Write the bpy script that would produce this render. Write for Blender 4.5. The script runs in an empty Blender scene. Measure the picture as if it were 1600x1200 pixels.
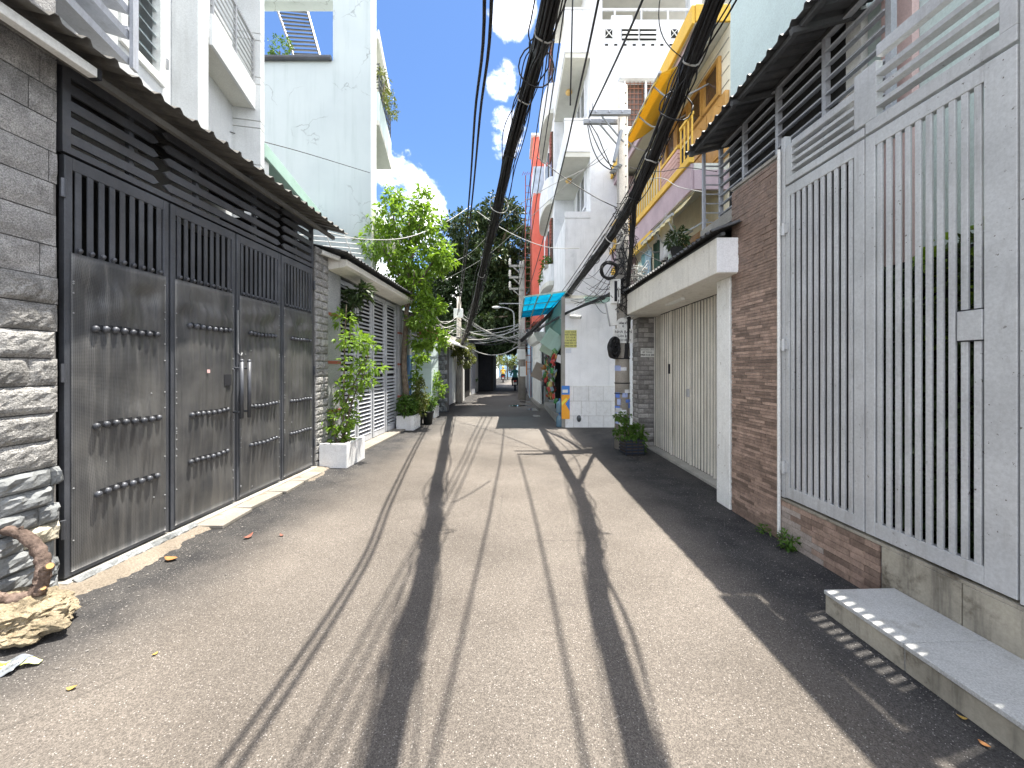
import bpy, bmesh, math, random
import numpy as np
from mathutils import Vector, Matrix, Euler, noise as mnoise
random.seed(7)
SC = bpy.context.scene
COL = SC.collection
rad = math.radians
# ---------------------------------------------------------------- camera
EYE = 1.55
cam_data = bpy.data.cameras.new('camera')
cam = bpy.data.objects.new('camera', cam_data)
COL.objects.link(cam)
cam.location = (0, 0, EYE)
cam.rotation_euler = (rad(90), 0, 0)
cam_data.sensor_width = 36
cam_data.lens = 13.5
cam_data.shift_y = -25 / 1600
cam_data.clip_start = 0.05
cam_data.clip_end = 3000
SC.camera = cam
# ---------------------------------------------------------------- sun, sky, exposure
SUN = Vector((0.213, 0.06, 1.0)).normalized()
sd = bpy.data.lights.new('sun', 'SUN')
sd.energy = 2.75
sd.angle = rad(0.55)
sd.color = (1.0, 0.94, 0.84)
sun = bpy.data.objects.new('sun', sd)
COL.objects.link(sun)
sun.rotation_euler = SUN.to_track_quat('Z', 'Y').to_euler()
W = bpy.data.worlds.new('World')
SC.world = W
W.use_nodes = True
SC.view_settings.view_transform = 'Standard'
SC.view_settings.look = 'None'
SC.view_settings.exposure = 2.31
SC.view_settings.gamma = 1.0
SC.cycles.use_denoising = True
SC.cycles.max_bounces = 8
SC.cycles.diffuse_bounces = 5
SC.cycles.transparent_max_bounces = 12
SC.cycles.sample_clamp_indirect = 6


# ---------------------------------------------------------------- node helper
class NT:
    def __init__(s, tree):
        s.t = tree
        s.n = tree.nodes
        s.l = tree.links

    def put(s, sock, v):
        if isinstance(v, bpy.types.NodeSocket):
            s.l.new(v, sock)
        elif isinstance(v, (tuple, list, Vector)) and sock.type == 'RGBA' and len(v) == 3:
            sock.default_value = (*v, 1)
        else:
            sock.default_value = v

    def node(s, typ, **kw):
        n = s.n.new(typ)
        for k, v in kw.items():
            setattr(n, k, v)
        return n

    def math(s, op, a, b=0.0, clamp=False):
        n = s.node('ShaderNodeMath', operation=op, use_clamp=clamp)
        s.put(n.inputs[0], a)
        s.put(n.inputs[1], b)
        return n.outputs[0]

    def vmath(s, op, a, b=(0, 0, 0)):
        n = s.node('ShaderNodeVectorMath', operation=op)
        s.put(n.inputs[0], a)
        s.put(n.inputs[1], b)
        return n.outputs['Value'] if op in ('DOT_PRODUCT', 'LENGTH') else n.outputs[0]

    def noise(s, vec, scale=5, detail=4, rough=0.55, dist=0.0):
        n = s.node('ShaderNodeTexNoise')
        s.put(n.inputs['Vector'], vec)
        n.inputs['Scale'].default_value = scale
        n.inputs['Detail'].default_value = detail
        n.inputs['Roughness'].default_value = rough
        n.inputs['Distortion'].default_value = dist
        return n.outputs['Fac']

    def voro(s, vec, scale=5, feature='F1', out='Distance'):
        n = s.node('ShaderNodeTexVoronoi', feature=feature)
        s.put(n.inputs['Vector'], vec)
        n.inputs['Scale'].default_value = scale
        return n.outputs[out]

    def ramp(s, fac, stops, interp='LINEAR'):
        n = s.node('ShaderNodeValToRGB')
        n.color_ramp.interpolation = interp
        e = n.color_ramp.elements
        while len(e) < len(stops):
            e.new(0.5)
        for el, (p, c) in zip(e, stops):
            el.position = p
            el.color = (c, c, c, 1) if isinstance(c, (int, float)) else (*c, 1)
        s.put(n.inputs[0], fac)
        return n.outputs[0]

    def mr(s, v, a, b, c=0.0, d=1.0, smooth=True):
        n = s.node('ShaderNodeMapRange', interpolation_type='SMOOTHSTEP' if smooth else 'LINEAR')
        s.put(n.inputs[0], v)
        for i, x in enumerate((a, b, c, d)):
            n.inputs[i + 1].default_value = x
        return n.outputs[0]

    def mix(s, f, a, b, blend='MIX'):
        n = s.node('ShaderNodeMix', data_type='RGBA', blend_type=blend)
        s.put(n.inputs[0], f)
        s.put(n.inputs[6], a)
        s.put(n.inputs[7], b)
        return n.outputs[2]

    def scalev(s, vec, sc):
        return s.vmath('MULTIPLY', vec, sc)

    def sep(s, vec):
        n = s.node('ShaderNodeSeparateXYZ')
        s.put(n.inputs[0], vec)
        return n.outputs

    def bump(s, h, strength=0.3, dist=0.01, normal=None):
        n = s.node('ShaderNodeBump')
        n.inputs['Strength'].default_value = strength
        n.inputs['Distance'].default_value = dist
        s.put(n.inputs['Height'], h)
        if normal is not None:
            s.l.new(normal, n.inputs['Normal'])
        return n.outputs[0]


# ---------------------------------------------------------------- world: sky + cumulus, thicker out of view as fill light
w = NT(W.node_tree)
bg = W.node_tree.nodes['Background']
sky = w.node('ShaderNodeTexSky', sky_type='NISHITA', sun_disc=False)
sky.sun_elevation = rad(78.2)
sky.sun_rotation = rad(73.3)
sky.air_density = 1.0
sky.dust_density = 0.3
sky.ozone_density = 2.0
tc = w.node('ShaderNodeTexCoord').outputs['Generated']
skyc = w.mix(1.0, sky.outputs[0], (0.54, 0.66, 0.81), 'MULTIPLY')
d = w.vmath('NORMALIZE', tc)
dz = w.sep(d)[2]
flat = w.node('ShaderNodeCombineXYZ')
den = w.math('ADD', w.math('MAXIMUM', dz, 0.0), 0.35)
w.put(flat.inputs[0], w.math('DIVIDE', w.sep(d)[0], den))
w.put(flat.inputs[1], w.math('DIVIDE', w.sep(d)[1], den))
n1 = w.noise(flat.outputs[0], 2.3, 9, 0.6, 0.3)
n2 = w.noise(d, 9, 8, 0.62, 0.2)
cl = w.math('ADD', w.math('MULTIPLY', n1, 0.62), w.math('MULTIPLY', n2, 0.38))


def sky_dir(px, py):
    return Vector(((px - 800) / 600, 1, (575 - py) / 600)).normalized()


blobs = None
for px, py, r in ((800, 20, 0.035), (788, 128, 0.03), (792, 205, 0.04), (622, 270, 0.05), (655, 325, 0.06),
                  (700, 420, 0.09), (600, 420, 0.14), (1330, 120, 0.2), (250, 330, 0.2)):
    dd = w.vmath('DOT_PRODUCT', d, tuple(sky_dir(px, py)))
    b = w.mr(dd, math.cos(r * 1.9), 1.0, 0.0, 1.0)
    blobs = b if blobs is None else w.math('MAXIMUM', blobs, b)
cl = w.math('ADD', cl, w.math('MULTIPLY', blobs, 0.16))
gap = w.mr(w.vmath('DOT_PRODUCT', d, tuple(sky_dir(700, 130))), math.cos(0.85), math.cos(0.3))
cl = w.math('SUBTRACT', cl, w.math('MULTIPLY', gap, 0.16))  # keeps the view clear; cloud cover elsewhere raised to brighten the shade
cmask = w.mr(cl, 0.45, 0.55)
shade = w.mr(w.noise(d, 14, 6, 0.6), 0.3, 0.7)
ccol = w.mix(shade, (10.5, 10.5, 10.6), (15.5, 15.2, 14.8))
w.put(bg.inputs['Color'], w.mix(cmask, skyc, ccol))
bg.inputs['Strength'].default_value = 0.065
# ---------------------------------------------------------------- materials


def new_mat(name):
    m = bpy.data.materials.new(name)
    m.use_nodes = True
    t = NT(m.node_tree)
    p = m.node_tree.nodes['Principled BSDF']
    return m, t, p


def pos(t):
    return t.node('ShaderNodeNewGeometry').outputs['Position']


def wmat(name, col, rough=0.7, metal=0.0, spec=0.35, var=0.18, vscale=2.5, fine=0.1, fscale=60, bump=0.15, bscale=90, bdist=0.004,
         streak=None, sscale=7, rnd=0.0, grime=None, gscale=1.6, gthr=0.55, local=False, chips=None):
    """weathered surface: broad mottling, fine grain, vertical rain streaks, grime patches, per piece tint"""
    m, t, p = new_mat(name)
    v = t.node('ShaderNodeTexCoord').outputs['Object'] if local else pos(t)
    c = t.mix(t.mr(t.noise(v, vscale, 6), 0.3, 0.7), tuple(x * (1 - var) for x in col), tuple(min(1, x * (1 + var)) for x in col))
    if fine:
        f = t.mr(t.noise(v, fscale, 3, 0.7), 0.25, 0.75, 1 - fine, 1 + fine)
        c = t.mix(1.0, c, f, 'MULTIPLY')
    if streak:
        sv = t.scalev(v, (sscale, sscale, sscale * 0.09))
        k = t.mr(t.noise(sv, 1.0, 6, 0.65), 0.5, 0.78, 0, streak[1])
        c = t.mix(k, c, streak[0])
    if grime:
        k = t.mr(t.noise(v, gscale, 8, 0.7), gthr, gthr + 0.18, 0, grime[1])
        c = t.mix(k, c, grime[0])
    if chips:
        k = t.math('MULTIPLY', t.mr(t.noise(v, chips[1], 4, 0.6), 0.66, 0.69), t.mr(t.noise(v, 2.7, 3), 0.45, 0.6))
        c = t.mix(k, c, chips[0])
    if rnd:
        r = t.node('ShaderNodeObjectInfo').outputs['Random']
        c = t.mix(1.0, c, t.mr(r, 0, 1, 1 - rnd, 1 + rnd, False), 'MULTIPLY')
    t.put(p.inputs['Base Color'], c)
    t.put(p.inputs['Roughness'], t.mr(t.noise(v, 11, 4), 0.3, 0.7, max(0.05, rough - 0.1), min(1, rough + 0.1)))
    p.inputs['Metallic'].default_value = metal
    p.inputs['Specular IOR Level'].default_value = spec
    if bump:
        t.put(p.inputs['Normal'], t.bump(t.noise(v, bscale, 5, 0.65), bump, bdist))
    return m


def leaf_mat(name, a, b, trans=0.35, rough=0.45):
    m, t, p = new_mat(name)
    v = pos(t)
    k = t.mr(t.noise(v, 17, 3, 0.7), 0.35, 0.65)
    c = t.mix(k, a, b)
    t.put(p.inputs['Base Color'], c)
    p.inputs['Roughness'].default_value = rough
    p.inputs['Specular IOR Level'].default_value = 0.4
    tr = t.node('ShaderNodeBsdfTranslucent')
    t.put(tr.inputs['Color'], t.mix(0.5, c, (a[0] * 2.2 + 0.03, a[1] * 1.8 + 0.04, a[2] * 0.5)))
    ms = t.node('ShaderNodeMixShader')
    ms.inputs[0].default_value = trans
    t.l.new(p.outputs[0], ms.inputs[1])
    t.l.new(tr.outputs[0], ms.inputs[2])
    t.l.new(ms.outputs[0], m.node_tree.nodes['Material Output'].inputs[0])
    return m


M = {}
WH = (0.78, 0.79, 0.79)
M['toned_white'] = wmat('toned_white', (0.67, 0.685, 0.71), 0.85, var=0.06, streak=((0.36, 0.385, 0.41), 0.7), sscale=5, grime=((0.44, 0.47, 0.5), 0.5), bump=0.1)  # white toned down so the brightly lit upper walls do not clip
M['house_white'] = wmat('house_white', (0.60, 0.62, 0.62), 0.8, var=0.05, streak=((0.42, 0.43, 0.42), 0.4), sscale=9)  # darker copy of the white paint, toned down against strong light
M['white_wall'] = wmat('white_wall', (0.87, 0.88, 0.90), 0.85, var=0.05, streak=((0.50, 0.53, 0.56), 0.35), grime=((0.55, 0.57, 0.6), 0.35), bump=0.1)
M['white_paint'] = wmat('white_paint', (0.80, 0.81, 0.79), 0.75, var=0.06, streak=((0.45, 0.43, 0.38), 0.45), sscale=10, grime=((0.5, 0.47, 0.42), 0.5), gscale=3, gthr=0.56, chips=((0.35, 0.32, 0.28), 18))
M['cream_paint'] = wmat('cream_paint', (0.76, 0.74, 0.68), 0.8, var=0.07, streak=((0.36, 0.33, 0.27), 0.5), sscale=12, grime=((0.5, 0.46, 0.38), 0.4), gscale=2.5, chips=((0.4, 0.37, 0.32), 16))
M['cream_wall'] = wmat('cream_wall', (0.76, 0.72, 0.58), 0.85, var=0.07, streak=((0.5, 0.45, 0.33), 0.3))
M['mint_wall'] = wmat('mint_wall', (0.56, 0.67, 0.66), 0.85, var=0.04, grime=((0.5, 0.62, 0.62), 0.3), bump=0.08)
M['soffit'] = wmat('soffit', (0.58, 0.58, 0.53), 0.9, var=0.06)
M['green_trim'] = wmat('green_trim', (0.36, 0.52, 0.45), 0.6, var=0.08, streak=((0.25, 0.36, 0.3), 0.3))
M['black_metal'] = wmat('black_metal', (0.082, 0.088, 0.102), 0.42, metal=0.25, spec=0.5, var=0.25, grime=((0.10, 0.095, 0.09), 0.5), streak=((0.11, 0.105, 0.1), 0.4), bump=0.12)
M['dark'] = wmat('dark', (0.02, 0.021, 0.025), 0.8, bump=0)
M['dark_room'] = wmat('dark_room', (0.022, 0.022, 0.022), 0.9, bump=0)  # near black: shade of unlit interiors put into the colour
M['grey_metal'] = wmat('grey_metal', (0.50, 0.515, 0.53), 0.42, metal=0.15, spec=0.5, var=0.1, grime=((0.24, 0.235, 0.23), 0.5), gscale=5, gthr=0.6, streak=((0.28, 0.275, 0.27), 0.55), sscale=16, bump=0.06, bscale=40, chips=((0.10, 0.085, 0.075), 34))
M['light_metal'] = wmat('light_metal', (0.52, 0.54, 0.58), 0.5, metal=0.1, spec=0.45, var=0.08, streak=((0.3, 0.29, 0.28), 0.35), sscale=14)
M['louvre_grey'] = wmat('louvre_grey', (0.40, 0.42, 0.46), 0.55, metal=0.1, var=0.08, streak=((0.2, 0.2, 0.2), 0.4), sscale=14)
M['roof_sheet'] = wmat('roof_sheet', (0.15, 0.145, 0.135), 0.6, metal=0.2, var=0.2, streak=((0.09, 0.075, 0.06), 0.5), sscale=5)
M['roof_dark'] = wmat('roof_dark', (0.085, 0.088, 0.092), 0.6, metal=0.2, var=0.25, grime=((0.14, 0.13, 0.12), 0.5), gscale=4)
M['concrete'] = wmat('concrete', (0.32, 0.31, 0.285), 0.9, var=0.15, grime=((0.22, 0.21, 0.2), 0.6), fine=0.2, bump=0.35)
M['pole_concrete'] = wmat('pole_concrete', (0.36, 0.34, 0.31), 0.9, var=0.15, streak=((0.17, 0.16, 0.15), 0.5), sscale=14, fine=0.2, bump=0.35)
M['old_concrete'] = wmat('old_concrete', (0.33, 0.305, 0.25), 0.85, var=0.22, streak=((0.035, 0.032, 0.028), 0.95), sscale=7, grime=((0.075, 0.06, 0.042), 0.85), gscale=4.2, gthr=0.5)
M['granite'] = wmat('granite', (0.31, 0.305, 0.295), 0.9, var=0.25, vscale=9, fine=0.5, fscale=120, bump=1.0, bscale=38, bdist=0.03, rnd=0.16)
M['granite_flat'] = wmat('granite_flat', (0.30, 0.295, 0.29), 0.9, var=0.22, vscale=11, fine=0.55, fscale=130, bump=0.9, bscale=70, bdist=0.012, rnd=0.07)
M['slate'] = wmat('slate', (0.20, 0.21, 0.215), 0.8, var=0.2, vscale=6, fine=0.2, bump=0.6, bscale=30, bdist=0.01, rnd=0.3)
M['sand_slate'] = wmat('sand_slate', (0.40, 0.37, 0.29), 0.85, var=0.2, vscale=6, fine=0.2, bump=0.6, bscale=30, bdist=0.01, rnd=0.15)
M['mortar'] = wmat('mortar', (0.16, 0.155, 0.15), 0.95, fine=0.2)
M['pebble_wall'] = wmat('pebble_wall', (0.33, 0.34, 0.345), 0.85, var=0.1, fine=0.5, fscale=110, bump=0.8, bscale=110, bdist=0.006)
M['brick_grey'] = wmat('brick_grey', (0.30, 0.29, 0.28), 0.85, var=0.2, vscale=9, fine=0.3, fscale=90, bump=0.6, bscale=60, bdist=0.008, rnd=0.45)
M['tile_brown'] = wmat('tile_brown', (0.285, 0.205, 0.165), 0.55, var=0.2, vscale=14, fine=0.2, bump=0.3, bscale=40, rnd=0.42)
M['tile_pale'] = wmat('tile_pale', (0.36, 0.31, 0.28), 0.8, var=0.12, vscale=14, fine=0.2, bump=0.3, rnd=0.12)
M['tile_white'] = wmat('tile_white', (0.80, 0.81, 0.82), 0.28, spec=0.5, var=0.04, streak=((0.5, 0.48, 0.44), 0.45), grime=((0.5, 0.47, 0.42), 0.5), gscale=4, gthr=0.56, rnd=0.04, bump=0.03)
M['grout'] = wmat('grout', (0.42, 0.41, 0.4), 0.95)
M['red_stripe'] = wmat('red_stripe', (0.30, 0.09, 0.06), 0.6)
M['shutter'] = wmat('shutter', (0.74, 0.715, 0.645), 0.5, metal=0.05, spec=0.4, var=0.07, streak=((0.4, 0.34, 0.25), 0.45), sscale=9, grime=((0.5, 0.46, 0.38), 0.4))
M['yellow'] = wmat('yellow', (0.66, 0.41, 0.06), 0.65, var=0.08, streak=((0.5, 0.28, 0.06), 0.4))
M['awning_yellow'] = leaf_mat('awning_yellow', (0.60, 0.46, 0.07), (0.54, 0.40, 0.06), 0.3, 0.7)
M['awning_cream'] = leaf_mat('awning_cream', (0.74, 0.70, 0.50), (0.72, 0.68, 0.48), 0.3, 0.8)
M['wood_orange'] = wmat('wood_orange', (0.46, 0.255, 0.07), 0.45, var=0.12, vscale=5)
M['mauve'] = wmat('mauve', (0.40, 0.31, 0.345), 0.7, var=0.1, streak=((0.36, 0.25, 0.3), 0.4))
M['mauve_brick'] = wmat('mauve_brick', (0.52, 0.33, 0.29), 0.8, var=0.1, rnd=0.15)
M['coral'] = wmat('coral', (0.74, 0.17, 0.12), 0.75, var=0.06)
M['blue_sheet'] = wmat('blue_sheet', (0.55, 0.63, 0.72), 0.5, metal=0.2, var=0.15, streak=((0.25, 0.3, 0.36), 0.5))
M['pale_blue'] = wmat('pale_blue', (0.42, 0.62, 0.76), 0.8)
M['rust'] = wmat('rust', (0.24, 0.10, 0.06), 0.85, var=0.25, bump=0.3)
M['red_rust'] = wmat('red_rust', (0.30, 0.09, 0.07), 0.8, var=0.2)
M['cable'] = wmat('cable', (0.016, 0.016, 0.018), 0.55, spec=0.4, bump=0)
M['cable_grey'] = wmat('cable_grey', (0.42, 0.42, 0.40), 0.7, bump=0)
M['white_plastic'] = wmat('white_plastic', (0.74, 0.75, 0.73), 0.45, var=0.05, streak=((0.45, 0.42, 0.36), 0.35))
M['steel'] = wmat('steel', (0.50, 0.51, 0.53), 0.35, metal=0.8, bump=0)
M['galv'] = wmat('galv', (0.35, 0.36, 0.37), 0.5, metal=0.4, var=0.15)
M['ceramic'] = wmat('ceramic', (0.70, 0.66, 0.60), 0.3)
M['brown_glass'] = wmat('brown_glass', (0.08, 0.05, 0.035), 0.15, spec=0.6, bump=0)
M['glass'] = wmat('glass', (0.30, 0.37, 0.40), 0.08, spec=0.8, var=0.1, bump=0)
M['glass_dark'] = wmat('glass_dark', (0.06, 0.07, 0.08), 0.1, spec=0.7, bump=0)
M['leaf_bright'] = leaf_mat('leaf_bright', (0.11, 0.22, 0.025), (0.25, 0.385, 0.06), 0.43)
M['leaf_mid'] = leaf_mat('leaf_mid', (0.05, 0.115, 0.018), (0.10, 0.19, 0.03), 0.35)
M['leaf_dark'] = leaf_mat('leaf_dark', (0.022, 0.045, 0.014), (0.06, 0.095, 0.036), 0.16)
M['leaf_olive'] = leaf_mat('leaf_olive', (0.09, 0.12, 0.03), (0.17, 0.19, 0.06), 0.3)
M['bark'] = wmat('bark', (0.17, 0.135, 0.10), 0.95, var=0.3, vscale=12, fine=0.3, bump=0.8, bscale=35, bdist=0.02)
M['bark_red'] = wmat('bark_red', (0.15, 0.112, 0.095), 1.0, spec=0.05, var=0.35, vscale=14, fine=0.3, grime=((0.3, 0.26, 0.22), 0.6), gscale=14, bump=0.8, bscale=45, bdist=0.012)
M['cut_wood'] = wmat('cut_wood', (0.58, 0.33, 0.14), 0.8)
M['coral_rock'] = wmat('coral_rock', (0.27, 0.225, 0.155), 0.95, var=0.25, vscale=6, fine=0.35, fscale=70, bump=1.0, bscale=42, bdist=0.02, grime=((0.22, 0.17, 0.1), 0.7), gscale=9, gthr=0.52)
M['soil'] = wmat('soil', (0.09, 0.065, 0.045), 0.95, fine=0.3, bump=0.8)
M['red_cloth'] = wmat('red_cloth', (0.62, 0.09, 0.05), 0.8)
M['pebble'] = wmat('pebble', (0.17, 0.16, 0.15), 0.9, var=0.45, vscale=60, bump=0)
M['step_tile'] = wmat('step_tile', (0.43, 0.435, 0.43), 0.38, spec=0.45, var=0.08, fine=0.28, fscale=140, grime=((0.20, 0.18, 0.155), 0.8), gscale=3.2, gthr=0.53, bump=0.05, streak=((0.26, 0.25, 0.23), 0.4), sscale=9)
M['sill'] = wmat('sill', (0.25, 0.23, 0.2), 0.9, var=0.15, fine=0.2, grime=((0.3, 0.27, 0.23), 0.6), gscale=5, bump=0.5)


def flat_mat(name, col, rough=0.6, spec=0.3):
    if name not in M:
        M[name] = wmat(name, col, rough, spec=spec, var=0.06, bump=0)
    return M[name]


# perforated dark steel sheet: dents, dirt, punched dots
m, t, p = new_mat('perforated_sheet')
v = t.node('ShaderNodeTexCoord').outputs['Object']
gp = pos(t)
sx, sy, sz = t.sep(v)
K = 2 * math.pi / 0.0145
dots = t.math('MULTIPLY', t.math('SINE', t.math('MULTIPLY', t.math('ADD', sx, sz), K * 0.707)), t.math('SINE', t.math('MULTIPLY', t.math('SUBTRACT', sx, sz), K * 0.707)))
dk = t.mr(dots, 0.15, 0.6)
base = t.mix(t.mr(t.noise(gp, 2.2, 6), 0.32, 0.68), (0.085, 0.088, 0.094), (0.175, 0.174, 0.17))
sv = t.scalev(gp, (17, 17, 0.55))
base = t.mix(t.mr(t.noise(sv, 1.0, 5, 0.6), 0.46, 0.72, 0, 0.7), base, (0.215, 0.213, 0.208))
sv2 = t.scalev(gp, (14, 14, 0.7))
base = t.mix(t.mr(t.noise(sv2, 1.3, 5, 0.6), 0.55, 0.75, 0, 0.6), base, (0.045, 0.047, 0.055))
base = t.mix(t.math('MULTIPLY', dk, 0.65), base, (0.02, 0.02, 0.022))
t.put(p.inputs['Base Color'], base)
p.inputs['Roughness'].default_value = 0.42
p.inputs['Metallic'].default_value = 0.45
bn = t.bump(t.noise(t.scalev(gp, (1.5, 1.5, 1.2)), 2.0, 2, 0.4), 0.2, 0.12)
t.put(p.inputs['Normal'], t.bump(dots, 0.25, 0.003, bn))
M['perforated'] = m

# translucent blue polycarbonate
m, t, p = new_mat('blue_polycarbonate')
gp = pos(t)
tr = t.node('ShaderNodeBsdfTransparent')
tr.inputs[0].default_value = (0.10, 0.42, 0.50, 1)
tl = t.node('ShaderNodeBsdfTranslucent')
t.put(tl.inputs[0], t.mix(t.mr(t.noise(gp, 3, 6), 0.35, 0.7), (0.025, 0.30, 0.44), (0.04, 0.38, 0.48)))
ms = t.node('ShaderNodeMixShader')
ms.inputs[0].default_value = 0.72
t.l.new(tr.outputs[0], ms.inputs[1])
t.l.new(tl.outputs[0], ms.inputs[2])
t.l.new(ms.outputs[0], m.node_tree.nodes['Material Output'].inputs[0])
M['blue_poly'] = m
# green debris netting
m, t, p = new_mat('green_net')
gp = pos(t)
t.put(p.inputs['Base Color'], t.mix(t.noise(gp, 3, 5), (0.06, 0.17, 0.13), (0.16, 0.30, 0.25)))
p.inputs['Roughness'].default_value = 0.8
M['green_net'] = m

# cracked mint render
m, t, p = new_mat('mint_cracked')
gp = pos(t)
c = t.mix(t.mr(t.noise(gp, 0.8, 5), 0.3, 0.7), (0.48, 0.54, 0.545), (0.53, 0.59, 0.59))
nn = t.node('ShaderNodeTexNoise')
nn.inputs['Scale'].default_value = 2.2
nn.inputs['Detail'].default_value = 6
t.l.new(gp, nn.inputs['Vector'])
warp = t.vmath('ADD', gp, t.vmath('MULTIPLY', nn.outputs['Color'], (0.9, 0.9, 0.9)))
e = t.voro(warp, 0.85, 'DISTANCE_TO_EDGE')
crack = t.math('MULTIPLY', t.mr(e, 0.004, 0.014, 1, 0), t.mr(t.noise(gp, 0.75, 4, 0.6), 0.52, 0.62))
sk = t.mr(t.noise(t.scalev(gp, (5, 5, 0.35)), 1.0, 7, 0.65), 0.48, 0.72, 0, 0.5)
c = t.mix(sk, c, (0.38, 0.45, 0.44))
c = t.mix(t.math('MULTIPLY', crack, 0.5), c, (0.16, 0.18, 0.18))
t.put(p.inputs['Base Color'], c)
p.inputs['Roughness'].default_value = 0.9
M['mint_cracked'] = m

# asphalt of the lane: dusty worn crown, dark bare margins, bright chippings
m, t, p = new_mat('asphalt')
gp = pos(t)
x, y, z = t.sep(gp)
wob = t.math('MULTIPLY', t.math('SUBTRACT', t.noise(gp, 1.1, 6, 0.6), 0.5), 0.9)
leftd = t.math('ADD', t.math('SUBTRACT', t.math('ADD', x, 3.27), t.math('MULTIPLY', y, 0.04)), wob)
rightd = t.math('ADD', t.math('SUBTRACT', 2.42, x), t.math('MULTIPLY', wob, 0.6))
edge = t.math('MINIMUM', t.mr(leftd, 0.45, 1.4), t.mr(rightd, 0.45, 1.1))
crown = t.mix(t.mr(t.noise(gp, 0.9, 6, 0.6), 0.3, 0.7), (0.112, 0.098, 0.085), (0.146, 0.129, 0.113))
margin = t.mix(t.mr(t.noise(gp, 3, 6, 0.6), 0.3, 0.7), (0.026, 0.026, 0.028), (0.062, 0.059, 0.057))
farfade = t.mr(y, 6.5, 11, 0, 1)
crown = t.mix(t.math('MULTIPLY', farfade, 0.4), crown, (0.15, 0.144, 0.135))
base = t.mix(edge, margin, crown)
# chippings
vn = t.node('ShaderNodeTexVoronoi')
vn.inputs['Scale'].default_value = 190
t.l.new(gp, vn.inputs['Vector'])
cr = t.sep(vn.outputs['Color'])[0]
chip = t.mr(cr, 0.0, 1.0, 0.62, 1.38, False)
base = t.mix(1.0, base, chip, 'MULTIPLY')
lightchip = t.math('MULTIPLY', t.mr(cr, 0.955, 0.965), t.mr(vn.outputs['Distance'], 0.3, 0.55, 1, 0))
base = t.mix(t.math('MULTIPLY', lightchip, 0.75), base, (0.42, 0.40, 0.38))
v2 = t.node('ShaderNodeTexVoronoi')
v2.inputs['Scale'].default_value = 420
t.l.new(gp, v2.inputs['Vector'])
c2 = t.sep(v2.outputs['Color'])[1]
base = t.mix(1.0, base, t.mr(c2, 0, 1, 0.72, 1.28, False), 'MULTIPLY')
# oil stains and patches
st = t.mr(t.noise(gp, 0.55, 7, 0.65), 0.53, 0.70, 0, 0.38)
base = t.mix(st, base, (0.066, 0.06, 0.056))
patch = t.mr(t.noise(gp, 0.33, 3, 0.5), 0.44, 0.56, 0.9, 1.09)
base = t.mix(1.0, base, patch, 'MULTIPLY')
fc = t.voro(t.vmath('ADD', gp, t.vmath('MULTIPLY', (0.5, 0.5, 0.5), (0, 0, 0))), 0.5, 'DISTANCE_TO_EDGE')
ck = t.math('MULTIPLY', t.mr(t.math('ADD', fc, t.math('MULTIPLY', t.math('SUBTRACT', t.noise(gp, 9, 5, 0.7), 0.5), 0.03)), 0.002, 0.006, 1, 0), t.mr(t.noise(gp, 0.4, 2), 0.52, 0.6))
base = t.mix(t.math('MULTIPLY', ck, 0.25), base, (0.03, 0.028, 0.026))
# tyre-polished band lighter dust
t.put(p.inputs['Base Color'], base)
p.inputs['Roughness'].default_value = 0.85
p.inputs['Specular IOR Level'].default_value = 0.3
h = t.math('ADD', t.math('MULTIPLY', cr, 0.6), t.math('MULTIPLY', vn.outputs['Distance'], -0.7))
t.put(p.inputs['Normal'], t.bump(h, 0.55, 0.006))
M['asphalt'] = m
M['ground'] = wmat('ground', (0.17, 0.155, 0.135), 0.95, fine=0.3, bump=0.3)
M['dirt'] = wmat('dirt', (0.20, 0.17, 0.135), 0.95, var=0.2, fine=0.35, fscale=90, bump=0.8, bscale=70, grime=((0.16, 0.14, 0.12), 0.6), gscale=5, gthr=0.5)


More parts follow.
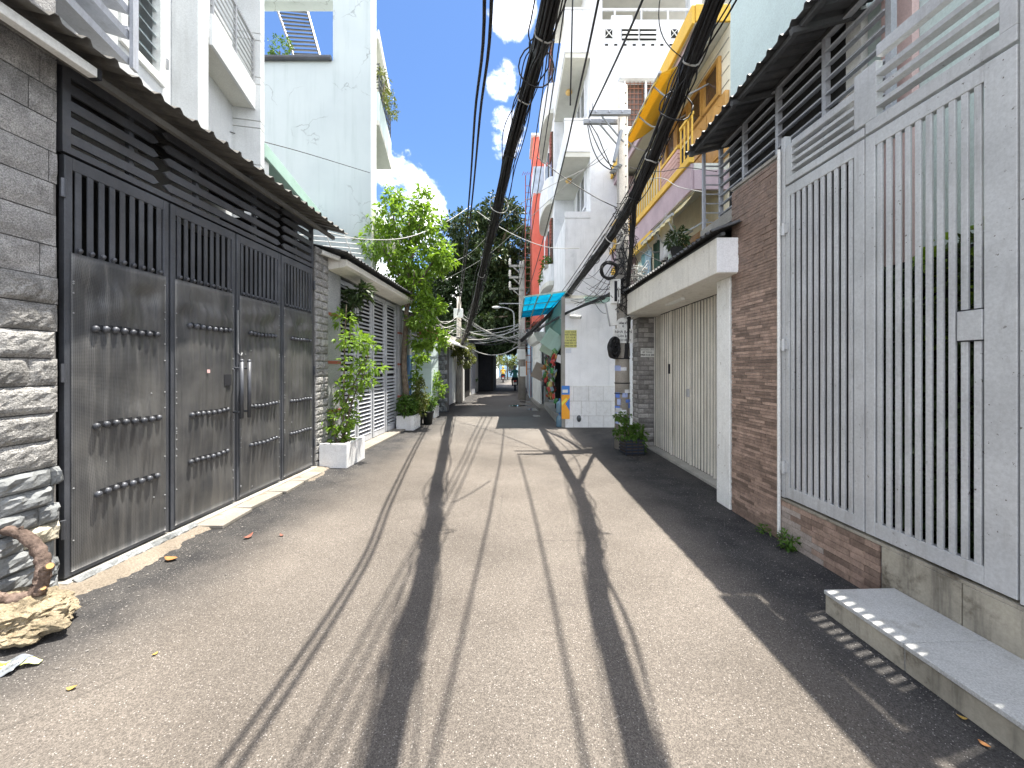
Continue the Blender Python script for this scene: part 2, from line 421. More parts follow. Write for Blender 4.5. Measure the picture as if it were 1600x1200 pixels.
# ---------------------------------------------------------------- mesh helpers
class MB:
    def __init__(s):
        s.v = []
        s.f = []
        s.mi = []
        s.cur = 0

    def add(s, vs, fs):
        o = len(s.v)
        s.v.extend([tuple(q) for q in vs])
        s.f.extend([tuple(i + o for i in f) for f in fs])
        s.mi.extend([s.cur] * len(fs))
        return s

    def box(s, x0, x1, y0, y1, z0, z1):
        vs = [(x, y, z) for z in (z0, z1) for y in (y0, y1) for x in (x0, x1)]
        return s.add(vs, [(0, 2, 3, 1), (4, 5, 7, 6), (0, 1, 5, 4), (2, 6, 7, 3), (0, 4, 6, 2), (1, 3, 7, 5)])

    def obox(s, c, a, b, d):
        c, a, b, d = map(Vector, (c, a, b, d))
        vs = [c + a * i + b * j + d * k for k in (-1, 1) for j in (-1, 1) for i in (-1, 1)]
        return s.add(vs, [(0, 2, 3, 1), (4, 5, 7, 6), (0, 1, 5, 4), (2, 6, 7, 3), (0, 4, 6, 2), (1, 3, 7, 5)])

    def bar(s, p, q, w, h, up=(0, 0, 1)):
        p, q = Vector(p), Vector(q)
        ax = (q - p).normalized()
        up = Vector(up)
        if abs(ax.dot(up)) > 0.98:
            up = Vector((1, 0, 0))
        sd = ax.cross(up).normalized()
        u = sd.cross(ax)
        return s.obox((p + q) / 2, (q - p) / 2, sd * w / 2, u * h / 2)

    def tube(s, pts, r, n=8, cap=True):
        pts = [Vector(q) for q in pts]
        k = len(pts)
        rs = r if isinstance(r, (list, tuple)) else [r] * k
        ref = Vector((0.13, 0.31, 0.94)).normalized()
        vs = []
        for i, q in enumerate(pts):
            tg = (pts[min(i + 1, k - 1)] - pts[max(i - 1, 0)]).normalized()
            a = tg.cross(ref)
            if a.length < 0.05:
                a = tg.cross(Vector((1, 0, 0)))
            a.normalize()
            b = tg.cross(a)
            for j in range(n):
                th = 2 * math.pi * j / n
                vs.append(q + (a * math.cos(th) + b * math.sin(th)) * rs[i])
        fs = [(i * n + j, i * n + (j + 1) % n, (i + 1) * n + (j + 1) % n, (i + 1) * n + j) for i in range(k - 1) for j in range(n)]
        if cap:
            fs.append(tuple(range(n - 1, -1, -1)))
            fs.append(tuple((k - 1) * n + j for j in range(n)))
        return s.add(vs, fs)

    def prism(s, pts, vec):
        """closed polygon (3d points) extruded by vec"""
        pts = [Vector(q) for q in pts]
        n = len(pts)
        vec = Vector(vec)
        vs = pts + [q + vec for q in pts]
        fs = [tuple(range(n - 1, -1, -1)), tuple(range(n, 2 * n))]
        fs += [(i, (i + 1) % n, n + (i + 1) % n, n + i) for i in range(n)]
        return s.add(vs, fs)

    def grid(s, fn, nu, nv):
        vs = [fn(i / nu, j / nv) for j in range(nv + 1) for i in range(nu + 1)]
        fs = [(j * (nu + 1) + i, j * (nu + 1) + i + 1, (j + 1) * (nu + 1) + i + 1, (j + 1) * (nu + 1) + i) for j in range(nv) for i in range(nu)]
        return s.add(vs, fs)

    def sheet(s, fn, nu, nv, th):
        """grid with thickness th (vector)"""
        th = Vector(th)
        a = len(s.v)
        s.grid(fn, nu, nv)
        s.grid(lambda u, v: Vector(fn(u, v)) + th, nu, nv)
        m = (nu + 1) * (nv + 1)
        rim = []
        for i in range(nu):
            rim += [(i, i + 1, m + i + 1, m + i), (nv * (nu + 1) + i, nv * (nu + 1) + i + 1, m + nv * (nu + 1) + i + 1, m + nv * (nu + 1) + i)]
        for j in range(nv):
            rim += [(j * (nu + 1), (j + 1) * (nu + 1), m + (j + 1) * (nu + 1), m + j * (nu + 1)),
                    (j * (nu + 1) + nu, (j + 1) * (nu + 1) + nu, m + (j + 1) * (nu + 1) + nu, m + j * (nu + 1) + nu)]
        s.f.extend([tuple(i + a for i in f) for f in rim])
        s.mi.extend([s.cur] * len(rim))
        return s

    def lathe(s, prof, c=(0, 0, 0), n=16):
        c = Vector(c)
        vs = [c + Vector((r * math.cos(2 * math.pi * j / n), r * math.sin(2 * math.pi * j / n), z)) for r, z in prof for j in range(n)]
        k = len(prof)
        fs = [(i * n + j, i * n + (j + 1) % n, (i + 1) * n + (j + 1) % n, (i + 1) * n + j) for i in range(k - 1) for j in range(n)]
        fs += [tuple(range(n - 1, -1, -1)), tuple((k - 1) * n + j for j in range(n))]
        return s.add(vs, fs)

    def ell(s, c, r, nu=10, nv=7):
        c = Vector(c)
        return s.lathe([(0.02 + math.sin(math.pi * i / nv), -math.cos(math.pi * i / nv)) for i in range(nv + 1)], (0, 0, 0), nu)._scale_last(nu * (nv + 1), c, r)

    def _scale_last(s, n, c, r):
        for i in range(len(s.v) - n, len(s.v)):
            q = s.v[i]
            s.v[i] = (c[0] + q[0] * r[0], c[1] + q[1] * r[1], c[2] + q[2] * r[2])
        return s

    def mesh(s, name, mats, smooth=False):
        me = bpy.data.meshes.new(name)
        me.from_pydata(s.v, [], s.f)
        for mt in (mats if isinstance(mats, (list, tuple)) else [mats]):
            me.materials.append(M[mt] if isinstance(mt, str) else mt)
        if any(s.mi):
            me.polygons.foreach_set('material_index', s.mi)
        if smooth:
            me.polygons.foreach_set('use_smooth', [True] * len(s.f))
        me.update()
        return me

    def build(s, name, mats, parent=None, smooth=False, bev=0, **kw):
        return link(name, s.mesh(name, mats, smooth), parent, bev=bev, **kw)


def link(name, me, parent=None, loc=(0, 0, 0), rot=(0, 0, 0), sc=None, label=None, cat=None, group=None, kind=None, bev=0):
    o = bpy.data.objects.new(name, me)
    COL.objects.link(o)
    o.location = loc
    o.rotation_euler = rot
    if sc:
        o.scale = sc
    if parent is not None:
        o.parent = parent
    if label:
        o['label'] = label
    if cat:
        o['category'] = cat
    if group:
        o['group'] = group
    if kind:
        o['kind'] = kind
    if bev:
        b = o.modifiers.new('bevel', 'BEVEL')
        b.width = bev
        b.segments = 2
        b.limit_method = 'ANGLE'
    return o


def thing(name, label, cat, loc=(0, 0, 0), ang=0.0, group=None):
    return link(name, None, None, loc, (0, 0, ang), None, label, cat, group)


def struct(name, mb, mat, **kw):
    return mb.build(name, mat, kind='structure', **kw)


def text(name, s, size, mat, parent, loc, rot=(rad(90), 0, 0), align='CENTER', ext=0.002, bold=0.0):
    cu = bpy.data.curves.new(name, 'FONT')
    cu.body = s
    cu.size = size
    cu.align_x = align
    cu.align_y = 'CENTER'
    cu.extrude = ext
    cu.offset = bold
    cu.resolution_u = 2
    o = bpy.data.objects.new(name, cu)
    COL.objects.link(o)
    dg = bpy.context.evaluated_depsgraph_get()
    me = bpy.data.meshes.new_from_object(o.evaluated_get(dg))
    bpy.data.objects.remove(o)
    me.materials.clear()
    me.materials.append(M[mat] if isinstance(mat, str) else mat)
    return link(name, me, parent, loc, rot)


def spline(pts, n):
    pts = [Vector(q) for q in pts]
    out = []
    k = len(pts) - 1
    for i in range(n + 1):
        u = i / n * k
        a = min(int(u), k - 1)
        f = u - a
        p0, p1, p2, p3 = pts[max(a - 1, 0)], pts[a], pts[a + 1], pts[min(a + 2, k)]
        out.append(0.5 * (2 * p1 + (p2 - p0) * f + (2 * p0 - 5 * p1 + 4 * p2 - p3) * f * f + (3 * p1 - p0 - 3 * p2 + p3) * f ** 3))
    return out


def at(px, py, Y):
    """point at distance Y along the lane seen in that direction from the eye"""
    return Vector(((px - 800) / 600 * Y, Y, EYE + (575 - py) / 600 * Y))


def leaves(parent, lobes, n, size, mat, seed=1, name='foliage', per=5, wide=0.42, droop=0.35, shell=0.55, origin=(0, 0, 0), spread=1.0):
    """leaf sprays spread through ellipsoid lobes (cx,cy,cz,rx,ry,rz,weight), each leaf a folded two-sided blade"""
    rng = np.random.default_rng(seed)
    L = np.array(lobes, float)
    wt = L[:, 6] / L[:, 6].sum()
    k = max(1, n // per)
    idx = rng.choice(len(L), k, p=wt)
    dirs = rng.normal(size=(k, 3))
    dirs /= np.linalg.norm(dirs, axis=1)[:, None]
    rr = shell + (1 - shell) * rng.random(k) ** 0.6
    rr *= rng.uniform(0.72, 1.12, k)
    ctr = L[idx, :3] + dirs * L[idx, 3:6] * rr[:, None]
    ctr = np.repeat(ctr, per, 0)
    od = np.repeat(dirs, per, 0)
    N = len(ctr)
    a = od * 0.8 + rng.normal(size=(N, 3)) * spread
    a[:, 2] -= droop
    a /= np.linalg.norm(a, axis=1)[:, None]
    up = rng.normal(size=(N, 3)) * 0.5 + np.array([0, 0, 1.0])
    sd = np.cross(a, up)
    sd /= np.linalg.norm(sd, axis=1)[:, None] + 1e-9
    nm = np.cross(sd, a)
    ln = size * rng.uniform(0.65, 1.3, N)[:, None]
    base = ctr + a * ln * 0.15
    mid = base + a * ln * 0.5
    tip = base + a * ln - np.array([0, 0, 1]) * ln * 0.18
    lw = ln * wide * 0.5
    vl = mid + sd * lw + nm * lw * 0.35
    vr = mid - sd * lw + nm * lw * 0.35
    V = np.stack([base, vl, tip, vr], 1).reshape(-1, 3) - np.array(origin)
    i = np.arange(N)[:, None] * 4
    F = np.concatenate([i + np.array([[0, 1, 2]]), i + np.array([[0, 2, 3]])], 0)
    me = bpy.data.meshes.new(name)
    me.vertices.add(len(V))
    me.vertices.foreach_set('co', V.astype(np.float32).ravel())
    me.loops.add(F.size)
    me.loops.foreach_set('vertex_index', F.astype(np.int32).ravel())
    me.polygons.add(len(F))
    me.polygons.foreach_set('loop_start', np.arange(0, F.size, 3, dtype=np.int32))
    me.update(calc_edges=True)
    me.materials.append(M[mat])
    return link(name, me, parent, kind='stuff')


def wave(u, amp):
    u = u % 1.0
    q = [0, 0, 1, 1, 0, 0]
    pp = [0, 0.3, 0.42, 0.58, 0.7, 1.0]
    for i in range(5):
        if u <= pp[i + 1]:
            f = (u - pp[i]) / (pp[i + 1] - pp[i])
            return amp * (q[i] + (q[i + 1] - q[i]) * f)
    return 0


def corrugated(mb, o, ux, uy, L, R, pitch, amp, per=8, rows=2, jit=0.0, th=0.004):
    """ribbed sheet: ribs repeat along ux over length L, run along uy over R"""
    o, ux, uy = Vector(o), Vector(ux).normalized(), Vector(uy).normalized()
    nz = ux.cross(uy).normalized()
    if nz.z < 0:
        nz = -nz
    k = int(L / pitch) * per

    def fn(u, v):
        s = u * L
        q = o + ux * s + uy * (v * R)
        j = (mnoise.noise(Vector((s * 1.7, v * R * 1.7, 3.3))) * jit) if jit else 0
        return q + nz * (wave(s / pitch, amp) + j)
    return mb.sheet(fn, k, rows, nz * th)


# left frontage: local x runs up the lane, local -y faces the lane
OL = Vector((-3.16, 2.68, 0))
DL = Vector((0.04, 1, 0)).normalized()
NL = Vector((-DL.y, DL.x, 0))
AL = math.atan2(DL.y, DL.x)


def LP(s, y=0, z=0):
    return OL + DL * s + NL * y + Vector((0, 0, z))


# right frontage: local x runs back towards the viewer, local -y faces the lane
OR_ = Vector((2.41, 3.44, 0))
DR = Vector((0.042, -1, 0)).normalized()
NR = Vector((-DR.y, DR.x, 0))
AR = math.atan2(DR.y, DR.x)


def RP(s, y=0, z=0):
    return OR_ + DR * s + NR * y + Vector((0, 0, z))


# ---------------------------------------------------------------- ground
struct('ground', MB().box(-400, 400, -60, 900, -0.5, -0.03), 'ground')
rd = MB()
rd.grid(lambda u, v: (-12 + 24 * u, -6 + 80 * v, 0.004 * mnoise.noise(Vector((u * 11, v * 30, 0)))), 60, 160)
struct('road', rd, 'asphalt')
# strip of dirt and broken mortar at the foot of the left frontage
dv = MB()


def dirt_fn(u, v):
    s = -1.6 + 5.6 * u
    wdt = 0.30 + 0.16 * mnoise.noise(Vector((s * 1.6, 5, 0))) + 0.07 * mnoise.noise(Vector((s * 7, 5, 0))) + 0.04 * mnoise.noise(Vector((s * 23, 8, 0)))
    q = LP(s, -wdt * v + 0.05)
    return (q.x, q.y, 0.014 + 0.03 * (1 - v) ** 0.7 + 0.012 * mnoise.noise(Vector((s * 9, v * 4, 1))) - 0.03 * (v > 0.99))


dv.grid(dirt_fn, 260, 6)
dv.build('dirt_strip', 'dirt', kind='structure', smooth=True)
# ================================================================ LEFT FRONTAGE
def rough_block(name, w, h, d, mat, rough, seed, nu=7, nv=5):
    """split-face stone: flat back, broken face on local -y"""
    mb = MB()

    def fn(u, v):
        e = min(u, 1 - u, v, 1 - v) * 6
        k = min(1, e)
        n = mnoise.noise(Vector((u * w * 14 + seed * 7.3, v * h * 16, seed))) + 0.6 * mnoise.noise(Vector((u * w * 34, v * h * 40 + seed, seed)))
        return ((u - 0.5) * w, -d * (0.45 + 0.55 * k) - rough * n * (0.35 + 0.65 * k), (v - 0.5) * h)
    mb.grid(fn, nu, nv)
    # close the sides with a plain body behind the face
    mb.box(-w / 2 + .001, w / 2 - .001, -d * 0.42, 0.004, -h / 2 + .001, h / 2 - .001)
    return mb.mesh(name, mat)


wall = thing('stone_wall', 'tall grey wall of rough split stone blocks at the left edge beside the black gate', 'wall', LP(0), AL)
MB().box(-2.6, -0.02, 0.0, 0.3, 0, 3.95).build('wall_core', 'mortar', wall)
ST = {}
for i in range(4):
    ST['rough', i] = rough_block('stone', 0.42, 0.185, 0.045, 'granite', 0.010, i + 1, 12, 8)
    ST['flat', i] = rough_block('stone', 0.62, 0.215, 0.03, 'granite_flat', 0.003, i + 11, 4, 3)
    ST['slate', i] = rough_block('stone', 0.34, 0.125, 0.06, 'slate', 0.028, i + 21)
    ST['sand', i] = rough_block('stone', 0.34, 0.125, 0.06, 'sand_slate', 0.025, i + 31)
z = 0.0
row = 0
while z < 3.93:
    kind = 'slate' if z < 0.78 else ('rough' if z < 2.1 else 'flat')
    w_, h_ = {'slate': (0.34, 0.125), 'rough': (0.42, 0.185), 'flat': (0.62, 0.215)}[kind]
    s = -2.6
    first = random.uniform(0.35, 1.0)
    while s < -0.03:
        ww = min(w_ * (first if s == -2.6 else random.uniform(0.75, 1.15)), -0.025 - s)
        if ww > 0.04:
            kk = 'sand' if kind == 'slate' and random.random() < 0.16 else kind
            me = ST[kk, random.randrange(4)]
            link('stone', me, wall, (s + ww / 2, 0, z + h_ / 2), (0, 0, 0), (ww / w_ * 0.985, random.uniform(0.88, 1.14), 0.965))
        s += ww
    z += h_
    row += 1

# ---- black folding gate
gate = thing('black_gate', 'tall black folding metal gate with four perforated sheet leaves and slotted tops', 'gate', LP(0.0), AL)
LW = [(0.03, 0.82), (0.84, 1.62), (1.64, 2.41), (2.43, 3.17)]
GB, GT = 0.06, 3.06
knob_me = MB().lathe([(0.006, -0.03), (0.02, -0.022), (0.024, 0.0), (0.017, 0.014), (0.006, 0.02)], (0, 0, 0), 8).mesh('knob', 'black_metal', True)
hole_me = MB().box(-0.019, 0.019, -0.001, 0.001, -0.017, 0.017).mesh('vent_hole', 'dark')
bar_cache = {}
for li, (a, b) in enumerate(LW):
    f = MB()
    st = 0.05
    f.box(a, a + st, 0, 0.045, GB, GT)
    f.box(b - st, b, 0, 0.045, GB, GT)
    f.box(a + st, b - st, 0.001, 0.044, GT - 0.09, GT)
    f.box(a + st, b - st, 0.001, 0.044, GB, GB + 0.05)
    f.box(a + st, b - st, 0.001, 0.044, 2.30, 2.36)
    leaf = f.build('gate_leaf', 'black_metal', gate, bev=0.004)
    nb = 9
    slot = (b - a - 2 * st)
    bw = slot / (nb * 2 - 1) * 0.98
    key = round(bw, 3)
    if key not in bar_cache:
        bar_cache[key] = MB().box(-bw / 2, bw / 2, 0.004, 0.012, 2.36, GT - 0.09).mesh('bar', 'black_metal')
    for k in range(nb):
        link('bar', bar_cache[key], leaf, (a + st + slot * (k + 0.5) / nb, 0, 0))
        link('knob', knob_me, leaf, (a + st + slot * (k + 0.5) / nb, -0.012, 2.405), (rad(20), 0, 0), (0.7, 0.7, 0.7))

    def sfn(u, v, a=a, b=b, li=li):
        X = a + 0.035 + (b - a - 0.07) * u
        Z = GB + 0.03 + (2.375 - GB - 0.03) * v
        e = min(1, min(u, 1 - u) * 7, (1 - v) * 9, v * 9)
        n = 0.028 * mnoise.noise(Vector((X * 2.3, Z * 2.2, li * 5.1))) + 0.008 * mnoise.noise(Vector((X * 6, Z * 3.5, li * 3.7)))
        n += 0.0035 * math.cos(2 * math.pi * (X - a) / 0.086)
        if v > 0.8:
            n += 0.075 * math.sin((v - 0.8) / 0.2 * math.pi) * mnoise.noise(Vector((X * 4.1, Z * 7, li + 9.2)))
        return (X, -0.008 - e * (0.010 + n), Z)
    sh = MB().sheet(sfn, 36, 48, (0, 0.004, 0)).build('perforated_sheet', 'perforated', leaf, smooth=True)
    rows = [1.86, 1.13, 0.62] if li == 0 else [1.97, 1.11, 0.66]
    for rz in rows:
        nk = 8
        for k in range(nk):
            X = a + 0.17 + (b - a - 0.30) * k / (nk - 1)
            tilt = 0.005 * math.sin(k * 0.9 + li)
            yy = sfn((X - a - 0.035) / (b - a - 0.07), (rz - GB - 0.03) / (2.375 - GB - 0.03))[1]
            link('knob', knob_me, leaf, (X, yy - 0.016, rz - 0.012 + tilt), (rad(25), 0, 0))
            if k < nk - 1:
                X2 = X + (b - a - 0.30) / (nk - 1) / 2
                link('vent_hole', hole_me, leaf, (X2, yy - 0.008, rz + tilt))
    sc_ = MB()
    for q in range(26):
        sc_.ell((random.choice([a + 0.045, b - 0.05, random.uniform(a + .1, b - .1)]), -0.012, random.uniform(0.15, 2.3)), (0.006, 0.006, 0.006), 6, 4)
    sc_.build('screw_heads', 'galv', leaf, kind='stuff')
# long pull handles, lock box, hinge lugs
for sx_ in (1.585, 1.70):
    h = MB()
    h.tube([(sx_, -0.10, 0.99), (sx_, -0.10, 1.62)], 0.02, 12)
    h.tube([(sx_, -0.10, 1.55), (sx_, 0.0, 1.55)], 0.012, 8)
    h.tube([(sx_, -0.10, 1.06), (sx_, 0.0, 1.06)], 0.012, 8)
    h.ell((sx_, -0.10, 1.63), (0.022, 0.022, 0.02), 8, 6)
    h.build('pull_handle', 'black_metal', gate, smooth=True)
MB().box(1.43, 1.53, -0.026, -0.012, 1.36, 1.48).build('lock_opening', 'dark', gate)
MB().box(1.20, 1.235, -0.035, -0.033, 1.50, 1.535).build('red_sticker', flat_mat('sticker_pink', (0.75, 0.5, 0.48)), gate)
for zz in (0.35, 1.45, 2.75):
    MB().tube([(0.012, -0.012, zz), (0.012, -0.012, zz + 0.13)], 0.016, 8).build('hinge', 'black_metal', gate)
    MB().tube([(3.19, -0.012, zz), (3.19, -0.012, zz + 0.13)], 0.016, 8).build('hinge', 'black_metal', gate)
MB().bar((1.63, -0.02, 2.2), (1.63, -0.02, 1.72), 0.014, 0.014).tube([(1.63, -0.02, 1.72), (1.66, -0.035, 1.69), (1.68, -0.03, 1.72)], 0.008, 6).build('drop_bolt', 'galv', gate)
# ---- louvre band over the gate
tr = thing('gate_transom', 'black louvre band of pointed horizontal slats above the black folding gate', 'louvre', LP(0.0, 0, 3.08), AL)
fr = MB()
fr.box(0.02, 3.19, 0.0, 0.05, 0.0, 0.05)
fr.box(0.02, 0.07, 0.001, 0.05, 0.05, 0.80)
fr.box(3.14, 3.19, 0.001, 0.05, 0.05, 0.80)
for s in (0.52, 1.16, 1.98, 2.80):
    fr.box(s - 0.02, s + 0.02, 0.032, 0.07, 0.05, 0.80)
fr.build('transom_frame', 'black_metal', tr)
for (a, b) in ((0.07, 0.73), (0.78, 2.41), (2.45, 3.14)):
    pa = a > 0.1
    pb = b < 3.1
    me = MB().prism([(a + (0.0 if not pa else 0), 0, 0.0), (a + (0.05 if pa else 0), 0, -0.035), (b - (0.05 if pb else 0), 0, -0.035), (b, 0, 0.0), (b - (0.05 if pb else 0), 0, 0.035), (a + (0.05 if pa else 0), 0, 0.035)], (0, 0.024, 0)).mesh('slat', 'black_metal')
    for k in range(6):
        link('slat', me, tr, (0, 0.004, 0.115 + k * 0.118), (0, 0, 0))

# ---- corrugated canopy over the gate
rf = thing('canopy_roof', 'rusty brown corrugated metal canopy over the black gate', 'canopy', LP(0.0, 0, 3.5), AL)
mb = MB()
corrugated(mb, (-2.4, -0.41, 0.155), (1, 0, 0), (0, 1, 0.27), 5.86, 2.10, 0.165, 0.034, rows=3, jit=0.014)
mb.build('roof_sheet', 'roof_sheet', rf)
MB().box(-2.4, 3.4, -0.225, -0.185, 0.075, 0.125).build('fascia_bar', 'roof_sheet', rf)
for k in range(3):
    MB().box(-2.4, 3.4, 0.15 + 0.55 * k, 0.20 + 0.55 * k, 0.23 + 0.148 * k, 0.29 + 0.148 * k).build('purlin', 'roof_dark', rf)
for s in (-1.2, 0.0, 1.6, 3.2):
    MB().bar((s, -0.20, 0.15), (s, 1.6, 0.64), 0.05, 0.05).build('rafter', 'roof_dark', rf)
# white batten lamp fixed under the near eave
lt = thing('batten_lamp', 'pale batten light tube under the canopy edge above the stone wall', 'lamp', LP(-0.62, -0.27, 3.58), AL)
MB().box(-0.75, 0.60, -0.035, 0.03, -0.03, 0.035).build('lamp_body', 'white_plastic', lt, bev=0.006)
MB().box(0.60, 0.625, -0.037, 0.032, -0.034, 0.037).build('end_cap', 'dark', lt)
# porch behind the gate (its shade painted into near-black walls)
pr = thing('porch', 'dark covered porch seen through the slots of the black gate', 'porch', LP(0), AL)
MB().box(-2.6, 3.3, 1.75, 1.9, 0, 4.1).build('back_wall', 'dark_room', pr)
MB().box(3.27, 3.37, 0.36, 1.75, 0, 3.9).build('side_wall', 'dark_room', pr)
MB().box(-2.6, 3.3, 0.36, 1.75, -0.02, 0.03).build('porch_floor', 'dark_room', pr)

# ---- threshold slab under the gate
sl = thing('threshold_slab', 'broken pale concrete threshold along the foot of the black gate', 'threshold', LP(0.0), AL)
MB().box(0.0, 3.2, -0.06, 0.25, 0.0, 0.045).build('sill', 'concrete', sl, bev=0.006)
xs = [1.02, 1.5, 2.05, 2.5, 2.95]
for i in range(4):
    yo = -0.30 + 0.05 * random.random()
    MB().prism([(xs[i], -0.065, 0), (xs[i + 1] - 0.008, -0.065, 0), (xs[i + 1] - 0.02, yo, 0), (xs[i] + 0.01, yo + 0.05 * random.uniform(-1, 1), 0)], (0, 0, 0.035)).build('slab', 'sill', sl, bev=0.005)
for i in range(9):
    w_ = random.uniform(0.09, 0.15)
    link('slab', ST['slate', i % 4], sl, (0.1 + i * 0.11, -0.072, 0.03), (rad(-50), 0, 0), (w_ / 0.34, 0.5, 0.5))

# ---- split stone pier right of the gate
pier = thing('stone_pier', 'narrow pale split stone pier between the black gate and the louvred gate', 'pier', LP(3.21), AL)
MB().box(0.0, 0.37, 0.0, 0.33, 0, 3.42).build('pier_core', 'mortar', pier)
z = 0
while z < 3.38:
    s = 0.0
    c = random.choice([0.16, 0.22])
    for ww in (c, 0.37 - c):
        link('stone', ST['rough', random.randrange(4)], pier, (s + ww / 2, 0, z + 0.06), (0, 0, 0), (ww / 0.42 * 0.98, 0.9, 0.62))
        s += ww
    z += 0.118
# camera-facing cheek stones of the pier sit behind the gate leaf; a drain pipe end pokes from its top
MB().tube([(0.1, -0.05, 3.36), (0.34, -0.22, 3.32)], 0.04, 10).build('pipe_stub', 'white_plastic', pier)

# ---- single storey house with louvred gate
hs = thing('louvre_gate_house', 'low house front of grey pebbledash with a white eave gutter over a louvred gate', 'house', LP(3.6), AL)
L0, L1 = 0.0, 3.75
mb = MB()
mb.box(0.0, 0.44, 0.0, 0.3, 0, 3.3)
mb.box(0.44, L1, 0.001, 0.3, 3.16, 3.3)
mb.box(3.53, L1, 0.0, 0.3, 0, 3.16)
mb.box(0, L1, 0.9, 1.0, 0, 3.3)
mb.build('front_wall', 'pebble_wall', hs)
for zz in (0.80, 1.62, 2.42):
    MB().box(-0.003, 0.443, -0.008, 0.05, zz, zz + 0.05).build('red_band', 'red_stripe', hs)
    MB().box(3.527, 3.753, -0.008, 0.05, zz, zz + 0.05).build('red_band', 'red_stripe', hs)
mb = MB()
mb.prism([(-0.02, -0.01, 3.15), (-0.02, -0.28, 3.19), (-0.02, -0.33, 3.22), (-0.02, -0.33, 3.315), (-0.02, -0.01, 3.35)], (L1 + 0.04, 0, 0))
mb.build('eave_strip', 'cream_paint', hs, bev=0.008)
mb = MB()
corrugated(mb, (-0.3, -0.44, 3.36), (1, 0, 0), (0, 1, 0.22), L1 + 0.5, 2.8, 0.13, 0.026, rows=2, jit=0.008)
mb.build('roof', 'roof_dark', hs)
lg = thing('louvred_gate', 'pale grey louvred metal folding gate with four tall slatted leaves', 'gate', LP(4.05), AL)
lw = [(0.0, 0.72), (0.77, 1.48), (1.53, 2.24), (2.29, 3.0)]
slat_me = None
for i, (a, b) in enumerate(lw):
    f = MB()
    f.box(a, a + 0.07, 0.05, 0.09, 0.05, 3.13).box(b - 0.07, b, 0.05, 0.09, 0.05, 3.13)
    f.box(a + 0.07, b - 0.07, 0.051, 0.089, 3.05, 3.13).box(a + 0.07, b - 0.07, 0.051, 0.089, 0.05, 0.17).box(a + 0.07, b - 0.07, 0.051, 0.089, 1.42, 1.49)
    lf = f.build('gate_leaf', 'light_metal', lg, bev=0.004)
    if slat_me is None:
        wv = b - a - 0.14
        slat_me = MB().obox((0, 0, 0), (wv / 2, 0, 0), (0, 0.022, 0.018), (0, -0.004, 0.006)).mesh('slat', 'light_metal')
    for k in range(36):
        zz = 0.20 + k * 0.0805
        if 1.39 < zz < 1.52:
            continue
        link('slat', slat_me, lf, ((a + b) / 2, 0.07, zz))
    MB().box(a - 0.04, b + 0.009, 0.13, 0.14, 0.04, 3.15).build('backing_sheet', 'dark', lf)
    if i == 1:
        MB().bar((b - 0.02, 0.03, 1.25), (b - 0.02, 0.03, 1.5), 0.02, 0.03).build('handle', 'galv', lf)
sl2 = MB().box(0.3, 3.75, -0.25, 0.3, 0.0, 0.04).build('gate_sill', 'sill', hs, bev=0.006)

# ---- white house above the black gate (turned a little off the lane)
WA = math.atan2(0.9756, -0.2195)
WO = Vector((-4.66, 6.4, 0))
wh = thing('white_house', 'white upper house with grooved corner, balcony and louvre window above the black gate', 'house', WO, WA)
# facade with a window hole: local x 0 at far corner, negative towards viewer; -y faces the lane
fx0, fx1 = -6.2, 0.0
wx0, wx1, wz0, wz1 = -2.40, -1.78, 5.02, 6.9
mb = MB()
mb.box(fx0, wx0, 0, 0.25, 3.6, 10).box(wx1, fx1, 0, 0.25, 3.6, 10).box(wx0, wx1, 0.0, 0.25, 3.6, wz0).box(wx0, wx1, 0.0, 0.25, wz1, 10)
mb.box(fx0, fx1, 0.9, 1.0, 3.6, 10)
mb.build('facade', 'house_white', wh)
f = MB()
f.box(wx0 - 0.04, wx0 + 0.05, -0.035, 0.06, wz0 - 0.04, wz1).box(wx1 - 0.05, wx1 + 0.04, -0.035, 0.06, wz0 - 0.04, wz1).box(wx0 + 0.05, wx1 - 0.05, -0.034, 0.06, wz0 - 0.04, wz0 + 0.06)
wn = f.build('window', 'white_plastic', wh, bev=0.006)
gme = MB().obox((0, 0, 0), ((wx1 - wx0) / 2 - 0.055, 0, 0), (0, 0.05, 0.075), (0, -0.003, 0.002)).mesh('glass_louvre', 'glass')
for k in range(12):
    link('glass_louvre', gme, wn, ((wx0 + wx1) / 2, 0.06, wz0 + 0.13 + k * 0.15))
MB().box(wx0 + .05, wx1 - .05, 0.2, 0.22, wz0, wz1).build('curtain', 'blue_sheet', wn)
MB().box(wx1 + 0.03, wx1 + 0.06, -0.055, -0.03, wz0 + 0.2, wz0 + 0.32).build('hinge', 'steel', wn)
# column
MB().box(-1.58, -1.34, -0.30, 0.001, 3.6, 10).build('column', 'house_white', wh, bev=0.01)
# grooved cross wall at the far corner
gx0, gx1 = 0.0, 0.16
z = 3.5
k = 0
while z < 10:
    hgt = 0.12 if k % 2 else 0.62
    MB().box(gx0 + 0.002, gx1, -0.42, 0.30, z + 0.006, z + hgt - 0.006).build('wall_course', 'house_white', wh, bev=0.004)
    z += hgt
    k += 1
MB().box(gx0 + 0.015, gx1 - 0.01, -0.405, 0.28, 3.5, 10).build('groove_core', 'concrete', wh)
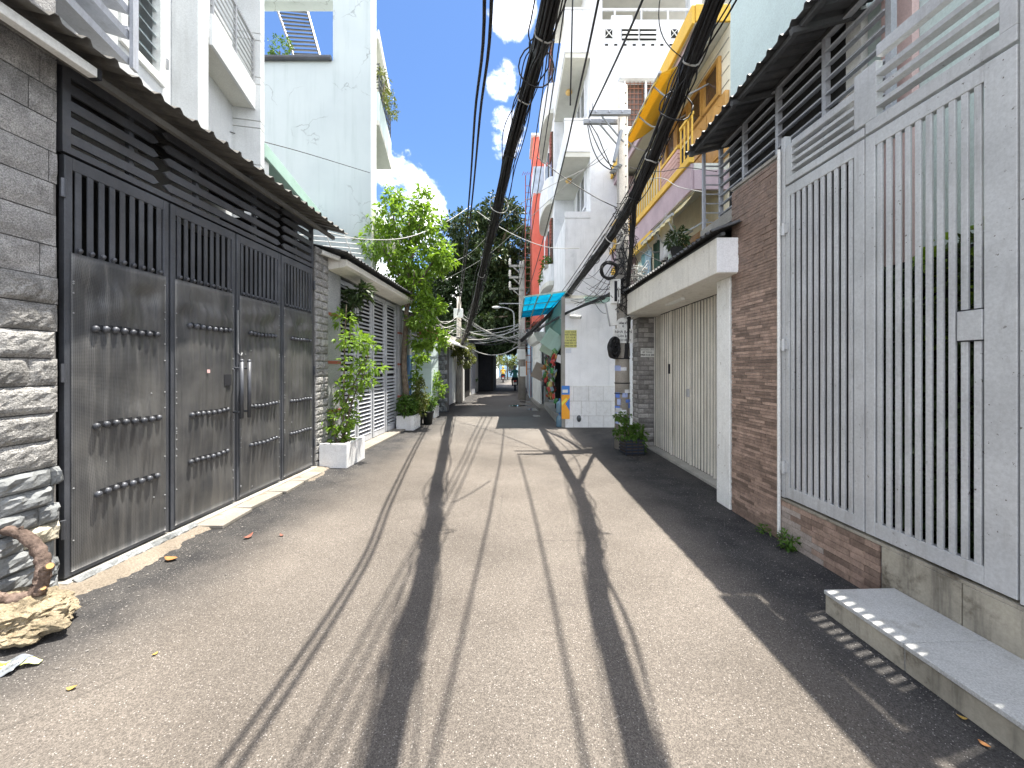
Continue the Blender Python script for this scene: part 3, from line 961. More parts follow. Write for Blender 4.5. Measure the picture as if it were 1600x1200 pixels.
# balcony between column and cross wall
bl = MB().box(-1.338, -0.002, -0.30, -0.002, 5.92, 6.0).build('balcony_slab', 'soffit', wh)
MB().box(-1.338, -0.002, -0.345, -0.302, 5.90, 6.32).build('balcony_fascia', 'house_white', wh, bev=0.006)
r = MB()
r.box(-1.338, -0.002, -0.34, -0.30, 7.05, 7.09)
r.build('handrail', 'galv', wh)
for k in range(6):
    MB().box(-1.338, -0.002, -0.33, -0.312, 6.44 + k * 0.1, 6.455 + k * 0.1).build('rail', 'galv', wh)
for s in (-1.30, -0.65, -0.04):
    MB().box(s - 0.018, s + 0.018, -0.338, -0.302, 6.325, 7.048).build('baluster', 'galv', wh)
MB().box(-1.35, -0.002, -0.34, 0.9, 8.6, 8.75).build('upper_slab', 'soffit', wh)
# grey sun louvre in front of the near window
sl_ = thing('sun_louvre', 'grey metal sun louvre with deep horizontal blades fixed on the white house', 'louvre', WO + Vector((-math.cos(WA) * 0, 0, 0)), WA)
px0, px1 = -5.4, -2.95
bme = MB().obox((0, 0, 0), ((px1 - px0) / 2, 0, 0), (0, 0.105, 0.02), (0, -0.006, 0.03)).mesh('blade', 'louvre_grey')
for k in range(11):
    link('blade', bme, sl_, ((px0 + px1) / 2, -0.32, 4.45 + k * 0.235))
for s in (px0, -3.75, px1 - 0.03):
    MB().box(s, s + 0.07, -0.47, -0.44, 4.36, 7.4).build('louvre_post', 'louvre_grey', sl_)
MB().box(-3.62, -3.57, -0.46, -0.20, 4.62, 7.4).build('louvre_post', 'black_metal', sl_)
for z_ in (4.7, 6.9):
    MB().box(px1 - 0.05, px1 - 0.02, -0.44, 0.0, z_, z_ + 0.03).build('bracket', 'louvre_grey', sl_)

# ---- mint building with the roof terrace opening
mt = thing('mint_building', 'tall pale mint building with cracked side wall and open terrace window', 'building', (-3.6, 9.8, 0), 0)
# local: x negative to the left; frontal wall y 0..0.25
ox0, ox1, oz0, oz1 = -2.95, -0.97, 9.40, 10.93
mb = MB()
mb.box(-7, ox0, 0, 0.3, 0, 13).box(ox1, -0.0, 0, 0.3, 0, 13).box(ox0, ox1, 0, 0.3, 0, oz0).box(ox0, ox1, 0, 0.3, oz1, 13)
mb.build('side_wall', 'mint_cracked', mt)
MB().box(-0.002, 0.035, -0.012, 0.29, 0, 13).build('corner_trim', 'white_paint', mt)
fd = Vector((-0.35, 1, 0)).normalized()
mb = MB()
mb.prism([(0, 0.302, 0), (-2.1, 6.3, 0), (-2.35, 6.3, 0), (-0.25, 0.302, 0)], (0, 0, 9.3))
mb.build('street_wall', 'mint_wall', mt)
mb = MB()
mb.prism([(-0.27, 0.31, 0), (-2.3, 6.3, 0), (-7, 6.3, 0), (-7, 0.31, 0)], (0, 0, 0.2))
for v in mb.v[:]:
    pass
mb = MB().prism([(-0.27, 0.31, 9.0), (-2.3, 6.3, 9.0), (-7, 6.3, 9.0), (-7, 0.31, 9.0)], (0, 0, 0.25))
mb.build('terrace_floor', 'soffit', mt)
hood = MB()
hood.prism([(-0.02, 0.31, 10.25), (0.06, 0.31, 10.25), (-0.28, 2.3, 10.12), (-0.80, 2.3, 10.12)], (0, 0, 0.16))
hood.build('roof_hood', 'soffit', mt)
MB().prism([(0.062, 0.31, 10.22), (0.10, 0.31, 10.22), (-0.235, 2.32, 10.09), (-0.278, 2.32, 10.09)], (0, 0, 0.24)).build('hood_fascia', 'white_paint', mt)
b = MB()
b.prism([(-0.02, 0.31, 7.95), (0.10, 0.31, 7.95), (-0.23, 2.4, 7.85), (-0.82, 2.4, 7.85)], (0, 0, 0.12))
b.build('balcony_slab', 'soffit', mt)
MB().prism([(0.06, 0.31, 8.07), (0.10, 0.31, 8.07), (-0.23, 2.4, 7.97), (-0.28, 2.4, 7.97)], (0, 0, 0.75)).build('balcony_parapet', 'mint_wall', mt)
MB().prism([(0.0, 0.31, 8.075), (0.06, 0.31, 8.075), (0.06, 0.35, 8.075), (0.0, 0.35, 8.075)], (0, 0, 0.75)).build('balcony_end', 'mint_wall', mt)
for k in range(5):
    MB().tube([(-0.02, 0.36, 8.95 + k * 0.16), (0.08, 0.36, 8.95 + k * 0.16)], 0.014, 6).build('rail', 'black_metal', mt)
    MB().tube([(0.08, 0.36, 8.95 + k * 0.16), (-0.25, 2.36, 8.85 + k * 0.15)], 0.014, 6).build('rail', 'black_metal', mt)
for k in range(7):
    q = k / 6
    MB().tube([(0.08 - 0.33 * q, 0.36 + 2.0 * q, 8.80), (0.08 - 0.33 * q, 0.36 + 2.0 * q, 9.6)], 0.014, 6).build('baluster', 'black_metal', mt)
MB().prism([(-0.30, 1.0, 5.3), (0.16, 1.0, 5.3), (-0.1, 2.9, 5.2), (-0.95, 2.9, 5.2)], (0, 0, 0.14)).build('balcony_slab', 'soffit', mt)
MB().prism([(0.12, 1.0, 5.44), (0.16, 1.0, 5.44), (-0.1, 2.9, 5.34), (-0.15, 2.9, 5.34)], (0, 0, 0.5)).build('balcony_parapet', 'white_paint', mt)
MB().tube([(ox0, -0.06, oz0 + 0.02), (ox1 - 0.02, -0.06, oz0 + 0.02)], 0.06, 10).build('sill_pipe', 'black_metal', mt)
# metal grid leaning over the terrace
lad = thing('terrace_pergola', 'black steel grid of parallel rungs leaning across the terrace opening', 'pergola', (-6.0, 10.5, 9.3), 0)
A0, B0 = Vector((0.36, -0.3, 0.1)), Vector((1.02, -0.3, 0.1))
A1, B1 = Vector((-0.75, 0.5, 2.6)), Vector((0.13, 0.5, 2.5))
MB().bar(A0, A1, 0.05, 0.05).build('stringer', 'black_metal', lad)
MB().bar(B0, B1, 0.05, 0.05).build('stringer', 'black_metal', lad)
for k in range(16):
    q = (k + 0.3) / 16
    MB().bar(A0.lerp(A1, q), B0.lerp(B1, q), 0.035, 0.035).build('rung', 'black_metal', lad)
pl = thing('terrace_shrub', 'leafy shrub at the left of the mint building terrace opening', 'shrub', (-6.25, 10.3, 9.25), 0)
leaves(pl, [(0.05, 0, 0.75, 0.36, 0.3, 0.42, 1), (0.0, -0.1, 0.3, 0.4, 0.3, 0.3, 0.6), (0.25, -0.15, 0.25, 0.2, 0.2, 0.25, .4)], 1100, 0.085, 'leaf_mid', 3)
MB().tube([(0, 0, 0), (0.02, 0, 0.8)], 0.02, 6).build('stem', 'bark', pl)
pl = thing('balcony_plant', 'straggly plant hanging over the black balcony railing of the mint building', 'plant', (-3.5, 10.2, 8.75), 0)
leaves(pl, [(0.02, 0.2, 0.55, 0.16, 0.4, 0.35, 1), (0.0, 0.9, 0.45, 0.15, 0.5, 0.3, .8), (0.1, 0.5, 0.0, 0.1, 0.6, 0.25, .4)], 750, 0.075, 'leaf_olive', 4)
MB().tube([(0, 0.2, 0), (0.02, 0.3, 0.6)], 0.014, 6).build('stem', 'bark', pl)

# ---- green edged roof between white house and mint wall
gr = thing('green_edged_roof', 'pitched metal roof with pale green fascia in front of the mint wall', 'roof', (0, 0, 0), 0)
P0, P1 = Vector((-4.55, 7.1, 5.45)), Vector((-4.72, 9.55, 5.15))
MB().prism([P0, P0 + Vector((0, 0, 0.26)), P1 + Vector((0, 0, 0.24)), P1], (-0.05, 0, 0)).build('fascia', 'green_trim', gr, bev=0.01)
MB().prism([P0 + Vector((-0.06, 0, 0.02)), P1 + Vector((-0.06, 0, 0.02)), P1 + Vector((-0.36, 0, 0.06)), P0 + Vector((-0.36, 0, 0.06))], (0, 0, 0.02)).build('eave_soffit', 'green_trim', gr)
MB().prism([P0 + Vector((-0.003, -0.03, -0.01)), P0 + Vector((-0.003, -0.03, 0.23)), P0 + Vector((-0.6, -0.03, 0.23)), P0 + Vector((-0.6, -0.03, -0.01))], (0, 0.028, 0)).build('gable_fascia', 'green_trim', gr)
mb = MB()
corrugated(mb, P0 + Vector((-0.3, 0, 0.16)), (P1 - P0), (-1, 0, 0.1), 2.4, 2.5, 0.12, 0.02)
mb.build('roof_sheet', 'roof_sheet', gr)
for k in range(6):
    q = P0.lerp(P1, (k + 0.5) / 6)
    MB().bar(q + Vector((-0.36, 0, 0.05)), q + Vector((-2.2, 0, 0.2)), 0.05, 0.07).build('rafter', 'dark', gr)
for k in range(3):
    MB().bar(P0 + Vector((-0.6 - 0.5 * k, 0, 0.04)), P1 + Vector((-0.6 - 0.5 * k, 0, 0.04)), 0.06, 0.06).build('purlin', 'dark', gr)
MB().box(-4.78, -4.62, 7.15, 7.3, 3.6, 5.44).build('roof_post', 'white_paint', gr)
for s in range(4):
    MB().box(-5.2 + s * 0.1, -5.12 + s * 0.1, 7.2, 7.26, 3.6, 5.42).build('wall_strip', 'mint_wall', gr)
MB().box(-6.5, -6.4, 7.0, 9.7, 3.0, 5.6).build('rear_wall', 'dark_room', gr)
fl = thing('red_flag', 'small plain red flag drooping from a slanted stick above the canopy roof', 'flag', (-3.62, 6.4, 3.75), 0)
MB().tube([(-0.22, 0, 0.2), (0.05, 0, 0.66)], 0.012, 6).build('flag_stick', 'cut_wood', fl)


def ffn(u, v):
    return (-0.20 + 0.22 * u, 0.03 * math.sin(u * 9 + v * 3), 0.24 + u * (0.38) - v * u * 0.52)


MB().sheet(ffn, 10, 8, (0, 0.004, 0)).build('flag_cloth', 'red_cloth', fl, smooth=True)
rk = thing('drying_rack', 'thin white metal drying rack on the roof above the louvred gate', 'rack', (-3.5, 7.4, 3.62), 0)
for k in range(5):
    MB().tube([(-0.65, 0.1 * k, 0.50 - 0.06 * k), (0.45, 0.12 * k, 0.42 - 0.06 * k)], 0.01, 5).build('rail', 'white_plastic', rk)
for s in (-0.45, -0.1, 0.25):
    MB().tube([(s, 0, 0.56), (s + 0.08, 0.5, -0.1)], 0.012, 5).build('leg', 'white_plastic', rk)

# ---- planters and plants on the left


def planter(name, s0, s1, y0, y1, h, label):
    t = thing(name, label, 'planter', LP(s0, y0), AL, 'white tiled planter boxes along the left side')
    a, b = s1 - s0, y0 - y1
    mb = MB()
    th = 0.04
    mb.box(0, a, -b, -b + th, 0, h).box(0, a, -th, 0, 0, h).box(0, th, -b + th, -th, 0, h).box(a - th, a, -b + th, -th, 0, h)
    mb.build('planter_core', 'grout', t)
    tn = max(1, round(a / 0.42))
    for i in range(tn):
        MB().box(i * a / tn + 0.003, (i + 1) * a / tn - 0.003, -b - 0.012, -b, 0.004, h + 0.006).build('tile', 'tile_white', t, bev=0.003)
    MB().box(-0.012, -0.001, -b - 0.010, 0, 0.004, h + 0.005).build('tile', 'tile_white', t, bev=0.003)
    MB().box(-0.01, a + .005, -b - 0.012, -b + 0.05, h + 0.007, h + 0.02).build('rim', 'tile_white', t, bev=0.004)
    MB().box(-0.01, 0.05, -b + 0.051, 0, h + 0.007, h + 0.02).build('rim', 'tile_white', t, bev=0.004)
    MB().box(th, a - th, -b + th, -th, 0.02, h - 0.04).build('soil', 'soil', t)
    return t


planter('planter_box', 3.27, 3.93, -0.05, -0.47, 0.36, 'white tiled planter box under the tall leafy shrub by the stone pier')
planter('planter_box', 6.85, 7.45, -0.02, -0.44, 0.34, 'white tiled planter box beside the tree trunk and the black pots')
planter('planter_box', 9.2, 9.75, -0.02, -0.40, 0.32, 'small white planter box farthest of the three on the left')


def stems(t, pts_list, r=0.014, mat='bark'):
    for pts in pts_list:
        MB().tube(spline(pts, 10), [r * (1 - 0.6 * i / 10) for i in range(11)], 6).build('stem', mat, t, smooth=True)


sp = thing('tall_shrub', 'tall thin shrub with bright green tufts growing from the nearest white planter', 'shrub', LP(3.6, -0.25, 0.30), 0)
stems(sp, [[(0, 0, 0), (0.0, 0.05, 0.9), (-0.05, 0.2, 1.7), (0.02, 0.1, 2.3)], [(0, 0, 0), (0.12, 0.1, 0.7), (0.3, 0.2, 1.2)],
           [(0, 0.05, 0.6), (0.2, 0.1, 1.1), (0.42, 0.0, 1.45)], [(-0.1, 0, 0), (-0.15, 0, 0.5)]], 0.02)
leaves(sp, [(-0.05, 0.0, 0.42, 0.26, 0.3, 0.22, 1.3), (0.02, 0.1, 0.85, 0.18, 0.2, 0.22, 0.9), (0.10, 0.1, 1.25, 0.14, 0.2, 0.2, 0.7), (0.30, 0.1, 1.02, 0.24, 0.2, 0.09, .6),
            (0.44, 0.05, 1.28, 0.2, 0.2, 0.08, .5), (0.12, 0.1, 1.72, 0.28, 0.25, 0.13, 1.0), (0.35, 0.1, 1.62, 0.18, 0.2, 0.1, .5), (-0.02, 0.1, 2.05, 0.14, 0.2, 0.2, .5), (-0.05, 0.0, 0.12, 0.2, .2, .1, .4)],
       1250, 0.105, 'leaf_bright', 11, wide=0.34, spread=0.75)
dk = thing('dark_climber', 'dark broad leaved spray hanging in front of the louvred gate top', 'plant', LP(4.15, -0.12, 2.35), 0)
leaves(dk, [(0.12, 0.1, 0.55, 0.2, 0.2, 0.13, 1), (0.0, 0.05, 0.3, 0.1, 0.15, 0.2, .6)], 260, 0.16, 'leaf_dark', 12, wide=0.4)
stems(dk, [[(0, 0, -0.3), (0.02, 0, 0.2), (0.1, 0.1, 0.55)]], 0.012)

tr_ = thing('young_tree', 'slender street tree with bright green glossy crown beside the louvred gate', 'tree', LP(7.25, -0.10, 0), 0)
trk = MB()
trk.tube(spline([(0, 0, 0), (0.03, 0.02, 0.8), (-0.02, 0.0, 1.7), (0.04, -0.05, 2.6), (0.1, -0.1, 3.5), (0.15, 0, 4.4), (0.1, 0, 5.3)], 24), [0.095 - 0.0028 * i for i in range(25)], 9)
for q in ([(0.05, -0.05, 2.7), (0.4, -0.2, 3.0), (0.75, -0.1, 3.0)], [(0.1, -0.1, 3.4), (0.6, 0, 4.1), (1.0, 0.1, 4.8)], [(0.1, -0.1, 3.5), (-0.3, -0.1, 4.2), (-0.7, 0, 4.9)],
          [(0.13, -0.05, 4.2), (0.35, 0, 5.0), (0.45, 0, 5.7)], [(0.1, -0.05, 4.0), (-0.2, 0, 5.0), (-0.35, 0, 5.8)], [(0.05, 0, 3.0), (0.3, -0.4, 3.5), (0.4, -0.6, 3.9)]):
    trk.tube(spline(q, 8), [0.045 - 0.0045 * i for i in range(9)], 6)
trk.build('trunk', 'bark', tr_, smooth=True)
leaves(tr_, [(-0.1, 0, 5.4, 0.75, 0.7, 0.5, 1.5), (-0.45, 0.0, 4.75, 0.72, 0.7, 0.55, 1.6), (0.45, 0, 5.2, 0.6, 0.6, 0.6, 1.4), (0.35, 0.0, 4.3, 0.85, 0.7, 0.5, 1.6), (1.0, 0.0, 4.45, 0.35, 0.5, 0.42, .8), (-0.3, 0, 5.95, 0.28, .3, .3, .35), (0.5, 0, 5.9, 0.25, .3, .3, .35),
             (0.25, -0.1, 3.55, 0.5, 0.5, 0.4, 1.1), (0.75, -0.1, 3.15, 0.32, 0.4, 0.25, .55), (0.5, -0.2, 2.75, 0.35, 0.4, 0.32, .8), (0.85, -0.2, 2.3, 0.3, 0.4, 0.3, .75), (0.45, -0.1, 2.2, 0.28, 0.3, 0.2, .4), (0.0, 0, 4.0, .5, .5, .4, .8)],
       7000, 0.145, 'leaf_bright', 21, wide=0.40, droop=0.5, shell=0.35)

for i, (s, y, hh, nn, lab, mt_, ls) in enumerate((
        (7.0, -0.25, 0.30, 700, 'dense dark green bush in the planter beside the tree trunk', 'leaf_mid', [(0, 0, 0.3, 0.25, 0.3, 0.28, 1)]),
        (7.3, -0.32, 0.30, 700, 'loose pale flowering shrub at the end of the tree trunk planter', 'leaf_olive', [(0.1, 0.1, 0.35, 0.25, 0.3, 0.33, 1), (0.12, 0.1, 0.8, 0.16, .2, .16, .4)]),
        (9.3, -0.3, 0.28, 800, 'rounded light green shrub in the farthest white planter', 'leaf_bright', [(0.1, 0.2, 0.55, 0.3, 0.35, 0.35, 1), (0.05, 0.1, 0.95, 0.22, .25, .22, .7)]))):
    b_ = thing('bush', lab, 'bush', LP(s, y, hh), 0, 'bushes in the white planters')
    leaves(b_, ls, nn, 0.085, mt_, 30 + i, wide=0.5)
    stems(b_, [[(0, 0, 0), (0.03, 0, 0.35)]])
cl = thing('climbing_vine', 'bright green vine climbing the pale blue pipe past the tree', 'vine', LP(7.9, -0.2, 0.2), 0)
leaves(cl, [(0.02, 0, 1.3, 0.13, 0.2, 0.5, 1), (-0.05, 0, 0.7, 0.12, 0.15, 0.35, .6), (0.15, 0, 1.7, 0.15, .2, .15, .4)], 350, 0.13, 'leaf_bright', 41, wide=0.5)
stems(cl, [[(0, 0, 0), (0.03, 0, 0.8), (0.0, 0, 1.6)]])


def pot(s, y, r, h, lab, seed):
    t = thing('plant_pot', lab, 'pot', LP(s, y, 0), 0, 'dark plant pots beside the white planter')
    MB().lathe([(r * 0.7, 0), (r * 0.95, h * 0.85), (r * 1.06, h * 0.86), (r * 1.06, h), (r * 0.92, h), (r * 0.88, h * 0.9)], (0, 0, 0), 16).build('pot', flat_mat('black_plastic', (0.03, 0.034, 0.033), 0.45), t, smooth=True)
    leaves(t, [(0, 0, h + 0.22, r * 1.2, r * 1.2, 0.22, 1)], 240, 0.12, 'leaf_mid', seed, wide=0.3, droop=-0.1)
    stems(t, [[(0, 0, h * 0.8), (0.01, 0, h + 0.25)]], 0.012)


pot(7.75, -0.30, 0.15, 0.33, 'greenish black plant pot tight against the white planter end', 51)
pot(7.95, -0.52, 0.16, 0.36, 'taller black plant pot standing out towards the lane', 52)

# ---- further left frontage
h2 = thing('mint_house', 'low pale mint house front with a metal gate behind the climbing vine', 'house', LP(7.42), AL)
MB().box(0, 3.3, 0.12, 0.3, 0, 3.2).build('front_wall', 'mint_wall', h2)
MB().box(0.12, 0.22, -0.02, 0.11, 0, 2.9).build('gate_post', 'white_paint', h2, bev=0.006)
MB().tube([(0.42, -0.03, 0), (0.42, -0.03, 3.0)], 0.06, 12).build('pipe', 'galv', h2)
MB().tube([(0.42, -0.035, 0.6), (0.42, -0.035, 1.9)], 0.066, 12).build('blue_sleeve', flat_mat('blue_paint', (0.12, 0.22, 0.42)), h2)
MB().box(0.56, 1.5, 0.06, 0.115, 0.05, 2.75).build('glass_door', 'glass', h2)
MB().box(0.5, 1.56, 0.03, 0.11, 2.76, 3.0).build('door_head', 'light_metal', h2)
for k in range(4):
    MB().box(0.5, 1.56, 0.02, 0.05, 2.3 + .1 * k, 2.33 + .1 * k).build('slat', 'light_metal', h2)
MB().box(1.62, 2.5, -0.35, 0.11, 0.55, 1.55).build('pier_panel', 'mint_wall', h2, bev=0.006)
MB().box(1.62, 2.5, -0.35, 0.11, 1.556, 2.45).build('pier_panel', 'mint_wall', h2, bev=0.006)
MB().box(1.70, 2.45, -0.30, 0.11, 0, 0.548).build('pier_base', 'dark_room', h2)
MB().box(1.6, 2.55, -0.37, 0.1, 2.452, 2.75).build('pier_cap', 'rust', h2)
MB().box(2.55, 3.2, -0.1, 0.1, 0.05, 2.5).build('side_door', 'light_metal', h2)
mb = MB()
corrugated(mb, (-0.1, -0.25, 2.98), (1, 0, 0), (0, 1, 0.25), 3.4, 2.0, 0.12, 0.02)
mb.build('roof', 'roof_sheet', h2)
h3 = thing('dark_stone_house', 'low house with a dark stone pier and white sheet gates under a tiled lean-to', 'house', LP(10.9), AL)
MB().box(0, 5.0, 0.15, 0.4, 0, 3.0).build('front_wall', 'cream_paint', h3)
for k in range(14):
    for j in range(3):
        link('stone', ST['slate', (k + j) % 4], h3, (0.0, -0.36 + 0.17 * j + 0.08 * (k % 2), 0.08 + k * 0.165), (0, 0, rad(-90)), (0.49, 1, 1.28))
MB().box(0.02, 0.5, -0.40, 0.14, 0, 2.36).build('dark_pier', 'mortar', h3)
MB().box(0.9, 2.6, -0.1, 0.0, 0.05, 2.3).build('gate_leaf', 'light_metal', h3, bev=0.005)
MB().box(2.64, 3.6, -0.1, 0.0, 0.05, 2.3).build('gate_leaf', 'white_paint', h3, bev=0.005)
MB().box(3.7, 4.2, -0.30, 0.14, 0, 2.4).build('end_pier', 'mortar', h3)
MB().box(4.3, 4.9, -0.24, 0.1, 0, 2.3).build('white_pier', 'white_paint', h3)
mb = MB()
corrugated(mb, (-0.4, -0.75, 2.35), (1, 0, 0), (0, 1, 0.55), 3.2, 1.3, 0.16, 0.03)
mb.build('lean_to_roof', 'cream_paint', h3)
cr_ = thing('creeper', 'yellow green creeper spilling over the white pier far down the left side', 'creeper', LP(14.2, -0.3, 2.2), 0)
leaves(cr_, [(0.1, 0, 0.3, 0.5, 0.6, 0.35, 1), (0.3, 0, -0.25, 0.35, 0.5, 0.4, .8), (0.0, -0.6, .1, .4, .6, .3, .7)], 1100, 0.14, 'leaf_olive', 61)
h4 = thing('far_left_house', 'shaded low house front past the creeper on the left', 'house', LP(16.4), AL)
MB().box(0, 6.5, 0.0, 0.5, 0, 3.0).build('front_wall', 'cream_paint', h4)
MB().box(0.5, 2.5, -0.03, -0.002, 0, 2.4).build('door', 'dark_room', h4)
MB().box(3.2, 4.8, -0.03, -0.002, 0, 2.4).build('door', 'light_metal', h4)
MB().box(-0.2, 6.6, -0.6, 0.4, 3.002, 3.12).build('roof', 'roof_dark', h4)
h5 = thing('dark_gateway', 'dark shuttered gateway standing out under the big trees', 'gateway', (-3.6, 25.5, 0), 0)
MB().box(0, 2.35, 0.0, 5.0, 0, 3.6).build('walls', 'dark_room', h5)
MB().box(1.0, 2.2, -0.04, -0.002, 0.05, 2.6).build('shutter', 'dark', h5)
MB().box(-0.3, 2.8, -0.5, 5.2, 3.602, 3.8).build('roof', 'roof_dark', h5)
gp_ = thing('planter_box', 'low white planter box in front of the dark gateway', 'planter', (-3.75, 24.1, 0), 0)
for x0_, x1_, y0_, y1_ in ((-1.05, 1.05, -0.2, -0.15), (-1.05, 1.05, 0.15, 0.2), (-1.05, -1.0, -0.149, 0.149), (1.0, 1.05, -0.149, 0.149)):
    MB().box(x0_, x1_, y0_, y1_, 0, 0.35).build('side_panel', 'white_paint', gp_)
MB().box(-0.999, 0.999, -0.149, 0.149, 0.0, 0.3).build('soil', 'soil', gp_)
bb = thing('gateway_shrub', 'low dark green shrub in the planter before the dark gateway', 'shrub', (-3.0, 24.1, 0.3), 0)
leaves(bb, [(0, 0, 0.45, 0.75, 0.35, 0.45, 1)], 500, 0.16, 'leaf_mid', 71)
# ================================================================ RIGHT FRONTAGE
# ---- grey gate with transoms
gg = thing('grey_gate', 'tall grey metal double gate with close vertical bars above the tiled step', 'gate', RP(0.0, 0, 0), AR)
B0_, B1_ = 0.41, 3.14
barm = {}


def bar_leaf(a, b, nbar, st_l, st_r, lab=None):
    f = MB()
    f.box(a, a + st_l, 0, 0.05, B0_, B1_).box(b - st_r, b, 0, 0.05, B0_, B1_)
    f.box(a + st_l, b - st_r, 0.001, 0.049, B1_ - 0.09, B1_).box(a + st_l, b - st_r, 0.001, 0.049, B0_, B0_ + 0.10)
    lf = f.build('gate_leaf', 'grey_metal', gg, bev=0.004)
    sp = (b - a - st_l - st_r) / nbar
    bw = sp * 0.55
    k_ = round(bw, 3)
    if k_ not in barm:
        barm[k_] = MB().box(-bw / 2, bw / 2, 0.004, 0.020, B0_ + 0.10, B1_ - 0.09).mesh('bar', 'grey_metal')
    for k in range(nbar):
        if k == 0 or True:
            link('bar', barm[k_], lf, (a + st_l + sp * (k + 0.5), 0, 0), bev=0.003)
    return lf


lfA = bar_leaf(0.05, 0.775, 10, 0.045, 0.075)
MB().box(0.06, 0.765, 0.045, 0.0485, B0_ + 0.05, B1_ - 0.02).build('backing_sheet', 'dark_room', lfA)  # backing coloured near black to deepen the shade between the bars
lfB = bar_leaf(0.785, 1.56, 10, 0.065, 0.13)
MB().box(1.315, 1.425, -0.002, 0.012, 1.70, 1.86).build('lock_plate', 'grey_metal', lfB, bev=0.002)
MB().box(1.315, 1.425, -0.0015, 0.01, 1.693, 1.699).box(1.315, 1.425, -0.0015, 0.01, 1.861, 1.867).build('plate_gap', 'dark', lfB)
f = MB()
f.box(0.0, 0.045, 0.0, 0.06, 0.40, 3.60).box(1.57, 1.70, -0.003, 0.06, 0.40, 3.80)
f.box(0.05, 0.775, 0, 0.05, 3.16, 3.22).box(0.785, 1.56, 0, 0.05, 3.16, 3.24)
f.box(0.05, 0.12, 0.001, 0.05, 3.22, 3.50).box(0.70, 0.86, 0.001, 0.05, 3.24, 3.62).box(1.49, 1.56, 0.001, 0.05, 3.24, 3.75)
f.box(0.12, 0.70, 0, 0.05, 3.46, 3.52).box(0.86, 1.49, 0, 0.05, 3.64, 3.72)
f.build('gate_frame', 'grey_metal', gg, bev=0.004)
s1 = MB().obox((0, 0, 0), (0.29, 0, 0), (0, 0.03, 0), (0, 0, 0.012)).mesh('slat', 'grey_metal')
s2 = MB().obox((0, 0, 0), (0.315, 0, 0), (0, 0.03, 0), (0, 0, 0.016)).mesh('slat', 'grey_metal')
for k in range(3):
    link('slat', s1, gg, (0.41, 0.03, 3.27 + k * 0.068))
for k in range(3):
    link('slat', s2, gg, (1.175, 0.03, 3.32 + k * 0.105))
for zz in (0.62, 1.70, 2.72):
    h = MB().tube([(0.045, -0.015, zz), (0.045, -0.015, zz + 0.11)], 0.013, 8).box(0.0, 0.09, -0.012, -0.002, zz + 0.015, zz + 0.095)
    h.build('hinge', 'grey_metal', gg)
# wall continuing behind the viewer
MB().box(1.72, 5.2, 0.0, 0.2, 0, 3.6).build('side_wall', 'white_wall', gg)

# ---- plinth under the gate
pn = thing('gate_plinth', 'low plinth of narrow brown tiles and stained stone slabs under the grey gate', 'plinth', RP(0.0), AR)
MB().box(0.0, 5.0, 0.012, 0.30, 0, 0.372).build('plinth_core', 'mortar', pn)
MB().box(0.0, 5.0, -0.005, 0.31, 0.374, 0.392).build('plinth_cap', 'old_concrete', pn)
tb = MB().box(-0.109, 0.109, 0, 0.012, -0.0215, 0.0215).mesh('tile', 'tile_brown')
tbh = MB().box(-0.052, 0.052, 0, 0.012, -0.0215, 0.0215).mesh('tile', 'tile_brown')
tp = MB().box(-0.109, 0.109, 0, 0.012, -0.0215, 0.0215).mesh('tile', 'tile_pale')
tph = MB().box(-0.052, 0.052, 0, 0.012, -0.0215, 0.0215).mesh('tile', 'tile_pale')
rt = random.Random(5)
for r in range(8):
    zz = 0.025 + r * 0.046
    s = 0.0
    half = r % 2 == 1
    while s < 0.85:
        wd = 0.11 if half else 0.222
        half = False
        pale = (s + wd / 2) < 0.42 - 0.40 * (zz - 0.08) / 0.3 and zz < 0.34
        me = (tph if pale else tbh) if wd < 0.2 else (tp if pale else tb)
        if s + wd <= 0.9:
            link('tile', me, pn, (s + wd / 2, rt.uniform(-0.002, 0.001), zz))
        else:
            link('tile', tph if pale else tbh, pn, (s + 0.055, 0, zz))
        s += wd
for k in range(7):
    a = 0.905 + k * 0.44
    MB().box(a, a + 0.434, -0.008, 0.011, 0.0, 0.372).build('stone_slab', 'old_concrete', pn, bev=0.003)

# ---- brown tiled wall
tw = thing('tiled_wall', 'tall wall of thin brown tile strips between the garage and the grey gate', 'wall', RP(0.0), AR)
MB().box(-0.72, -0.003, 0.012, 0.35, 0, 3.46).build('wall_core', 'grout', tw)
ts = MB().box(-0.109, 0.109, 0, 0.012, -0.0138, 0.0138).mesh('tile', 'tile_brown')
rest = MB()
nt = 0
for r in range(112):
    zz = 0.018 + r * 0.0307
    off = [0.0, 0.074, 0.148, 0.04][r % 4] + rt.uniform(-.01, .01)
    edges = [-0.72] + [x for x in (-0.72 + off + 0.222 * k for k in range(0, 5)) if -0.70 < x < -0.03] + [-0.004]
    for a, b in zip(edges, edges[1:]):
        y = rt.uniform(-0.004, 0.002)
        if 0.10 < zz < 2.32 and nt < 300:
            link('tile', ts, tw, ((a + b) / 2, y, zz), sc=((b - a - 0.003) / 0.218, 1, 1))
            nt += 1
        else:
            rest.box(a + 0.0015, b - 0.0015, y, y + 0.012, zz - 0.0138, zz + 0.0138)
rest.build('tile_field', 'tile_brown', tw, kind='stuff')
MB().tube([(0.0, -0.02, 0.05), (0.0, -0.02, 3.5)], 0.014, 8).build('edge_pipe', 'white_plastic', tw)
MB().box(-0.725, 0.0, -0.01, 0.36, 3.462, 3.49).build('coping', 'concrete', tw)

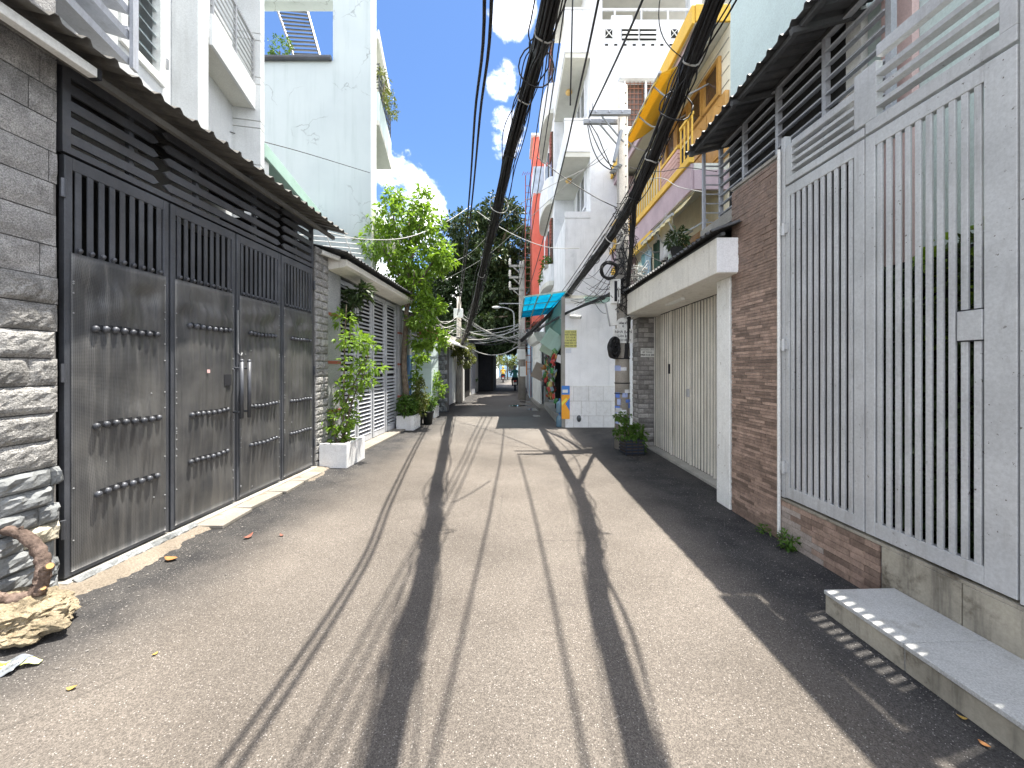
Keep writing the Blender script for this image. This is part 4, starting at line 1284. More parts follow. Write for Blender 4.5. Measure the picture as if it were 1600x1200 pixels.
# ---- step
st = thing('front_step', 'low grey granite tiled step below the grey gate', 'step', RP(0.0), AR)
MB().box(1.0, 5.0, -0.46, -0.01, 0, 0.118).build('step_core', 'concrete', st)
xs = [0.985, 1.46, 1.94, 2.5, 3.1, 3.8, 4.4]
for a, b in zip(xs, xs[1:]):
    MB().box(a, b - 0.003, -0.475, -0.009, 0.12, 0.145).build('step_tile', 'step_tile', st, bev=0.004)
    MB().box(a + .004, b - 0.006, -0.466, -0.461, 0.0, 0.119).build('riser_tile', 'old_concrete', st, bev=0.002)
MB().box(0.992, 0.999, -0.455, -0.02, 0, 0.119).build('riser_tile', 'old_concrete', st)

# ---- garage
ga = thing('garage', 'white garage with pale folding shutter, deep lintel and ribbed roof edge', 'garage', (0, 0, 0), 0)
GX = 2.16
MB().box(GX, GX + 0.62, 4.06, 7.22, 2.55, 2.93).build('lintel', 'cream_paint', ga, bev=0.01)
MB().box(GX + 0.003, GX + 0.55, 4.045, 4.058, 2.56, 2.925).build('lintel_end', 'white_wall', ga)
MB().box(GX + 0.02, 2.80, 7.225, 7.95, 2.55, 2.9).build('lintel_return', 'cream_paint', ga)
MB().box(2.375, 2.95, 4.19, 4.46, 0, 2.548).build('pillar', 'white_paint', ga, bev=0.008)
MB().box(2.80, 2.95, 4.47, 7.55, 2.2, 2.549).build('head_wall', 'cream_paint', ga)
mb = MB()
corrugated(mb, (GX - 0.07, 3.98, 2.97), (0, 1, 0), (1, 0, 0.36), 3.62, 1.15, 0.105, 0.03, rows=2, jit=0.01)
rr_ = mb.build('roof_sheet', 'roof_dark', ga)
MB().box(GX + 0.02, GX + 0.06, 4.0, 7.5, 2.935, 2.965).build('roof_batten', 'roof_dark', ga)
# folding shutter: ribs of pressed steel
GSX = 2.79


def shutter_leaf(y0, y1):
    lf = MB().box(GSX + 0.003, GSX + 0.02, y0, y1, 0.04, 2.54).build('shutter_leaf', 'dark_room', ga)  # near-black backing stands in for the shade between the ribs
    n = round((y1 - y0) / 0.088)
    pt = (y1 - y0) / n
    prof = [(-0.5, 0.0), (-0.45, -0.004), (-0.2, -0.0055), (0.2, -0.0055), (0.45, -0.004), (0.5, 0.0)]
    sw = pt - 0.026
    mb = MB()
    mb.prism([(dx, q * sw, 0.045) for q, dx in prof], (0, 0, 2.49))
    me = mb.mesh('shutter_strip', 'shutter')
    for k in range(n):
        link('shutter_strip', me, lf, (GSX + rt.uniform(-.002, .002), y0 + pt * (k + 0.5), 0))
    MB().box(GSX - 0.03, GSX + 0.003, y0 + 0.004, y0 + 0.034, 0.04, 2.54).build('stile', 'shutter', lf, bev=0.003)
    return lf


for y0, y1 in ((4.5, 5.22), (5.23, 5.94), (5.95, 6.66), (6.67, 7.54)):
    shutter_leaf(y0, y1)
MB().tube([(GSX - 0.035, 6.0, 1.1), (GSX - 0.035, 6.0, 1.22)], 0.035, 10).build('lock', 'galv', ga)
MB().box(GSX - 0.045, GSX - 0.03, 6.70, 6.76, 1.45, 1.62).build('lock_plate', 'dark', ga)
MB().box(GSX - 0.05, GSX - 0.028, 6.62, 6.65, 0.4, 2.2).build('locking_bar', 'shutter', ga)
MB().box(GX + 0.22, GX + 0.27, 5.4, 5.95, 2.51, 2.548).build('soffit_lamp', 'white_plastic', ga)
MB().box(2.62, 2.80, 4.46, 7.55, 0.0, 0.035).build('garage_sill', 'concrete', ga)
MB().box(3.0, 3.04, 4.2, 7.9, 0, 3.3).build('rear_wall', 'dark_room', ga)
# brick faced pillar at the far end of the garage
bp = thing('brick_pillar', 'grey split brick pillar at the far end of the garage shutter', 'pillar', (2.49, 7.56, 0), 0)
MB().box(0.012, 0.31, 0.012, 0.38, 0, 2.548).build('pillar_core', 'mortar', bp)
bme = [rough_block('brick', 0.19, 0.081, 0.018, 'brick_grey', 0.006, 50 + i, 4, 3) for i in range(4)]
for r in range(27):
    zz = 0.05 + r * 0.0935
    if zz > 2.52:
        break
    ed = [0.0, 0.105, 0.31] if r % 2 else [0.0, 0.20, 0.31]
    for a, b in zip(ed, ed[1:]):
        link('brick', bme[rt.randrange(4)], bp, ((a + b) / 2, 0.012, zz), (0, 0, 0), ((b - a - 0.008) / 0.19, rt.uniform(.6, 1.6), 1))
    ed = [0.015, 0.19, 0.38] if r % 2 else [0.015, 0.10, 0.28, 0.38]
    for a, b in zip(ed, ed[1:]):
        link('brick', bme[rt.randrange(4)], bp, (0.012, (a + b) / 2, zz), (0, 0, rad(-90)), ((b - a - 0.008) / 0.19, rt.uniform(.6, 1.6), 1))
sg = thing('pillar_sign', 'small white printed sign with a phone number on the grey brick pillar', 'sign', (2.655, 7.535, 1.85), 0)
MB().box(-0.13, 0.13, -0.004, 0.004, -0.085, 0.085).build('plate', 'white_plastic', sg, bev=0.003)
INK = flat_mat('ink', (0.02, 0.02, 0.025))
text('lettering', 'KHOAN CẮT', 0.042, INK, sg, (0, -0.005, 0.055))
text('lettering', 'BÊ TÔNG', 0.045, INK, sg, (0, -0.005, 0.008))
text('lettering', '0904 512 206', 0.05, INK, sg, (0, -0.005, -0.045), bold=0.001)

# ---- shed with slatted sides on top of the wall, mint house behind
mh = thing('right_mint_house', 'tall pale mint house wall rising behind the shed roof on the right', 'house', (0, 0, 0), 0)
MB().box(3.06, 3.4, 3.32, 5.38, 0, 6.78).build('street_wall', 'mint_wall', mh)
MB().box(3.062, 3.4, -2.0, 3.318, 0, 4.95).build('terrace_wall', 'mint_wall', mh)
MB().box(3.401, 8.0, 5.1, 5.379, 0, 6.775).build('end_wall', 'mint_wall', mh)
MB().box(3.0, 3.055, 2.88, 3.12, 0, 4.9).build('pilaster', flat_mat('pink_paint', (0.66, 0.50, 0.48), 0.8), mh)
MB().box(3.0, 3.058, 3.30, 3.45, 0, 6.7).build('pilaster', 'white_paint', mh)
MB().box(2.6, 3.0, 3.56, 5.3, 3.30, 3.44).build('shed_floor', 'concrete', mh)
MB().box(2.9, 3.059, 3.46, 5.36, 0, 3.29).build('lower_wall', 'concrete', mh)
sh = thing('slatted_shed', 'dark ribbed shed roof over grey slatted screens on top of the tiled wall', 'shed', (0, 0, 0), 0)
mb = MB()
corrugated(mb, (2.40, 2.90, 4.50), (0, 1, 0), (1, 0, 0.22), 2.44, 0.66, 0.155, 0.032, rows=2, jit=0.01)
mb.build('roof_sheet', 'roof_dark', sh)
for x, zz in ((2.46, 4.46), (2.84, 4.55)):
    MB().box(x, x + 0.04, 2.89, 5.3, zz, zz + 0.045).build('purlin', 'roof_dark', sh)
for y in (5.2, 4.2, 3.3):
    MB().bar((2.40, y, 4.44), (3.04, y, 4.60), 0.04, 0.05).build('rafter', 'roof_dark', sh)
MB().box(2.37, 2.62, -1.5, 2.89, 4.46, 4.54).build('eave_strip', 'galv', sh)  # strip added out of view to cast shade on the lane
posts = [5.26, 4.72, 4.12, 3.50, 2.90]
for y in posts:
    MB().box(2.84, 2.885, y - 0.0225, y + 0.0225, 3.44, 4.56).build('post', 'louvre_grey', sh)
for a, b in zip(posts, posts[1:]):
    me = MB().obox((0, 0, 0), (0.035, 0, 0.012), (0, (a - b) / 2 - 0.024, 0), (-0.002, 0, 0.007)).mesh('slat', 'louvre_grey')
    for k in range(9):
        link('slat', me, sh, (2.86, (a + b) / 2, 3.52 + k * 0.128))
me = MB().obox((0, 0, 0), (0.10, 0, 0), (0, 0.03, 0.012), (0, -0.002, 0.007)).mesh('slat', 'louvre_grey')
MB().box(2.615, 2.65, 5.25, 5.29, 3.44, 4.5).build('post', 'louvre_grey', sh)
for k in range(7):
    link('slat', me, sh, (2.735, 5.27, 3.55 + k * 0.128))
for (y0, y1, zt) in ((2.95, 4.6, 4.0),):
    def cfn(u, v, y0=y0, y1=y1, zt=zt):
        return (2.94 + 0.02 * math.sin(u * 40) + 0.02 * mnoise.noise(Vector((u * 9, v * 5, 0))), y0 + (y1 - y0) * u, 3.46 + (zt - 3.46 - 0.28 * u) * v)
    MB().sheet(cfn, 60, 6, (0.004, 0, 0)).build('tarpaulin', flat_mat('grey_canvas', (0.42, 0.40, 0.37), 0.85), sh, smooth=True)
MB().box(3.0, 3.055, 3.46, 5.3, 3.45, 4.75).build('back_panel', 'dark_room', sh)
ys = thing('yard_shrub', 'yellow green shrub in the yard behind the grey gate bars', 'shrub', (2.86, 2.25, 0.4), 0)
leaves(ys, [(0, -0.1, 1.45, 0.16, 0.55, 0.3, 1), (0, -0.3, 1.75, 0.14, 0.35, 0.25, .8), (0, 0.2, 1.85, .1, .3, .2, .5)], 520, 0.12, 'leaf_bright', 81)
hg = thing('added_hedge', 'added dark hedge that darkens the gaps between the grey gate bars', 'hedge', (2.80, 2.15, 0.0), 0)  # hedge added so the gaps between the gate bars look dark
leaves(hg, [(0.0, 0.0, 0.9, 0.15, 1.0, 0.8, 1), (0.0, 0.0, 1.9, 0.13, 1.0, 0.45, .8), (0, -0.7, 1.3, .13, .6, .8, .5), (0, 0.8, 1.3, .13, .5, .8, .5)], 6500, 0.10, 'leaf_dark', 82)
MB().box(0.16, 0.19, -1.4, 1.2, 0.0, 2.35).build('gap_dark_sheet', 'dark_room', hg)  # dark sheet added behind the hedge to hide the bright wall
MB().tube([(0, 0, -0.4), (0, 0, 1.6)], 0.02, 6).build('stem', 'bark', ys)

# ---- yellow house
yh = thing('yellow_house', 'yellow and mauve balconied house with wooden doors behind the garage roof', 'house', (0, 0, 0), 0)
YX = 3.07
MB().box(YX, YX + 0.3, 5.39, 9.95, 2.4, 6.4).build('front_wall', 'cream_wall', yh)
MB().box(YX + 0.3, 6.5, 5.4, 9.94, 6.40, 6.5).build('roof_slab', 'soffit', yh)
MB().box(2.58, YX + 0.29, 5.42, 9.94, 6.42, 6.52).build('roof_overhang', 'soffit', yh)
MB().box(2.53, 2.578, 5.40, 9.94, 6.40, 6.66).build('roof_fascia', 'yellow', yh, bev=0.008)
MB().box(2.579, YX + 0.1, 5.385, 5.418, 6.42, 6.66).build('roof_fascia', 'yellow', yh, bev=0.008)
MB().box(2.61, 2.66, 5.45, 9.9, 6.24, 6.415).build('mauve_band', 'mauve', yh)
for k in range(9):
    MB().box(YX - 0.012, YX - 0.002, 5.42, 6.6, 4.62 + k * 0.2, 4.625 + k * 0.2).build('groove', 'grout', yh)
# upper windows
for i, y in enumerate((5.62, 6.12, 6.62, 7.12)):
    f = MB()
    z0, z1 = 5.55, 6.12
    f.box(YX - 0.05, YX - 0.003, y, y + 0.06, z0, z1).box(YX - 0.05, YX - 0.003, y + 0.42, y + 0.48, z0, z1)
    f.box(YX - 0.049, YX - 0.003, y + 0.06, y + 0.42, z0, z0 + 0.06).box(YX - 0.049, YX - 0.003, y + 0.06, y + 0.42, z1 - 0.06, z1)
    wn = f.build('window', 'wood_orange', yh)
    MB().box(YX - 0.02, YX - 0.01, y + 0.06, y + 0.42, z0 + 0.06, z1 - 0.06).build('pane', 'brown_glass', wn)


def panel_door(y, z0, z1, w=0.52):
    d_ = MB().box(YX - 0.06, YX - 0.003, y, y + w, z0, z1).build('door', 'wood_orange', yh, bev=0.005)
    h = (z1 - z0)
    for a, b in ((0.06, 0.36), (0.42, 0.93)):
        n = 8
        pts = [(YX - 0.06, y + 0.07, z0 + a * h), (YX - 0.06, y + w - 0.07, z0 + a * h)]
        top = z0 + b * h
        for q in range(n + 1):
            u = q / n
            pts.append((YX - 0.06, y + w - 0.07 - (w - 0.14) * u, top - 0.12 + 0.12 * math.sin(math.pi * u) ** 2))
        MB().prism(pts, (-0.018, 0, 0)).build('door_panel', 'wood_orange', d_, bev=0.004)


for y in (5.42, 5.96, 6.5, 7.04):
    if y != 6.5:
        panel_door(y, 4.56, 5.48)
MB().box(YX - 0.02, YX - 0.002, 6.49, 7.03, 4.56, 5.48).build('doorway', 'dark', yh)
MB().box(YX - 0.05, YX - 0.004, 7.6, 9.9, 4.56, 6.3).build('upper_panel', wmat('khaki_wall', (0.48, 0.43, 0.27), 0.8), yh)
MB().box(YX - 0.1, YX - 0.051, 7.62, 7.8, 4.56, 6.3).build('mauve_pilaster', 'mauve', yh)
# upper balcony
MB().box(2.58, YX, 5.45, 9.9, 4.36, 4.46).build('balcony_slab', 'soffit', yh)
MB().box(2.50, 2.578, 5.43, 9.9, 4.46, 4.56).build('balcony_ledge', 'yellow', yh, bev=0.006)
MB().box(2.54, 2.577, 5.45, 9.9, 4.08, 4.455).build('balcony_band', 'mauve', yh)
MB().box(2.579, YX, 5.43, 5.47, 4.08, 4.355).build('balcony_band', 'mauve', yh)
for k in range(5):
    MB().box(2.545, 2.60, 5.9, 6.55, 4.57 + 0.07 * k, 4.63 + 0.07 * k).build('brick_course', 'mauve_brick', yh)
MB().box(2.535, 2.61, 5.88, 6.57, 4.925, 4.97).build('coping', 'yellow', yh)
for y0, y1 in ((6.6, 9.9), (5.45, 5.86)):
    MB().box(2.55, 2.585, y0, y1, 5.16, 5.20).build('handrail', 'yellow', yh)
    n = int((y1 - y0) / 0.13)
    me = MB().box(-0.009, 0.009, -0.009, 0.009, 0, 0.595).mesh('baluster', 'yellow')
    for k in range(n + 1):
        link('baluster', me, yh, (2.567, y0 + 0.02 + (y1 - y0 - 0.04) * k / max(1, n), 4.562))
# lower storey
MB().box(YX - 0.01, YX - 0.003, 5.4, 9.9, 3.78, 4.1).build('lower_beam', 'cream_wall', yh)
for y in (5.45, 6.0, 6.55):
    panel_door(y, 2.7, 3.75)
MB().box(YX - 0.02, YX - 0.004, 7.15, 7.75, 2.6, 3.75).build('doorway', 'dark', yh)
MB().box(2.55, YX, 5.45, 9.9, 2.6, 2.7).build('balcony_slab', 'concrete', yh)
MB().box(2.55, 2.585, 5.45, 9.9, 3.24, 3.28).build('handrail', 'yellow', yh)
me = MB().box(-0.008, 0.008, -0.008, 0.008, 0, 0.535).mesh('baluster', 'yellow')
for k in range(32):
    link('baluster', me, yh, (2.567, 5.5 + 0.138 * k, 2.703))
# far pale wall beside the pole
MB().box(2.75, 3.06, 9.5, 9.94, 2.5, 6.3).build('end_pier', 'mauve', yh)


def place_scaled(t, base, loc, k):
    """stand a finished thing, drawn at a reduced size, on its real spot at its real size"""
    for ch in t.children:
        ch.location = Vector(ch.location) - Vector(base)
    t.location = loc
    t.scale = (k, k, k)


KY = 1.38
YL = (4.236, 7.438, 2.723)
YB = (3.07, 5.39, 2.40)


def awning(name, lab, y0, y1, xin, zin, xout, zout, mat, val=0.10):
    t = thing(name, lab, 'awning', (0, 0, 0), 0)

    def fn(u, v):
        sag = -0.05 * math.sin(math.pi * v) - 0.005 * math.sin(u * 26)
        return (xin + (xout - xin) * v, y0 + (y1 - y0) * u, zin + (zout - zin) * v + sag)
    MB().sheet(fn, 40, 8, (0, 0, 0.006)).build('fabric', mat, t, smooth=True)

    def vf(u, v):
        return (xout - 0.01 + 0.012 * math.sin(u * 40) * v, y0 + (y1 - y0) * u, zout - val * v - 0.004 * abs(math.sin(u * 24)) * v)
    MB().sheet(vf, 60, 2, (-0.004, 0, 0)).build('valance', mat, t, smooth=True)
    MB().tube([(xout, y0 - 0.05, zout - 0.005), (xout, y1 + 0.05, zout - 0.005)], 0.022, 8).build('front_bar', 'galv', t)
    MB().tube([(xin, y0 - 0.05, zin + 0.04), (xin, y1 + 0.05, zin + 0.04)], 0.03, 8).build('roller', 'white_plastic', t)
    for q in (0.12, 0.5, 0.88):
        y = y0 + (y1 - y0) * q
        MB().tube(spline([(xin + 0.25, y, zin - 0.35), (0.5 * (xin + xout), y, zout - 0.22), (xout + 0.01, y, zout - 0.03)], 8), 0.014, 6).build('support_arm', 'galv', t)
    return t


awning('upper_awning', 'bright yellow fabric awning over the upper balcony of the yellow house', 5.75, 7.6, 2.88, 6.36, 2.2, 5.95, 'awning_yellow', 0.05)
awning('lower_awning', 'half rolled cream awning with yellow edge over the washing', 5.5, 6.7, 2.62, 4.08, 2.28, 3.74, 'awning_cream', 0.06)
MB().box(2.30, 2.36, 6.4, 8.9, 3.70, 3.84).build('awning_case', 'yellow', bpy.data.objects['lower_awning'])
# washing on the lower balcony
cols = [(0.55, 0.66, 0.62), (0.16, 0.30, 0.34), (0.03, 0.03, 0.04), (0.62, 0.63, 0.66), (0.05, 0.10, 0.08), (0.30, 0.42, 0.52), (0.10, 0.18, 0.30), (0.44, 0.52, 0.48)]
labs = ['pale green shirt drying at the far end of the washing line', 'dark teal towel drying beside the pale green shirt', 'black garment drying behind the white checked shirt', 'white checked shirt drying highest on the yellow house balcony', 'very dark green garment drying next to the white shirt',
        'grey blue trousers hanging on the washing line', 'navy blue garment hanging low on the washing line', 'grey green shirt hanging nearest the potted plant']
cy = [8.4, 8.05, 7.1, 6.85, 7.4, 7.75, 7.55, 6.6]
cz = [3.55, 3.6, 3.75, 3.85, 3.66, 3.6, 3.1, 3.5]
for i in range(8):
    t = thing('washing', labs[i], 'laundry', (2.50 - 0.05 * (i % 2), 5.9 + (cy[i] - 6.6) * 0.86, cz[i] + 0.08), 0, 'washing drying on the yellow house balcony')
    hh = [0.55, 0.6, 0.5, 0.62, 0.6, 0.65, 0.3, 0.4][i]
    ww = [0.34, 0.26, 0.3, 0.4, 0.3, 0.28, 0.2, 0.3][i]

    def gf(u, v, ww=ww, hh=hh, i=i):
        sh_ = 1.0 if v > 0.28 else 1.25
        return (0.03 * math.sin(u * 14 + i) * (0.4 + v) + 0.02 * v, (u - 0.5) * ww * sh_, -hh * v - 0.03 * abs(u - 0.5) * (1 if v < .3 else 0))
    MB().sheet(gf, 12, 9, (0.006, 0, 0)).build('garment', flat_mat('cloth_%d' % i, cols[i], 0.9), t, smooth=True)
    MB().tube([(0, -0.12, -0.01), (0, 0, 0.04), (0, 0.12, -0.01)], 0.006, 5).tube([(0, 0, 0.04), (0, 0, 0.09)], 0.004, 5).build('hanger', 'steel', t)
ln = MB().tube([(2.48, 5.6, 4.02), (2.47, 6.6, 3.98), (2.48, 8.0, 3.9)], 0.007, 5).build('washing_line', 'cable_grey', label='thin washing line strung along the lower balcony of the yellow house', cat='line')
yp = thing('balcony_pot_plant', 'dark green plant on the yellow lower balcony rail above the garage roof', 'plant', (2.42, 5.65, 3.27), 0)
leaves(yp, [(0, 0, 0.18, 0.13, 0.2, 0.15, 1)], 300, 0.085, 'leaf_dark', 85, wide=0.35)
MB().lathe([(0.06, -0.1), (0.09, 0.05)], (0, 0, 0), 12).build('pot', 'dark_room', yp)

place_scaled(yh, YB, YL, KY)
for nm in ('upper_awning', 'lower_awning'):
    place_scaled(bpy.data.objects[nm], YB, YL, KY)
for o in [o for o in bpy.data.objects if o.parent is None and o.name.split('.')[0] in ('washing', 'balcony_pot_plant', 'washing_line')]:
    o.location = Vector(YL) + (Vector(o.location) - Vector(YB)) * KY
    o.scale = (KY, KY, KY)

# ---- white corner building
wb = thing('white_building', 'tall white corner building with stacked balconies and tiled base', 'building', (0, 0, 0), 0)
C1, C2 = 1.385, 2.04
cw = thing('corner_house', 'low white corner house wall with white tiled base facing the side alley', 'house', (0, 0, 0), 0)
mb = MB()
mb.box(C1, 8.0, 10.0, 10.3, 1.10, 3.24).box(C1 + 0.001, 8.0, 10.004, 10.3, 0, 1.10)
mb.build('front_wall', 'white_wall', cw)
MB().box(C1, 8.0, 10.301, 14.9, 3.37, 3.5).build('flat_roof', 'concrete', cw)
MB().box(C2, 8.0, 10.0, 10.3, 2.0, 5.45).build('lower_wall', 'toned_white', wb)
MB().box(C1, C2, 10.0, 10.3, 2.0, 5.45).build('lower_wall', 'toned_white', wb)
ZP = 10.62
wx0, wx1, wz0, wz1 = 2.9, 3.75, 7.8, 9.0
mb = MB()
mb.box(C2, wx0, 10.0, 10.3, 5.45, ZP).box(wx1, 8.0, 10.0, 10.3, 5.45, ZP).box(wx0, wx1, 10.0, 10.3, 5.45, wz0).box(wx0, wx1, 10.0, 10.3, wz1, ZP)
mb.build('upper_wall', 'toned_white', wb)
f = MB()
f.box(wx0 - 0.05, wx1 + 0.05, 9.93, 9.998, wz0 - 0.06, wz0).box(wx0 - 0.12, wx1 + 0.12, 9.85, 9.998, wz1, wz1 + 0.07)
f.box(wx0, wx0 + 0.05, 9.96, 10.05, wz0, wz1).box(wx0 + 0.55, wx0 + 0.6, 9.961, 10.05, wz0, wz1)
wn = f.build('window', 'toned_white', wb)
MB().box(wx0, wx1, 10.1, 10.12, wz0, wz1).build('pane', 'brown_glass', wn)
g = MB()
for k in range(9):
    g.box(wx0 + 0.02, wx1 - 0.02, 9.975, 9.983, wz0 + 0.06 + k * 0.135, wz0 + 0.072 + k * 0.135)
for k in range(8):
    g.box(wx0 + 0.06 + k * 0.105, wx0 + 0.072 + k * 0.105, 9.984, 9.992, wz0, wz1)
g.build('window_grille', 'rust', wn)
# alley walls (north of corner) : notch side and far volume
MB().box(C2, C2 + 0.3, 10.301, 12.6, 5.45, 14).build('notch_wall', 'toned_white', wb)
MB().box(C1, 8.0, 12.6, 16.6, 2.0, 10.9).build('rear_block', 'toned_white', wb)
MB().box(C1, C1 + 0.3, 10.301, 12.599, 2.0, 5.45).build('alley_wall', 'toned_white', wb)
# balconies in the notch
for i, (zb, zt) in enumerate(((7.05, 7.98), (9.63, 10.85))):
    s_ = MB().box(C1, C2 - 0.002, 10.0, 12.598, zb, zb + 0.12).build('balcony_slab', 'soffit', wb)
    MB().box(C1 - 0.02, C2 - 0.002, 9.97, 10.06, zb + 0.121, zt).build('balcony_parapet', 'toned_white', wb, bev=0.006)
    MB().box(C1 - 0.02, C1 + 0.06, 10.061, 12.598, zb + 0.121, zt - 0.25).build('balcony_parapet', 'toned_white', wb, bev=0.006)
    MB().box(C1 - 0.03, C2 + 0.0, 9.95, 10.08, zt, zt + 0.05).build('parapet_coping', 'toned_white', wb)
    MB().ell((1.66, 11.2, zb - 0.05), (0.10, 0.10, 0.07), 12, 7).build('ceiling_lamp', flat_mat('amber_glass', (0.62, 0.42, 0.16), 0.3), wb, smooth=True)
for z0 in (5.6, 8.1):
    f = MB()
    f.box(C2 - 0.05, C2 - 0.003, 10.55, 11.9, z0 + 0.35, z0 + 0.43).box(C2 - 0.05, C2 - 0.003, 10.55, 10.62, z0 + 0.43, z0 + 1.35).box(C2 - 0.05, C2 - 0.003, 11.83, 11.9, z0 + 0.43, z0 + 1.35).box(C2 - 0.05, C2 - 0.003, 11.2, 11.26, z0 + 0.43, z0 + 1.35)
    wn = f.build('window', 'toned_white', wb)
    MB().box(C2 - 0.02, C2 - 0.004, 10.62, 11.83, z0 + 0.43, z0 + 1.35).build('pane', 'glass_dark', wn)
# parapet of the notch's lowest level
MB().box(C1 - 0.012, C2, 9.985, 10.02, 5.455, 5.62).build('parapet_coping', 'toned_white', wb)
# top terrace
MB().box(C2, 2.35, 10.0, 10.3, ZP, 13.5).build('terrace_column', 'toned_white', wb)
MB().box(4.65, 4.95, 10.0, 10.3, ZP, 13.5).build('terrace_column', 'toned_white', wb)
MB().box(C1, 8.0, 9.9, 12.59, 12.2, 12.5).build('terrace_ceiling', 'soffit', wb)
MB().box(C1, 8.0, 9.95, 12.58, 12.501, 16.0).build('top_storey', 'toned_white', wb)
MB().box(2.36, 4.64, 12.3, 12.59, 5.5, 12.19).build('terrace_back_wall', 'cream_wall', wb)
MB().tube([(2.35, 10.1, ZP + 0.35), (4.65, 10.1, ZP + 0.35)], 0.035, 8).build('terrace_rail', 'toned_white', wb)
for x in (2.7, 3.4, 4.1):
    MB().tube([(x, 10.1, ZP), (x, 10.1, ZP + 0.35)], 0.025, 8).build('rail_post', 'toned_white', wb)
MB().box(2.6, 3.15, 10.05, 10.2, ZP + 0.002, ZP + 0.16).build('terrace_box', 'toned_white', wb)
for x in (2.42, 4.12):
    mb = MB()
    mb.box(x, x + 0.19, 9.985, 9.998, 10.14, 10.36)
    b_ = mb.build('vent_block', 'dark_room', wb)
    c = (x + 0.095, 9.975, 10.25)
    MB().bar((x + .01, 9.978, 10.15), (x + .18, 9.978, 10.35), 0.012, 0.03, (0, 1, 0)).bar((x + .01, 9.972, 10.35), (x + .18, 9.972, 10.15), 0.012, 0.03, (0, 1, 0)).box(x - .02, x, 9.96, 9.997, 10.12, 10.38).box(x + .19, x + .21, 9.96, 9.997, 10.12, 10.38).build('vent_cross', 'white_paint', b_)
for x in (2.86, 3.33):
    b_ = MB().box(x, x + 0.42, 9.985, 9.998, 10.08, 10.40).build('vent_block', 'dark_room', wb)
    for k in range(3):
        MB().obox((x + 0.21, 9.96, 10.13 + k * 0.12), (0.21, 0, 0), (0, 0.03, 0.02), (0, -0.01, 0.022)).build('vent_slat', 'white_paint', b_)
for k in range(8):
    MB().box(2.42 + k * 0.24, 2.50 + k * 0.24, 9.985, 9.998, 9.94, 9.98).build('weep_hole', 'dark_room', wb)
# far block: curved bay windows and rounded balconies
for i, (z0, z1) in enumerate(((4.3, 5.0), (7.0, 7.9), (10.0, 11.0))):
    n = 14
    pts = [(C1 - 0.002, 12.62, z0)]
    for q in range(n + 1):
        a = math.pi * q / n
        pts.append((C1 - 0.002 - 0.34 * math.sin(a) ** 0.6, 12.7 + 3.2 * (1 - math.cos(a)) / 2, z0))
    MB().prism(pts, (0, 0, 0.14)).build('bay_slab', 'soffit', wb)
    mb = MB()
    k = len(pts) - 1
    vs = [(x, y, z0 + 0.142) for x, y, _ in pts[1:]] + [(x, y, z1) for x, y, _ in pts[1:]]
    mb.add(vs, [(j, j + 1, k + j + 1, k + j) for j in range(k - 1)])
    vs = [(x + 0.06, y, z0 + 0.142) for x, y, _ in pts[1:]] + [(x + 0.06, y, z1) for x, y, _ in pts[1:]]
    mb.add(vs, [(j, j + 1, k + j + 1, k + j) for j in range(k - 1)])
    mb.build('bay_parapet', 'toned_white', wb, smooth=True)
    f = MB().box(C1 - 0.06, C1 - 0.003, 12.9, 13.4, z1 + 0.1, z1 + 1.6).build('window', 'brown_glass', wb)
    for j in range(8):
        MB().box(C1 - 0.09, C1 - 0.061, 12.9, 13.4, z1 + 0.75 + j * 0.11, z1 + 0.81 + j * 0.11).build('red_slat', 'red_stripe', f)
    MB().box(C1 - 0.06, C1 - 0.003, 14.2, 15.4, z1 + 0.1, z1 + 1.6).build('window', 'glass_dark', wb)
hp = thing('hanging_balcony_plants', 'green trailing plants along the lowest rounded balcony of the white building', 'plants', (1.2, 12.8, 5.0), 0)
leaves(hp, [(0, 0.6, 0.15, 0.18, 0.8, 0.25, 1), (-0.1, 1.0, -0.2, 0.12, 0.6, 0.25, .6)], 700, 0.1, 'leaf_mid', 91)
MB().box(-0.1, 0.1, 0.0, 1.6, -0.1, 0.0).build('trough', 'concrete', hp)
KW = 1.36
place_scaled(wb, (C1, 10.0, 2.0), (1.884, 13.6, 2.162), KW)
hp.location = Vector((1.884, 13.6, 2.162)) + (Vector((1.2, 12.8, 5.0)) - Vector((C1, 10.0, 2.0))) * KW
hp.scale = (KW, KW, KW)
# base tiles
tz = [(0.0, 0.30), (0.305, 0.685), (0.69, 1.07)]
for j, (a, b) in enumerate(tz):
    x = C1 - 0.002
    if j == 0:
        MB().box(C1, 3.1, 9.988, 9.9995, 0, 1.071).build('tile_bed', 'grout', cw)
    first = 0.22 if j != 1 else 0.42
    while x < 3.1:
        e = x + (first if x < C1 else 0.385)
        MB().box(x + 0.004, e - 0.004, 9.982, 10.003, a + 0.004, b).build('tile', 'tile_white', cw, bev=0.002)
        x = e
MB().box(C1 - 0.004, 3.1, 9.985, 10.002, 1.072, 1.088).build('tile_trim', 'white_paint', cw)
MB().box(1.9, 3.3, 9.97, 10.31, 3.242, 3.40).build('green_ledge', 'green_trim', cw)
MB().box(C1 - 0.09, C1 - 0.003, 10.0, 10.18, 0, 3.4).build('corner_post', 'concrete', cw)
MB().box(C1, 1.898, 9.975, 10.31, 3.242, 3.36).build('coping', 'white_paint', cw)
vt = MB().ell((1.74, 9.97, 0.24), (0.06, 0.04, 0.09), 10, 7).build('wall_vent', 'glass_dark', cw, smooth=True)
